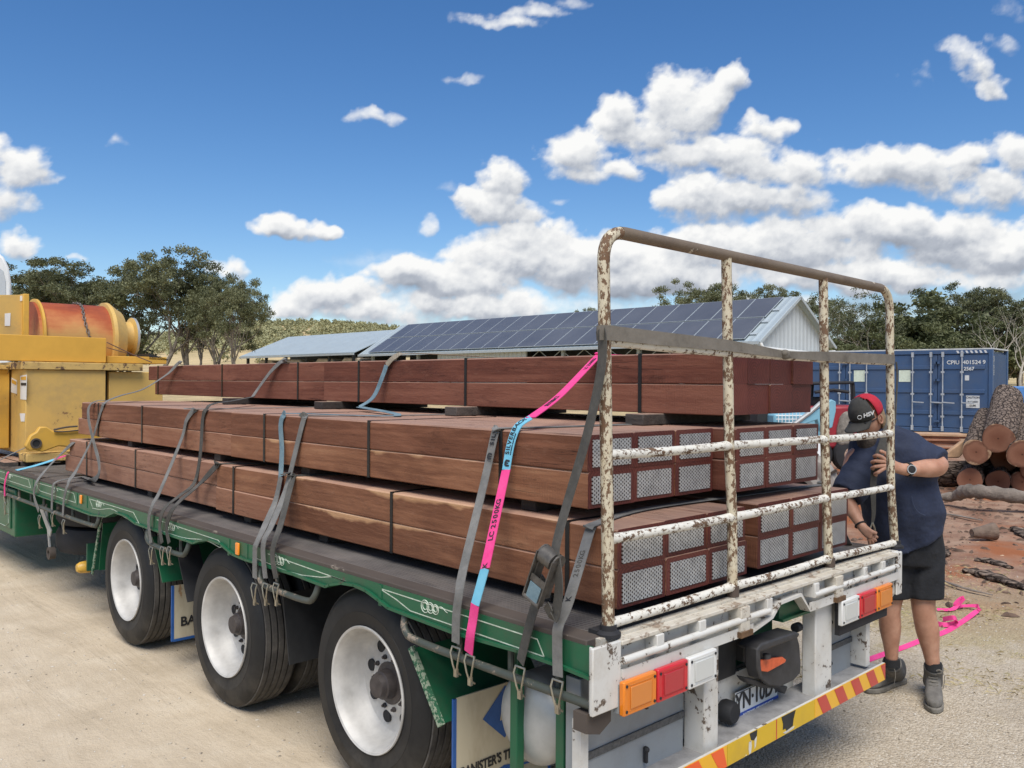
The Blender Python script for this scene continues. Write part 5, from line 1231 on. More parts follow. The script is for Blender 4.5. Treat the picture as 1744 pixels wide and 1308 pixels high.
# g
s = strap('long thin strap from the cab end of the top across both lower packs', [(M_WEB, [sp(107, 880, RX), sp(109, 850, RX), sp(117, 822, RX), sp(132, 797, .02), sp(158, 745, .17), sp(172, 700, .20), sp(180, 685, .212), sp(205, 674, .40), sp(243, 663, .85), sp(284, 638, 1.06), sp(306, 617, XT), V(XT+.06, onx(308, 617, XT).y, zt3), V(XT+.84, onx(308, 617, XT).y, zt3)])], .042, hk=sp(109, 888, RX))
s = strap('slack grey strap looping down the cab end of the packs onto the deck', [(M_WEB, [sp(186, 682, .30), sp(165, 683, .22), sp(152, 692, .16), sp(151, 715, .13), sp(160, 755, .12), sp(168, 785, .10), sp(168, 808, .09), sp(157, 818, .10), sp(143, 812, .16), sp(120, 815, .03), sp(98, 820, XS+.01), sp(90, 830, RX), sp(88, 868, RX)])], .045, hk=sp(90, 876, RX))
s = strap('strap slanting down from the cab end of the bottom pack to the rail', [(M_WEB, [sp(66, 870, RX), sp(58, 845, RX), sp(62, 822, RX), sp(80, 798, .0), sp(105, 772, .12), sp(124, 755, .16), sp(135, 750, .22), sp(150, 750, .5)])], .045, hk=sp(68, 880, RX))
s = strap('pink and sky blue strap at the far left, low over the deck', [(M_PINK, [sp(8, 845, RX), sp(8, 825, RX), sp(13, 806, XS-.01), sp(20, 803, XS+.03)]), (M_SKY, [sp(20, 803, XS+.03), sp(60, 793, .05), sp(92, 783, .14)]), (M_PINK, [sp(92, 783, .14), sp(106, 778, .18), sp(120, 774, .3)])], .04, hk=sp(9, 858, RX))
# ================================================================== YELLOW WINCH MACHINE at the front of the trailer
M_YELP = chipped('machine yellow', (.64, .37, .06), (.10, .055, .03), .16, 5, .5, (.28, .19, .08), .6)
M_YELT = chipped('faded tan yellow', (.62, .40, .115), (.16, .09, .04), .14, 5, .55, (.30, .22, .12), .6)
M_YELB = chipped('rusty yellow rim', (.58, .39, .13), (.085, .05, .03), .36, 14, .6, (.24, .15, .07), .6)
M_YELO = simple('orange yellow plate', (.66, .36, .05), .5, var=.10, scale=2)
YM = 8.1
def yq(u, v, y=YM): return ony(u, v, y)
W = thing('winch_machine', (.9, 8.9, DZ), 'yellow winch machine with a rusty drum strapped on the front of the trailer', 'machine')
xa = .20; xb = yq(180, 700).x; zt_ = yq(46, 629).z; zb2 = yq(46, 775).z
MB().box((xa, YM, zb2), (xb, YM+1.5, zt_)).build('body', M_YELT, W, bevel=.01)
MB().box((xb+.05, YM+.05, zb2), (yq(243, 700).x+.25, YM+1.5, yq(46, 631).z)).build('side_tank', M_YELT, W, bevel=.01)
MB().box((xb, YM+.12, zb2), (xb+.05, YM+1.3, zt_)).build('gap_shade', M_CHASS, W)  # dark fill stands in for the shade in the gap
MB().box((xa-.7, YM+.55, zb2+.04), (xa-.02, YM+2.2, zt_)).build('rear_panel', M_YELP, W, bevel=.01)
MB().box((xa-.03, YM-.03, zt_), (yq(242, 620).x, YM+1.5, yq(46, 616).z)).build('rim', M_YELB, W, bevel=.006)
MB().box((xa-.75, YM+.5, zt_), (xa-.04, YM+2.2, zt_+.05)).build('rim', M_YELB, W, bevel=.006)
z5, z6 = yq(90, 572).z, yq(90, 616).z
MB().box((xa-1.2, YM+.04, z6+.002), (yq(181, 600, YM+.04).x, YM+.12, z5)).build('front_beam', M_YELO, W, bevel=.006)
MB().box((yq(182, 600, YM+.1).x+.002, YM+.1, yq(200, 618).z), (yq(284, 612, YM+.1).x, YM+.9, yq(200, 606).z)).build('side_beam', M_YELO, W, bevel=.005)
MB().prism([(xa-1.2, YM+.5, z5-.05), (yq(45, 560, YM+.5).x, YM+.5, z5-.05), (yq(45, 510, YM+.5).x, YM+.5, yq(45, 502, YM+.5).z), (xa-1.2, YM+.5, yq(0, 508, YM+.5).z-.05)], (0, .05, 0)).build('side_plate', M_YELT, W, bevel=.004)
MB().box((yq(40, 500, YM+.45).x, YM+.45, z5-.05), (yq(50, 500, YM+.45).x, YM+.62, yq(40, 500, YM+.45).z)).build('side_plate', M_YELP, W, bevel=.006)
# drum
yd_ = YM+.85; c0 = yq(50, 572, yd_); cz_ = yq(120, 578, yd_).z; R0 = yq(120, 517, yd_-.1).z-cz_
def drummat():
    t = NT('rust stained drum'); P = t.n('NewGeometry').outputs['Position']; sx = t.n('SeparateXYZ'); t.l(P, sx.inputs[0]); n = t.noise(P, 2.2, 5, .6); n2 = t.noise(t.coord('World', (1, 8, 8)), 2, 4, .6)
    f = t.math('ADD', t.math('MULTIPLY', n, .6), t.math('ADD', t.math('MULTIPLY', n2, .2), t.math('MULTIPLY', t.math('SUBTRACT', sx.outputs[2], cz_+.06), .75)))
    t.base(t.ramp(f, [(.28, (.52, .30, .10)), (.42, (.50, .20, .07)), (.56, (.36, .085, .03)), (.75, (.19, .04, .025))])); return t.set(.6, 0, .3)
xe = yq(172, 560, yd_).x; xf = yq(192, 560, yd_).x
MB().lathe([(R0, 0), (R0, xe-c0.x)], (c0.x, yd_, cz_), (1, 0, 0), 56).build('drum', drummat(), W, smooth=40)
MB().lathe([(R0+.01, 0), (R0+.035, .005), (R0+.035, .03), (R0, .045)], (c0.x+.03, yd_, cz_), (1, 0, 0), 56).build('drum_flange', M_YELP, W, smooth=35)
MB().lathe([(R0, 0), (R0+.04, .01), (R0+.045, .05), (R0-.02, xf-xe), (R0-.05, xf-xe+.05), (.2, xf-xe+.08), (0, xf-xe+.08)], (xe, yd_, cz_), (1, 0, 0), 56).build('drum_flange', M_YELT, W, smooth=35)
sc_ = yq(214, 574, yd_); rr_ = abs(yq(214, 541, yd_).z-sc_.z)
MB().lathe([(rr_*.75, 0), (rr_*.72, .1), (rr_*.8, .18), (rr_, .20), (rr_, .235), (rr_*.9, .24), (0, .235)], (xf+.01, yd_, sc_.z), (1, 0, 0), 40).build('capstan', M_YELT, W, smooth=35)
MB().lathe([(rr_*.96, 0), (rr_+.004, .004), (rr_+.004, .03), (rr_*.96, .034)], (xf+.212, yd_, sc_.z), (1, 0, 0), 40, closed=True).build('capstan_rim', M_ALU, W, smooth=35)
# chain over the drum
cx_ = yq(126, 520, yd_).x; b = MB()
for k in range(22):
    a = math.radians(100-k*0+(-1)*0)-math.radians(k*7.0)*-1
    a = math.radians(85+k*5.6); q = V(cx_+.02*math.sin(k*.4)+.002*k, yd_+math.cos(a)*(R0+.014), cz_+math.sin(a)*(R0+.014)); tdir = V(0, -math.sin(a), math.cos(a)); nd = V(0, math.cos(a), math.sin(a))
    side = V(1, 0, 0) if k % 2 else nd
    b.tube([q+tdir*.026*math.cos(t)+side*.014*math.sin(t) for t in [2*PI*j/10 for j in range(10)]], .0055, 5, closed=True)
CH = b.build('chain', simple('grey chain', (.20, .18, .16), .6, .4, var=.4, scale=30), W, smooth=50)
# decals
M_LAB = simple('paper label', (.72, .71, .68), .6, var=.06)
def decal(pts_uv, y=None, x=None, name='decal', m=None):
    p = [ony(u, v, y) if y is not None else onx(u, v, x) for u, v in pts_uv]; return MB().prism(p, (0, -.003, 0) if y is not None else (-.003, 0, 0)).build(name, m or M_LAB, W)
decal([(35, 640), (46, 638), (45, 681), (35, 680)], x=xa-.001); decal([(20, 643), (29, 648), (29, 671), (19, 668)], x=xa-.001); decal([(34, 704), (43, 704), (42, 718), (36, 718)], x=xa-.001)
decal([(36, 652), (44.5, 652), (44.5, 656.5), (36, 656.5)], x=xa-.005, m=M_INK); decal([(36, 642), (44.5, 641), (44.5, 647), (36, 647)], x=xa-.005, m=M_YELO); decal([(20.5, 646), (28, 650), (28, 656), (20.5, 652)], x=xa-.005, m=M_YELO)
decal([(8, 534), (18, 533), (17, 555), (8, 555)], y=YM+.498); decal([(34, 504), (40, 503), (40, 512), (34, 513)], y=YM+.498)
# lug with eye at the foot
b = MB(); yl = 7.72
P_ = [(43, 760), (52, 742), (62, 736), (68, 727), (80, 727), (92, 735), (118, 733), (150, 730), (180, 740), (180, 757), (150, 757), (125, 762), (100, 760), (72, 770), (60, 767), (50, 768)]
b.prism([ony(u, v, yl) for u, v in P_], (0, .07, 0)); b.build('lug_arm', M_YELP, W, bevel=.012)
e = ony(61, 755, yl); MB().lathe([(.036, -.02), (.052, -.02), (.052, .02), (.036, .02)], e, (0, 1, 0), 24, closed=True).build('lug_eye', M_EDGE, W, smooth=35)
MB().lathe([(.034, 0), (0, .001)], e+V(0, -.012, 0), (0, 1, 0), 20).build('lug_hole', M_CHASS, W)  # dark disc painted in for the shaded hole of the eye
MB().box((ony(38, 780, 7.9).x, 7.75, DZ+.045), (ony(178, 780, 7.9).x, 8.05, DZ+.13)).build('foot_beam', M_YELB, W, bevel=.01)
for u in (16, 40, 120): 
    x_ = ony(u, 780, 7.95).x; MB().box((x_-.06, 7.9, DZ+.004), (x_+.09, 9.2, DZ+.044)).build('timber_skid', M_BR, W)
b = MB(); b.tube(smooth_path([ony(92, 732, 7.7), ony(105, 729, 7.7), ony(118, 727, 7.7), ony(132, 726, 7.7)]), .009, 8); b.tube(smooth_path([ony(92, 735, 7.7), ony(110, 735, 7.7), ony(130, 733, 7.7), ony(150, 731, 7.7)]), .007, 8); b.build('steel_rope', M_EDGE, W, smooth=40)
b = MB(); b.tube([ony(182, 583, YM), ony(222, 602, YM-.1), ony(258, 617, 7.4)], .006, 6); b.tube([ony(182, 592, YM), ony(225, 604, YM-.1), ony(256, 616, 7.45)], .005, 6); b.build('steel_rope', simple('rusty rope', (.12, .06, .04), .8, var=.3), W, smooth=40)
MB().prism([ony(254, 602, 8.2), ony(286, 612, 8.2), ony(286, 614, 8.2), ony(254, 612, 8.2)], (0, .4, 0)).build('grey_rag', M_CHASS, W)  # dark prism for the grey rag on the side beam
strap('grey strap holding the yellow winch machine, slanting down at the left edge', [(M_WEBD, [onx(-6, 668, .1), onx(5, 650, .13), onx(14, 632, .17), V(xa, YM+.6, zt_+.07)])], .045)
strap('thin rope strap low across the deck in front of the yellow machine', [(M_WEB, [ony(-10, 789, 7.6), ony(18, 774, 7.7), ony(44, 762, 7.8)])], .03)

# white truck cab at the left edge
M_CAB = simple('white cab paint', (.66, .67, .66), .35, var=.04, bump=0)
dC = 13.5
def dp(u, v, d=dC): return dep(u, v, d)
K = thing('truck_cab', dep(-60, 900, dC), 'white truck cab with a curved roof fairing cut by the left edge', 'truck')
side = [(-260, 900), (12, 900), (18, 520), (19, 480), (15, 455), (6, 437), (-10, 424), (-40, 416), (-260, 412)]
cdir = ray(30, 654); cdir.z = 0; cdir.normalize(); fz = MB().prism([dp(u, v) for u, v in side], cdir*2.2); fz.build('cab_shell', M_CAB, K, bevel=.04)
MB().prism([dp(u, v)-FW*.004 for u, v in [(-60, 452), (-6, 452), (6, 462), (10, 480), (10, 515), (-60, 515)]], -FW*.006).build('side_panel', simple('pale grey recess', (.42, .45, .47), .4, var=.05), K)
MB().prism([dp(u, v)-FW*.004 for u, v in [(-250, 560), (-40, 560), (-40, 760), (-250, 760)]], -FW*.01).build('window', simple('dark cab glass', (.02, .025, .03), .1, var=.1), K)
for dd in (0, 1.3):
    p = dep(-20+ (0 if dd == 0 else 60), 900, 11.5+dd*.3); p.z = .5
    MB().lathe([(.28, 0), (.30, -.01), (.44, .02), (.5, .05), (.5, .25), (.45, .28), (.28, .28)], p, (1, 0, 0), 40, closed=True).build('tyre', M_BLACK, K, smooth=35)

# ================================================================== LOG PILE
def barkm():
    t = NT('furrowed bark'); c = t.coord('Object'); v = t.n('TexVoronoi', feature='DISTANCE_TO_EDGE'); m = t.n('Mapping'); t.l(t.n('TexCoord').outputs['Object'], m.inputs[0]); m.inputs['Scale'].default_value = (14, 5, 14); t.l(m.outputs[0], v.inputs[0]); v.inputs['Scale'].default_value = 1
    n = t.noise(c, 9, 6, .75, .5); cr = t.mr(v.outputs['Distance'], .0, .12)
    col = t.ramp(n, [(.3, (.085, .062, .048)), (.5, (.19, .145, .115)), (.72, (.34, .26, .20))]); t.base(t.mix(cr, (.03, .022, .018), col))
    t.bump(t.math('ADD', cr, n), .9, .03); return t.set(.95, 0, .1)
M_LBARK = barkm()
def cutm():
    t = NT('sawn log end'); c = t.coord('Object'); g = t.n('TexGradient', gradient_type='SPHERICAL'); sx = t.n('SeparateXYZ'); t.l(t.n('TexCoord').outputs['Object'], sx.inputs[0])
    r2_ = t.math('SQRT', t.math('ADD', t.math('MULTIPLY', sx.outputs[0], sx.outputs[0]), t.math('MULTIPLY', sx.outputs[2], sx.outputs[2])))
    n = t.noise(c, 9, 4, .6); r3 = t.math('ADD', r2_, t.math('MULTIPLY', n, .02))
    oi = t.n('ObjectInfo'); n = t.math('ADD', n, t.math('MULTIPLY', t.math('SUBTRACT', oi.outputs['Random'], .5), .5)); t.base(t.mix(t.mr(r2_, .0, .02), (.03, .015, .01), t.ramp(t.math('ADD', t.math('MULTIPLY', n, .35), t.math('MULTIPLY', r3, 2.6)), [(.25, (.20, .085, .05)), (.62, (.27, .13, .08)), (.76, (.17, .08, .05)), (.83, (.42, .28, .17))])))
    w2 = t.math('SINE', t.math('MULTIPLY', r3, 260.)); t.bump(w2, .12, .002); return t.set(.8, 0, .2)
M_LCUT = cutm()
logdir = ray(1700, 654); logdir.z = 0; logdir = logdir.normalized()+RT*.045
def log(u, v, d, r, L, label, dz=0.1, rnd_seed=0, dirv=None, cat='log', name='log'):
    rg = np.random.RandomState(rnd_seed); a = dep(u, v, d); dv = (dirv or logdir).normalized(); e = a+dv*L+V(0, 0, dz); dv = (e-a).normalized()
    X = dv.cross(V(0, 0, 1)).normalized(); Z = X.cross(dv); n = 26; m = 44; vs = []; fs = []
    for i in range(n+1):
        q = i/n
        for k in range(m):
            t = 2*PI*k/m; rr = r*(1+.18*q)*(1+.05*math.sin(3*t+rnd_seed)+.03*math.sin(5*t+q*4))
            if 0 < i < n: rr += r*.16*(float(fbm(np.array(t*4.2+rnd_seed*3), np.array(q*L*3.0+5), 3, 77))-.4)
            vs.append((rr*math.cos(t), q*L, rr*math.sin(t)))
    for i in range(n):
        for k in range(m): fs.append((i*m+k, i*m+(k+1) % m, (i+1)*m+(k+1) % m, (i+1)*m+k))
    fs.append(tuple(n*m+k for k in range(m-1, -1, -1)))
    me = bpy.data.meshes.new('bark'); me.from_pydata(vs, [], fs); me.materials.append(M_LBARK); me.shade_smooth()
    root = thing(name, a, label, cat, 'rough bark logs in the pile'); rot = Matrix((X, dv, Z)).transposed().to_euler(); root.rotation_euler = rot
    o = bpy.data.objects.new('bark', me); COL.objects.link(o); o.parent = root
    ce = [(.935*r*(1+.05*math.sin(3*t+rnd_seed))*math.cos(t), -.004, .935*r*(1+.05*math.sin(3*t+rnd_seed))*math.sin(t)) for t in [2*PI*k/m for k in range(m)]]
    ed = [(x/.935, 0, z/.935) for x, _, z in ce]; vv = ce+ed
    me2 = bpy.data.meshes.new('cut_end'); me2.from_pydata(vv, [], [tuple(range(m))]+[(k, (k+1) % m, m+(k+1) % m, m+k) for k in range(m)]); me2.materials.append(M_LCUT)
    o2 = bpy.data.objects.new('cut_end', me2); COL.objects.link(o2); o2.parent = root
for a in ((1662.6, 770, 14.4, .215, 3.6, 'left log of the second tier in the log pile', .42, 1), (1700, 747, 14.2, .242, 4.0, 'topmost log crowning the log pile', .62, 2), (1741, 774, 13.9, .225, 4, 'bright-ended log at the right edge beside the topmost one', .5, 3),
          (1652, 817, 14.6, .195, 3.6, 'bottom left log of the pile', .1, 4), (1700, 820, 14.7, .19, 3.6, 'middle log of the bottom tier', .1, 5), (1711, 783, 15.1, .22, 3.4, 'dark recessed log directly under the topmost one', .2, 6),
          (1741, 821, 14.7, .185, 3.6, 'bottom tier log at the right edge', .1, 7), (1758, 798, 14.6, .19, 3.6, 'small log peeping between the right edge logs', .1, 8), (1790, 800, 14.8, .22, 3.6, 'log just beyond the right edge of the pile', .1, 9)):
    if a[0] < 1780: log(a[0], a[1], a[2], a[3], a[4], a[5], a[6], a[7])
log(1560, 806, 15.5, .21, 2.1, 'long bark log lying sideways behind the man, left of the pile', .0, 12, dirv=RT*1.0+FW*.1)
M_GREYL = simple('weathered grey wood', (.20, .165, .135), .95, var=.5, scale=3, bump=.8, bscale=14, dist=.03, coord='Object')
pts = [dep(u, v, d) for u, v, d in ((1585, 846, 13.6), (1625, 846, 13.4), (1640, 838, 13.2), (1660, 837, 13.0), (1700, 841, 12.9), (1750, 848, 12.8), (1800, 850, 12.7))]
MB().tube(smooth_path(pts, 6), [.05+.055*min(1, i/14)+.012*math.sin(i*1.7) for i in range(37)], 14).build('fallen_log', M_GREYL, smooth=True, label='weathered grey log lying on the ground in front of the log pile', cat='log')
M_SLAB = simple('fresh sawn board', (.33, .155, .09), .8, var=.25, scale=5, bump=.3)
M_SLABP = simple('pale split wood', (.46, .29, .17), .85, var=.25, scale=5, bump=.3)
for k in range(5):
    z = .45+k*.055; a = dep(1500, 700, 21+.0*k); c_ = dep(1652, 700, 20.5); a.z = c_.z = z+.08
    MB().bar(a+FW*(k % 2)*.1, c_-RT*.15*(k % 3), .9, .045).build('sawn_board', [M_SLAB, M_SLABP][k == 4], label=['lowest', 'second lowest', 'middle', 'second highest', 'top pinkish'][k]+' board of the flat stack by the container', cat='board', group='sawn boards stacked by the container')
MB().prism([dep(1612, 772, 15.6), dep(1645, 748, 15.6), dep(1642, 772, 15.6), dep(1634, 780, 15.6), dep(1613, 780, 15.6)], FW*.12).build('wood_slab', M_SLABP, bevel=.02, label='pale split slab of wood leaning left of the log pile', cat='wood')
a = dep(1727, 690, 24); M_TUB = simple('light blue steel', (.07, .21, .48), .5, var=.15)
BN = thing('blue_bin', dep(1760, 700, 24.4), 'light blue steel bin on legs at the right edge behind the logs', 'bin')
MB().prism([dep(1728, 658, 24), dep(1800, 658, 24), dep(1800, 695, 24), dep(1727, 690, 24)], FW*.9).build('tub', M_TUB, BN, bevel=.03)
for u, d_ in ((1732, 24.05), (1795, 24.05), (1732, 24.8), (1795, 24.8)):
    q = dep(u, 690, d_); e = q.copy(); e.z = gh(q.x, q.y)-.05; MB().bar(q, e, .08, .08, (1, 0, 0)).build('leg', M_TUB, BN)
MB().prism([dep(1730, 655, 24.2), dep(1800, 655, 24.2), dep(1800, 658, 24.2), dep(1730, 658, 24.2)], FW*.6).build('x', M_CHASS, label='x', cat='x') if False else None

# ================================================================== VEHICLES BEHIND THE LOAD
UV = thing('utility_vehicle', dep(1420, 900, 16), 'open utility vehicle with a black canopy parked before the container', 'vehicle')
def dq(u, v, d=16.): return dep(u, v, d)
MB().prism([dq(1376, 651), dq(1455, 649), dq(1457, 654), dq(1376, 656)], FW*1.5).build('canopy', M_BLACK, UV, bevel=.02)
for u, d in ((1380, 16.05), (1453, 16.05), (1384, 17.3), (1450, 17.3)): MB().tube([dep(u, 654, d), dep(u+(3 if u > 1420 else -3), 700, d)], .03, 8).build('pillar', M_BLACK, UV, smooth=40)
MB().tube([dq(1388, 668), dq(1420, 664), dq(1446, 668)], .03, 8).build('roll_bar', M_BLACK, UV, smooth=40)
MB().prism([dq(1372, 692), dq(1462, 690), dq(1468, 712), dq(1468, 765), dq(1372, 765)], FW*2.0).build('body', simple('red plastic body', (.28, .02, .03), .45, var=.2), UV, bevel=.06)
MB().prism([dq(1384, 676, 16.3), dq(1412, 676, 16.3), dq(1414, 696, 16.3), dq(1382, 696, 16.3)], FW*.3).build('seat', M_CHASS, UV, bevel=.05)
MB().prism([dq(1434, 708, 15.9), dq(1444, 700, 15.9), dq(1456, 702, 15.9), dq(1456, 760, 15.9), dq(1428, 760, 15.9), dq(1428, 730, 15.9)], FW*.4).build('seat_cover', simple('dusty camouflage cloth', (.21, .19, .16), .95, var=.6, scale=7), UV, bevel=.06)
for u in (1390, 1452): MB().lathe([(.15, 0), (.30, .02), (.33, .06), (.33, .22), (.30, .25), (.15, .25)], dq(u, 775, 15.9), FW, 28, closed=True).build('wheel', M_BLACK, UV, smooth=35)
TC = thing('loader_tractor', dep(1370, 900, 11.5), 'light blue loader tractor with dusty wheels seen behind the timber ends', 'tractor')
M_LBL = simple('faded light blue paint', (.19, .40, .50), .5, var=.12, scale=3)
def dt(u, v, d=11.5): return dep(u, v, d)
MB().prism([dt(1345, 728), dt(1400, 693), dt(1416, 680), dt(1424, 684), dt(1424, 700), dt(1418, 728), dt(1398, 736), (dt(1392, 715)), dt(1356, 728)], FW*.14).build('loader_arm', M_LBL, TC, bevel=.012)
MB().tube([dt(1350, 724), dt(1380, 702), dt(1398, 686)], .03, 8).build('hydraulic_ram', M_ALU, TC, smooth=40)
MB().box((0, 0, 0), (0, 0, 0)) if False else None
MB().prism([dt(1290, 700, 12.3), dt(1328, 700, 12.3), dt(1328, 740, 12.3), dt(1290, 740, 12.3)], FW*.8).build('cab_side', M_CHASS, TC)
MB().prism([dt(1318, 705, 12), dt(1400, 705, 12), dt(1400, 780, 12), dt(1318, 780, 12)], FW*1.2).build('body', M_LBL, TC, bevel=.03)
b = MB()
for k in range(7): b.tube([dt(1326+k*6, 700, 11.9), dt(1326+k*6, 724, 11.9)], .006, 5)
for k in range(4): b.tube([dt(1322, 702+k*6, 11.9), dt(1366, 702+k*6, 11.9)], .006, 5)
b.build('mesh_guard', M_WPIPE, TC)
MB().prism([dt(1391, 752), dt(1399, 752), dt(1399, 786), dt(1391, 786)], FW*.3).build('side_step', M_WPIPE, TC, bevel=.01)
M_DUST = simple('dust covered rubber', (.30, .275, .245), .95, var=.25, scale=6, bump=.3)
for u, vv, R_, d_ in ((1361, 836, .52, 11.3),):
    cc = dt(u, vv, d_); axd = (-FW*.9-RT*.3); axd.z = 0
    MB().lathe([(.14, 0), (.20, -.03), (.30, .0), (.34, -.03), (R_*.88, -.04), (R_, .0), (R_, .34), (.2, .36), (.14, .3)], cc, -axd, 48, closed=True).build('wheel', M_DUST, TC, smooth=35)
    MB().lathe([(.0, .05), (.15, .05)], cc, -axd, 24).build('hub', M_CHASS, TC)
    b = MB(); X = axd.normalized(); A = X.cross(V(0, 0, 1)).normalized(); B = X.cross(A)
    for k in range(22):
        t = 2*PI*k/22; rd_ = A*math.cos(t)+B*math.sin(t); tg = -A*math.sin(t)+B*math.cos(t)
        b.obox(cc+rd_*(R_-.02)+X*.02, rd_*.045, (tg*.7+X*.3)*.022, X*.05)
    b.build('tread_lug', M_EDGE, TC)

# ================================================================== GROUND LITTER
def scatter(name, label, cat, mat, n, region, size, seed, flat=.35, ar=1., up=0):
    rg = np.random.RandomState(seed); vs = []; fs = []; k = 0
    while k < n:
        x, y = region(rg)
        z = gh(x, y); s = size(rg); a = rg.rand()*PI; ca, sa = math.cos(a), math.sin(a); w_ = s*ar*(.6+.8*rg.rand()); h = s*flat*(.6+.8*rg.rand())
        b0 = len(vs); r1 = rg.uniform(.7, 1.2, 6)
        for j in range(6):
            t = 2*PI*j/6; ex, ey = math.cos(t)*w_*r1[j], math.sin(t)*s*r1[j]; vs.append((x+ex*ca-ey*sa, y+ex*sa+ey*ca, z+h*.12))
        for j in range(3):
            t = 2*PI*j/3+.5; ex, ey = math.cos(t)*w_*.5, math.sin(t)*s*.5; vs.append((x+ex*ca-ey*sa, y+ex*sa+ey*ca, z+h*(.85+.3*rg.rand())))
        for j in range(3):
            p0, p1, p2 = b0+2*j, b0+2*j+1, b0+(2*j+2) % 6; q0, q1 = b0+6+j, b0+6+(j+1) % 3
            fs += [(p0, p1, q0), (p1, p2, q1), (p1, q1, q0)] if True else []
        fs.append((b0+6, b0+7, b0+8)); k += 1
    return MB().add(vs, fs).build(name, mat, fix=False, label=label, cat=cat, kind='stuff')
def stonemat():
    t = NT('loose stones'); n = t.noise(t.coord('World'), 33, 1, .5); t.base(t.ramp(n, [(.3, (.17, .14, .105)), (.45, (.36, .31, .24)), (.6, (.50, .45, .37)), (.75, (.62, .58, .52))])); return t.set(.95, 0, .15)
def reg_right(rg):
    while 1:
        x = rg.uniform(.6, 7.5); y = rg.uniform(-2.0, 3.5)
        if (x < 2.6 and y > -.15 and rg.rand() < .6) : continue
        if rg.rand() < math.exp(-(max(0, x-2.5))*.42): return x, y
def reg_left(rg):
    x = rg.uniform(-1.6, 1.2); y = .9+rg.rand()**1.3*8; return x, y
M_STONE = stonemat()
scatter('loose_gravel', 'loose gravel stones behind the trailer bumper', 'gravel', M_STONE, 15000, reg_right, lambda r: .0035+.006*r.rand()**2.5, 1, .55)
scatter('sand_grit', 'scattered small stones on the sandy ground beside the wheels', 'gravel', M_STONE, 5000, reg_left, lambda r: .0025+.009*r.rand()**5, 2, .5)
def reg_red(rg):
    x = 5.5+rg.rand()**.8*13; y = -3+(x-5.5)*.15+rg.rand()*(5+x*.35); return x, y
M_BCHIP = simple('bark chips', (.13, .085, .06), .95, var=.6, scale=3, bump=0)
scatter('bark_litter', 'bark chips and splinters littering the red dirt', 'bark', M_BCHIP, 7000, reg_red, lambda r: .010+.075*r.rand()**4, 3, .35, .28)
M_BCHIP2 = simple('pale wood chips', (.38, .27, .18), .95, var=.5, scale=3, bump=0)
scatter('wood_chips', 'pale wood splinters littering the red dirt', 'wood chips', M_BCHIP2, 3500, reg_red, lambda r: .007+.04*r.rand()**4, 4, .3, .28)
def piece(pts, r, label, m=M_LBARK, name='bark_slab', fl=.45):
    p = [onz(u, v, .03) for u, v in pts]; b = MB(); p = smooth_path(p, 5); n = len(p)
    b.tube(p, [r*(.35+.65*math.sin(PI*min(1, (i+.6)/n)))*(1+.25*math.sin(i*2.1)) for i in range(n)], 9)
    b.v = [(x, y, .02+(z-.02)*fl+gh(x, y)) for x, y, z in b.v]; b.build(name, m, smooth=True, label=label, cat='bark', group='bark slabs on the ground by the man')
piece([(1640, 970), (1665, 974), (1700, 984), (1752, 1002)], .09, 'long dark bark slab running off the right edge')
piece([(1660, 952), (1690, 956), (1722, 966)], .07, 'ragged bark slab above the long dark one')
piece([(1727, 898), (1736, 904), (1752, 916)], .08, 'broken bark slab cut by the right edge')
piece([(1585, 944), (1606, 944), (1612, 936)], .06, 'small bark lump beside the man at hip height of his shorts')
piece([(1590, 872), (1640, 880), (1672, 886)], .03, 'thin pale stick lying on the red dirt', M_GREYL)
piece([(1600, 985), (1640, 1000), (1690, 1012)], .02, 'thin dark stick above the pink strap', M_GREYL)
st = thing('log_offcut', onz(1675, 915, .1), 'short round log offcut lying alone on the dirt', 'log')
a = onz(1655, 908, .10); c_ = onz(1693, 905, .12)
MB().tube([a, c_], [.05, .11], 20).build('bark', simple('brown bark', (.16, .115, .085), .95, var=.5, scale=6, bump=.6, bscale=25, dist=.02), st, smooth=40)
MB().lathe([(.105, 0), (0, .001)], c_, (c_-a), 20).build('cut_end', M_SLABP, st)
# straw
def grass():
    rg = np.random.RandomState(6); vs = []; fs = []
    for k in range(15000):
        x = rg.uniform(2.9, 8); y = rg.uniform(-2.2, 1.8)
        d = float(fbm(np.array(x*1.3+3), np.array(y*1.3), 2, 91)); 
        if d < .42+.25*rg.rand()*math.exp(-(x-2.9)) or rg.rand() < (x-5.2)*.35: continue
        z = gh(x, y); a = rg.rand()*2*PI; L = .02+.05*rg.rand(); h = L*rg.uniform(.05, .45); w_ = .0014
        dx, dy = math.cos(a)*L, math.sin(a)*L; b0 = len(vs)
        vs += [(x-dy*w_/L, y+dx*w_/L, z+.002), (x+dy*w_/L, y-dx*w_/L, z+.002), (x+dx*.6, y+dy*.6, z+h), (x+dx, y+dy, z+h*.8)]; fs += [(b0, b0+1, b0+2), (b0+2, b0+3, b0)]
    t = NT('dead straw'); n = t.noise(t.coord('World'), 5, 3); t.base(t.ramp(n, [(.35, (.36, .28, .14)), (.55, (.55, .46, .27)), (.7, (.46, .44, .2))])); 
    MB().add(vs, fs).build('dead_grass', t.set(.9, 0, .1), fix=False, label='dead straw grass on the ground by the man', cat='grass', kind='stuff')
grass()
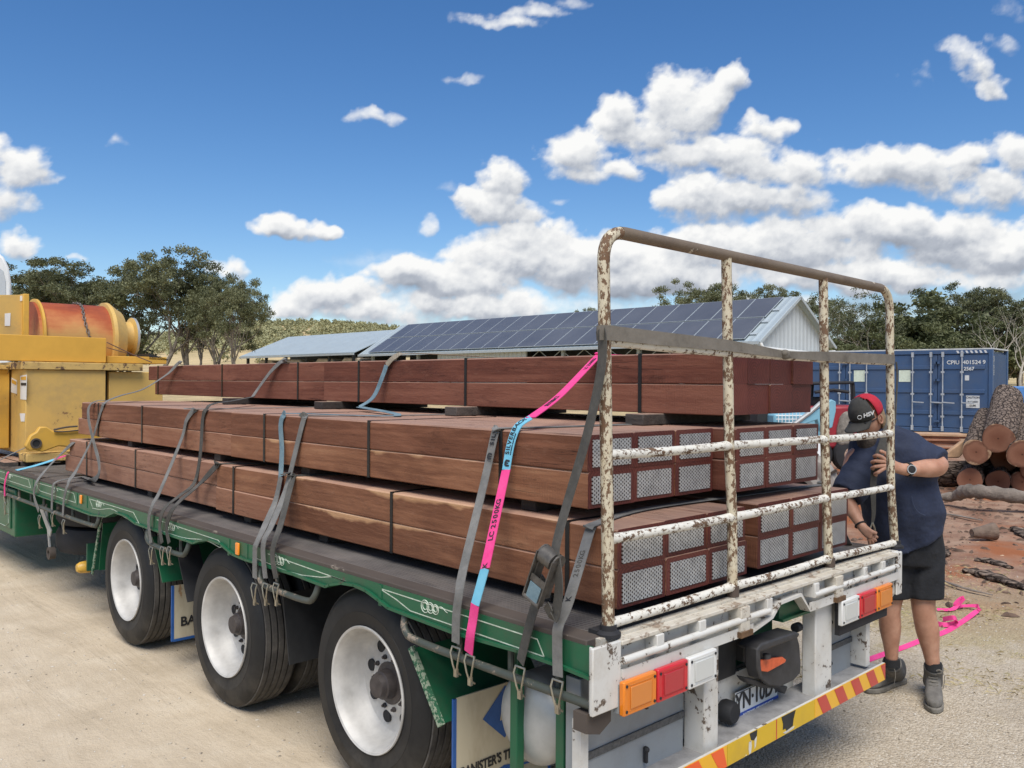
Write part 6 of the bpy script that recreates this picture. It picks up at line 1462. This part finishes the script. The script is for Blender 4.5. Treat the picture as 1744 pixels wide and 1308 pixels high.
# pink strap on the ground
def gp_(u, v, z=.012): return onz(u, v, z)
PS = thing('loose_pink_strap', gp_(1560, 1090), 'bright pink strap lying loosely looped on the ground behind the man', 'strap')
MB().ribbon(smooth_path([gp_(1478, 1124), gp_(1500, 1116), gp_(1540, 1102), gp_(1575, 1088), gp_(1610, 1076), gp_(1640, 1058), gp_(1662, 1042, .03), gp_(1668, 1037, .05), gp_(1664, 1032, .04), gp_(1640, 1032, .02), gp_(1626, 1033, .03), gp_(1630, 1024, .07), gp_(1638, 1018, .10), gp_(1640, 1022, .09), gp_(1630, 1032, .04), gp_(1620, 1038, .02), gp_(1596, 1038, .012)]), .038, .003, wds=[(RT*.2+FW*.9+V(0, 0, .35))]*81).build('webbing', M_PINK, PS)
MB().ribbon(smooth_path([gp_(1590, 1060, .015), gp_(1606, 1064, .02), gp_(1624, 1062, .03), gp_(1630, 1056, .06), gp_(1624, 1052, .09), gp_(1606, 1055, .05)]), .038, .003, wds=[(V(0, 0, 1)+FW*.7)]*26).build('webbing', M_PINK, PS)
# ================================================================== MAN
D0 = 5.28
def pp(u, v, dd=0.): return dep(u, v, D0-dd)
def skin_obj(name, chains, mat, parent, sub=2, smooth=True):
    """chains: list of [(point, radius) or (index-ref)] joined where a point is repeated"""
    vs = []; rs = []; es = []; key = {}
    for ch in chains:
        prev = None
        for p, r in ch:
            k = (round(p[0], 4), round(p[1], 4), round(p[2], 4))
            if k not in key: key[k] = len(vs); vs.append(Vector(p)-ORG[parent.name]); rs.append(r)
            i = key[k]
            if prev is not None: es.append((prev, i))
            prev = i
    me = bpy.data.meshes.new(name); me.from_pydata(vs, es, []); me.materials.append(mat)
    o = bpy.data.objects.new(name, me); COL.objects.link(o); o.parent = parent; ORG[o.name] = ORG[parent.name]
    md = o.modifiers.new('skin', 'SKIN'); md.use_smooth_shade = True
    sv = me.skin_vertices[0].data
    for i, r in enumerate(rs): sv[i].radius = (r, r) if not isinstance(r, tuple) else r; sv[i].use_root = False
    sv[0].use_root = True
    ss = o.modifiers.new('sub', 'SUBSURF'); ss.levels = ss.render_levels = sub
    return o
MAN = thing('person', onz(1560, 1180, 0), 'man in a navy tee, black shorts and red and black cap tightening a strap', 'person')
def skinmat():
    t = NT('sunburnt skin'); c = t.coord('World'); n = t.noise(c, 12, 4, .6); t.base(t.ramp(n, [(.3, (.36, .175, .11)), (.55, (.47, .25, .165)), (.75, (.55, .32, .22))]))
    t.b.inputs['Subsurface Weight'].default_value = .08; t.b.inputs['Subsurface Radius'].default_value = (.02, .008, .004); t.bump(t.noise(c, 160, 3), .15, .002); return t.set(.5, 0, .35)
M_SKIN = skinmat()
pel = pp(1550, 925, .0); bel = pp(1530, 860, .08); che = pp(1515, 790, .08); nk = pp(1502, 738, .10); nk2 = pp(1492, 722, .13)
hd = pp(1483, 712, .16)
shL = pp(1566, 765, .08); elL = pp(1607, 796, .24); wrL = pp(1538, 800, .36); haL = pp(1508, 790, .40)
shR = pp(1455, 768, .12); elR = pp(1438, 845, .20); wrR = pp(1468, 898, .34); haR = pp(1478, 914, .38)
hiL = pp(1570, 945, 0); knL = pp(1572, 1035, .05); caL = pp(1580, 1075, .03); anL = pp(1590, 1140, .02)
hiR = pp(1532, 945, -.03); knR = pp(1514, 1035, .0); caR = pp(1516, 1070, -.03); anR = pp(1519, 1128, -.04)
ch = [[(pel, .10), (bel, .10), (che, .08), (nk, .07), (nk2, .062), (hd, .085)],
      [(che, .08), (shL, .055), (shL.lerp(elL, .5), .058), (elL, .060), (elL.lerp(wrL, .35), .060), (elL.lerp(wrL, .75), .044), (wrL, .035)],
      [(che, .08), (shR, .05), (shR.lerp(elR, .5), .05), (elR, .047), (elR.lerp(wrR, .35), .048), (elR.lerp(wrR, .8), .032), (wrR, .027)],
      [(pel, .11), (hiL, .09), (hiL.lerp(knL, .6), .085), (knL, .070), (caL, .074), (caL.lerp(anL, .55), .050), (anL, .040)],
      [(pel, .11), (hiR, .09), (hiR.lerp(knR, .6), .085), (knR, .068), (caR, .071), (caR.lerp(anR, .55), .047), (anR, .038)]]
# hands: palm, then five fingers curled round what they hold
def hand(wr, pts, fingers):
    ch.append([(wr, .030)]+pts)
    for f in fingers: ch.append([(pts[-1][0], pts[-1][1])]+f)
pL = pp(1512, 792, .385); 
ch.append([(wrL, .030), (pp(1524, 796, .375), (.032)), (pL, .034)])
for i, (v0, v1, u1) in enumerate(((778, 776, 1488), (785, 786, 1484), (792, 796, 1484), (798, 806, 1489))):
    a = pp(1503, v0+1, .415); b_ = pp(u1+6, v1-1, .435); c_ = pp(u1, v1+1, .415); d_ = pp(u1+4, v1+4, .385)
    ch.append([(pL, .034), (a, .0125), (b_, .0105), (c_, .0098), (d_, .0085)])
ch.append([(pp(1524, 796, .375), .032), (pp(1514, 779, .38), .0145), (pp(1505, 770, .39), .0125), (pp(1497, 768, .40), .0105)])
pR = pp(1478, 911, .37)
ch.append([(wrR, .027), (pR, .032)])
for i, (du, dv) in enumerate(((14, 3), (12, 8), (8, 11), (3, 13))):
    ch.append([(pR, .032), (pp(1478+du*.55, 911+dv*.6, .39), .0115), (pp(1478+du, 911+dv, .385), .010), (pp(1478+du*1.15, 911+dv*1.3, .36), .0085)])
ch.append([(pR, .032), (pp(1486, 906, .40), .0125), (pp(1494, 909, .405), .011)])
body = skin_obj('body', ch, M_SKIN, MAN)
# head
hc = pp(1478, 712, .17); fwd = (-RT*.72-FW*.42-UP*.46).normalized(); sd_ = fwd.cross(V(0, 0, 1)).normalized(); upv = sd_.cross(fwd).normalized()
if upv.z < 0: upv = -upv; sd_ = -sd_
def hp(f, s_, u_): return hc+fwd*f+sd_*s_+upv*u_
def headmesh():
    n, m = 22, 28; vs = []; fs = []
    for i in range(n+1):
        t = PI*i/n; z = math.cos(t)*.128
        for k in range(m):
            a = 2*PI*k/m; r = math.sin(t); fx = math.cos(a)*r*.100; sy = math.sin(a)*r*.076
            zz = z-.0
            if z < -.02: q = min(1, (-z-.02)/.1); fx = fx*(1-.15*q)+.018*q; sy *= (1-.22*q)          # jaw
            if fx > .06:
                w_ = math.exp(-(sy/.012)**2); fx += .024*w_*math.exp(-((z+.018)/.022)**2)            # nose
                fx -= .012*math.exp(-((abs(sy)-.032)/.014)**2)*math.exp(-((z-.012)/.014)**2)        # eye sockets
                fx += .006*math.exp(-(sy/.022)**2)*(math.exp(-((z+.052)/.006)**2)+math.exp(-((z+.064)/.006)**2))  # lips
            vs.append(tuple(hp(fx, sy, zz)))
    for i in range(n):
        for k in range(m): fs.append((i*m+k, i*m+(k+1) % m, (i+1)*m+(k+1) % m, (i+1)*m+k))
    return MB().add(vs, fs)
hb = headmesh()
for sg in (-1, 1):
    hb.tube([hp(-.005+.018*math.cos(t), sg*.080, -.005+.028*math.sin(t)) for t in [2*PI*j/12 for j in range(12)]], .007, 6, closed=True); hb.obox(hp(-.004, sg*.077, -.005), fwd*.012, sd_*.004, upv*.02)
hb.build('head', M_SKIN, MAN, smooth=True)
M_HAIR = simple('sandy hair', (.26, .18, .10), .8, var=.4, scale=60, bump=.5, bscale=200)
M_BEARD = simple('dark greying beard', (.065, .05, .04), .9, var=.6, scale=70, bump=.8, bscale=180)
def lump(pts, name, m):
    b = MB()
    for p, r, sc in pts: b.ball(p, r, 14, 10, sc)
    return b.build(name, m, MAN, smooth=True)
def ell(f, s_, u_, rf, rs, ru, name, m, fmin=None, n=18, mm=26, cut=None, jit=0):
    vs = []; fs = []; rg = np.random.RandomState(4)
    for i in range(n+1):
        t = PI*i/n
        for k in range(mm):
            a = 2*PI*k/mm; j = 1+jit*(rg.rand()-.5); x = f+math.cos(a)*math.sin(t)*rf*j; y = s_+math.sin(a)*math.sin(t)*rs*j; z = u_+math.cos(t)*ru*j
            vs.append((x, y, z))
    for i in range(n):
        for k in range(mm):
            q = (i*mm+k, i*mm+(k+1) % mm, (i+1)*mm+(k+1) % mm, (i+1)*mm+k)
            if cut is None or all(cut(*vs[w__]) for w__ in q): fs.append(q)
    o = MB().add([tuple(hp(*p)) for p in vs], fs).build(name, m, MAN, smooth=True, fix=False)
    if cut: md = o.modifiers.new('solid', 'SOLIDIFY'); md.thickness = .004
    return o
ell(-.022, 0, -.005, .088, .082, .118, 'hair', M_HAIR, cut=lambda x, y, z: x < .0, jit=.05)
ell(.052, 0, -.095, .058, .060, .070, 'beard', M_BEARD, jit=.10)
ell(.070, 0, -.150, .035, .040, .060, 'beard', M_BEARD, jit=.12)
BB = MB(); BB.tube(smooth_path([hp(.045, 0, -.07), hp(.065, 0, -.11), hp(.085, 0, -.155)+V(0, 0, -.01), hp(.09, 0, -.19)+V(0, 0, -.03)], 6), [.058-.0000*i if i < 6 else .058*(1-((i-6)/13)**1.6)+.004 for i in range(19)], 20); BB.build('beard', M_BEARD, MAN, smooth=True)
M_CAPD = simple('charcoal cap cloth', (.045, .043, .038), .85, var=.3, scale=25, bump=.2, bscale=300); M_CAPR = simple('red cap mesh', (.42, .012, .03), .8, var=.12, scale=40, bump=.4, bscale=500)
ell(-.002, 0, .045, .112, .092, .108, 'cap_front', M_CAPD, cut=lambda x, y, z: z > .018 and x > .012)
ell(-.002, 0, .045, .110, .090, .106, 'cap_back', M_CAPR, cut=lambda x, y, z: z > .012 and x < .022)
# peak
vs = []; fs = []
for i in range(9):
    q = i/8
    for k in range(15):
        a = -1.0+2.0*k/14; rr = .100+.085*q; x = math.cos(a)*rr*(1+.05*q); y = math.sin(a)*(.088+.004*q); vs.append(hp(x, y, .030-.018*q-.020*(abs(a)**2)*(.4+q*.6)))
for i in range(8):
    for k in range(14): fs.append((i*15+k, i*15+k+1, (i+1)*15+k+1, (i+1)*15+k))
o = MB().add([tuple(p) for p in vs], fs).build('cap_peak', M_CAPD, MAN, smooth=True); md = o.modifiers.new('solid', 'SOLIDIFY'); md.thickness = .005
sC = sd_ if sd_.dot(-FW) > 0 else -sd_
n0 = (fwd*.70+sC*.71).normalized(); tdir = upv.cross(n0).normalized()
if tdir.dot(RT) < 0: tdir = -tdir
M_CPRT = simple('cap print', (.7, .7, .68), .7, var=.05)
q0 = hc+upv*.068+fwd*.078+sC*.062+n0*.006
text_obj('HSV', .030, M_CPRT, 'lettering', MAN, q0+tdir*.014, tdir, upv-n0*.25, ext=.004, bold=.001, sx=1.15, shear=.25)
MB().tube([q0-tdir*.036+tdir*.012*math.cos(t)+upv*.012*math.sin(t) for t in [2*PI*j/14 for j in range(14)]], .002, 5, closed=True).build('cap_badge', M_CPRT, MAN)
b = MB()
for sg in (-1, 1): b.obox(hp(.093, sg*.034, .010), fwd*.006, sd_*.026, upv*.016); b.bar(hp(.088, sg*.062, .012), hp(.0, sg*.085, .012), .004, .007)
b.build('sunglasses', M_BLACK, MAN, bevel=.003)
# shirt
M_SHIRT = simple('navy cotton', (.018, .026, .055), .85, var=.22, scale=5, bump=.5, bscale=9, dist=.03)
M_SHORT = simple('black cotton twill', (.010, .011, .014), .85, var=.3, scale=9, bump=.5, bscale=14, dist=.02)
def loft(secs, m=40, cap=True, seed=0, wr=.010):
    vs = []; fs = []; dn = []
    # resample smoothly
    P = []
    for i in range(len(secs)-1):
        for k in range(5):
            t = k/5; t2 = t*t*(3-2*t) if False else t; P.append([a*(1-t2)+b_*t2 for a, b_ in zip(secs[i], secs[i+1])])
    P.append(list(secs[-1])); n = len(P)
    for i, (v, uL, uR, dd, rd) in enumerate(P):
        c = pp((uL+uR)/2, v, dd); hw = (pp(uR, v, dd)-pp(uL, v, dd)).length/2
        for k in range(m):
            a = 2*PI*k/m; ex = abs(math.cos(a))**.85*(1 if math.cos(a) > 0 else -1); ey = abs(math.sin(a))**.85*(1 if math.sin(a) > 0 else -1)
            wob = wr*(float(fbm(np.array(a*2.2+seed), np.array(i*.16+v*.004), 3, 13))-.5)*2
            q = c+RT*ex*(hw+wob*.4)-FW*ey*(rd+wob); vs.append((q.x, q.y, q.z))
    for i in range(n-1):
        for k in range(m): fs.append((i*m+k, i*m+(k+1) % m, (i+1)*m+(k+1) % m, (i+1)*m+k))
    fs += [tuple(range(m-1, -1, -1)), tuple((n-1)*m+k for k in range(m))]
    return vs, fs
sh = MB(); vs, fs = loft([(922, 1492, 1598, -.0, .19), (900, 1482, 1600, .0, .20), (868, 1472, 1600, .03, .215), (835, 1462, 1593, .05, .21), (800, 1452, 1587, .07, .19), (772, 1446, 1588, .08, .17), (752, 1450, 1580, .09, .15), (738, 1464, 1562, .10, .12), (727, 1482, 1530, .11, .085), (720, 1488, 1518, .115, .07)], wr=.034)
# hem slants up to the right of the picture
vs = [(x, y, z+ (max(0, 1-(z-.93)/.25)*(.11*((V(x, y, 0)-V(pel.x, pel.y, 0)).dot(RT))/.2) if z < 1.15 else 0)) for x, y, z in vs]
sh.add(vs, fs)
def sleeve(a, b_, r0, r1):
    a = Vector(a); b_ = Vector(b_); n = 12; ps = [a.lerp(b_, i/n) for i in range(n+1)]
    sh.tube(ps, [r0*(1-i/n)+r1*i/n+.004*math.sin(i*2.1) for i in range(n+1)], 22, caps=True)
sleeve(shL.lerp(che, .35)+V(0, 0, .01), shL.lerp(elL, .88), .105, .098)
sleeve(shR.lerp(che, .45)-FW*.03, shR.lerp(elR, .97)-FW*.03, .122, .098)
o = sh.build('shirt', M_SHIRT, MAN, smooth=True, fix=True)
rm_ = o.modifiers.new('remesh', 'REMESH'); rm_.mode = 'VOXEL'; rm_.voxel_size = .012; rm_.use_smooth_shade = True
sm_ = o.modifiers.new('smooth', 'SMOOTH'); sm_.iterations = 5; sm_.factor = .5
MB().tube(smooth_path([pp(1553, 846, .275), pp(1556, 860, .272), pp(1564, 872, .268), pp(1576, 878, .262)]), .0022, 6).build('shirt_seam', simple('navy seam', (.04, .055, .10), .8, var=.1), MAN)
# shorts
so_ = MB()
so_.add(*loft([(892, 1512, 1598, .0, .16), (930, 1506, 1603, .0, .165), (958, 1500, 1604, .0, .15)], seed=3, wr=.012))
def leg(p, seed):
    so_.add(*loft(p, seed=seed, wr=.014))
leg([(945, 1548, 1603, .0, .13), (980, 1543, 1604, .02, .125), (1016, 1540, 1604, .03, .115)], 5)
leg([(945, 1500, 1556, -.03, .13), (980, 1494, 1548, -.02, .12), (1016, 1488, 1544, -.01, .115)], 6)
o = so_.build('shorts', M_SHORT, MAN, smooth=True, fix=True); rm_ = o.modifiers.new('remesh', 'REMESH'); rm_.mode = 'VOXEL'; rm_.voxel_size = .011; rm_.use_smooth_shade = True; sm_ = o.modifiers.new('smooth', 'SMOOTH'); sm_.iterations = 4
# boots
M_BOOT = simple('worn grey suede', (.135, .125, .11), .9, var=.35, scale=12, bump=.4, bscale=90); M_SOLE = simple('dusty sole', (.17, .155, .13), .9, var=.3, scale=20); M_SOCK = simple('black sock', (.015, .015, .016), .95, var=.2)
def boot(an, heel, toe, lab):
    d = (toe-heel); d.z = 0; L = d.length; d.normalize(); s_ = d.cross(V(0, 0, 1)); h0 = heel.copy(); h0.z = gh(heel.x, heel.y)
    # x along foot, half width, height
    secs = [(-.02, .030, .03, .09), (.00, .040, .0, .135), (.05, .044, 0, .150), (.10, .044, 0, .135), (.15, .046, 0, .105), (.20, .050, 0, .085), (.25, .050, 0, .070), (.285, .040, .0, .055), (.305, .018, .01, .035)]
    k = L/.29; vs = []; fs = []; m = 16
    for x, w_, z0, z1 in secs:
        for j in range(m):
            a = 2*PI*j/m; cx, cy = math.cos(a), math.sin(a); q = h0+d*x*k+s_*(math.copysign(abs(cx)**.7, cx)*w_)+V(0, 0, .026+z0*.3+(z1-.0)*(.5+.5*math.copysign(abs(cy)**.8, cy))); vs.append(tuple(q))
    for i in range(len(secs)-1):
        for j in range(m): fs.append((i*m+j, i*m+(j+1) % m, (i+1)*m+(j+1) % m, (i+1)*m+j))
    fs += [tuple(range(m)), tuple((len(secs)-1)*m+j for j in range(m-1, -1, -1))]
    b = MB().add(vs, fs); top = an.copy(); top.z = h0.z+.205; base = h0+d*.045*k+V(0, 0, .07)
    b.tube([base, base.lerp(top, .5)+d*.004, top], [.058, .054, .057], 18)
    ub = b.build('boot', M_BOOT, MAN, smooth=True); rm2 = ub.modifiers.new('remesh', 'REMESH'); rm2.mode = 'VOXEL'; rm2.voxel_size = .006; rm2.use_smooth_shade = True; q = ub.modifiers.new('s', 'SMOOTH'); q.iterations = 3
    # sole
    out = [(-.03, .028), (-.01, .042), (.08, .040), (.14, .043), (.21, .055), (.27, .050), (.30, .032), (.318, .012)]
    pl_ = [h0+d*x*k+s_*w_ for x, w_ in out]+[h0+d*x*k-s_*w_ for x, w_ in reversed(out)]
    MB().prism([p+V(0, 0, .002) for p in pl_], (0, 0, .030)).build('sole', M_SOLE, ub, bevel=.006)
    lc = MB()
    for i in range(6):
        q = h0+d*(.185-.022*i)*k+V(0, 0, .108+.014*i+.0*i); 
        if i > 2: q = base.lerp(top, .25+.2*(i-3))+d*.060+V(0, 0, .0)
        lc.tube([q-s_*.026+d*.004, q+V(0, 0, .006)+d*.014, q+s_*.026+d*.004+V(0, 0, .008)], .003, 5); lc.tube([q+s_*.026+d*.004, q+V(0, 0, .006)+d*.015, q-s_*.026+d*.004+V(0, 0, .010)], .003, 5)
    q = base.lerp(top, .85)+d*.062
    lc.tube(smooth_path([q, q-s_*.04+V(0, 0, .01), q-s_*.06-V(0, 0, .03), q-s_*.05-V(0, 0, .10)]), .0022, 5); lc.tube(smooth_path([q, q-s_*.03+V(0, 0, .018), q-s_*.05+V(0, 0, .0), q-s_*.02-V(0, 0, .006)]), .0022, 5)
    lc.build('laces', M_SOLE, ub)
    MB().tube([top-V(0, 0, .02), top+V(0, 0, .025)], [.050, .046], 18).build('sock', M_SOCK, MAN, smooth=40)
g1 = pp(1588, 1150, -.02); g1.z = 0; boot(anL, onz(1588, 1176, .0), onz(1591, 1213, .0), 'front')
boot(anR, onz(1533, 1163, .0), onz(1481, 1180, .0), 'rear')
# watch, bracelet
wd_ = (wrL-elL).normalized(); wc_ = wrL.lerp(elL, .12)
MB().lathe([(.040, -.011), (.042, 0), (.040, .011)], wc_, wd_, 24).build('watch_strap', M_BLACK, MAN, smooth=50)
fdir = (-FW+V(0, 0, .1)).normalized(); MB().lathe([(.021, .034), (.026, .036), (.026, .046), (.022, .048), (0, .048)], wc_, fdir, 28).build('watch_face', M_BLACK, MAN, smooth=35)
MB().lathe([(.0215, .047), (.0265, .046), (.0265, .050), (.0215, .050)], wc_, fdir, 28, closed=True).build('watch_bezel', M_ALU, MAN, smooth=35)
MB().lathe([(.034, -.004), (.036, 0), (.034, .004)], wrR.lerp(elR, .08), (wrR-elR).normalized(), 20).build('wrist_band', M_BLACK, MAN, smooth=50)
# the strap he pulls
hs_ = thing('hand_strap', pp(1490, 800, .30), 'dark strap the man pulls tight between his hands by the right gate post', 'strap', 'webbing tie-down straps over the load')
MB().ribbon(smooth_path([pp(1520, 712, .32), pp(1517, 722, .34), pp(1511, 735, .37), pp(1501, 765, .395), pp(1491, 795, .395), pp(1487, 830, .38), pp(1488, 870, .36), pp(1486, 890, .35)]), [.05]*16+[.05-.0018*i for i in range(20)], .004, wds=[RT]*36).build('webbing', M_WEBD, hs_)
b = MB(); q = pp(1486, 890, .35)
for sg in (-1, 1): b.tube([q, q+RT*.012*sg-V(0, 0, .03), q+RT*.020*sg-V(0, 0, .075), q+RT*.006*sg-V(0, 0, .10)], .0045, 6)
b.build('hook', M_ZINC, hs_, smooth=50)
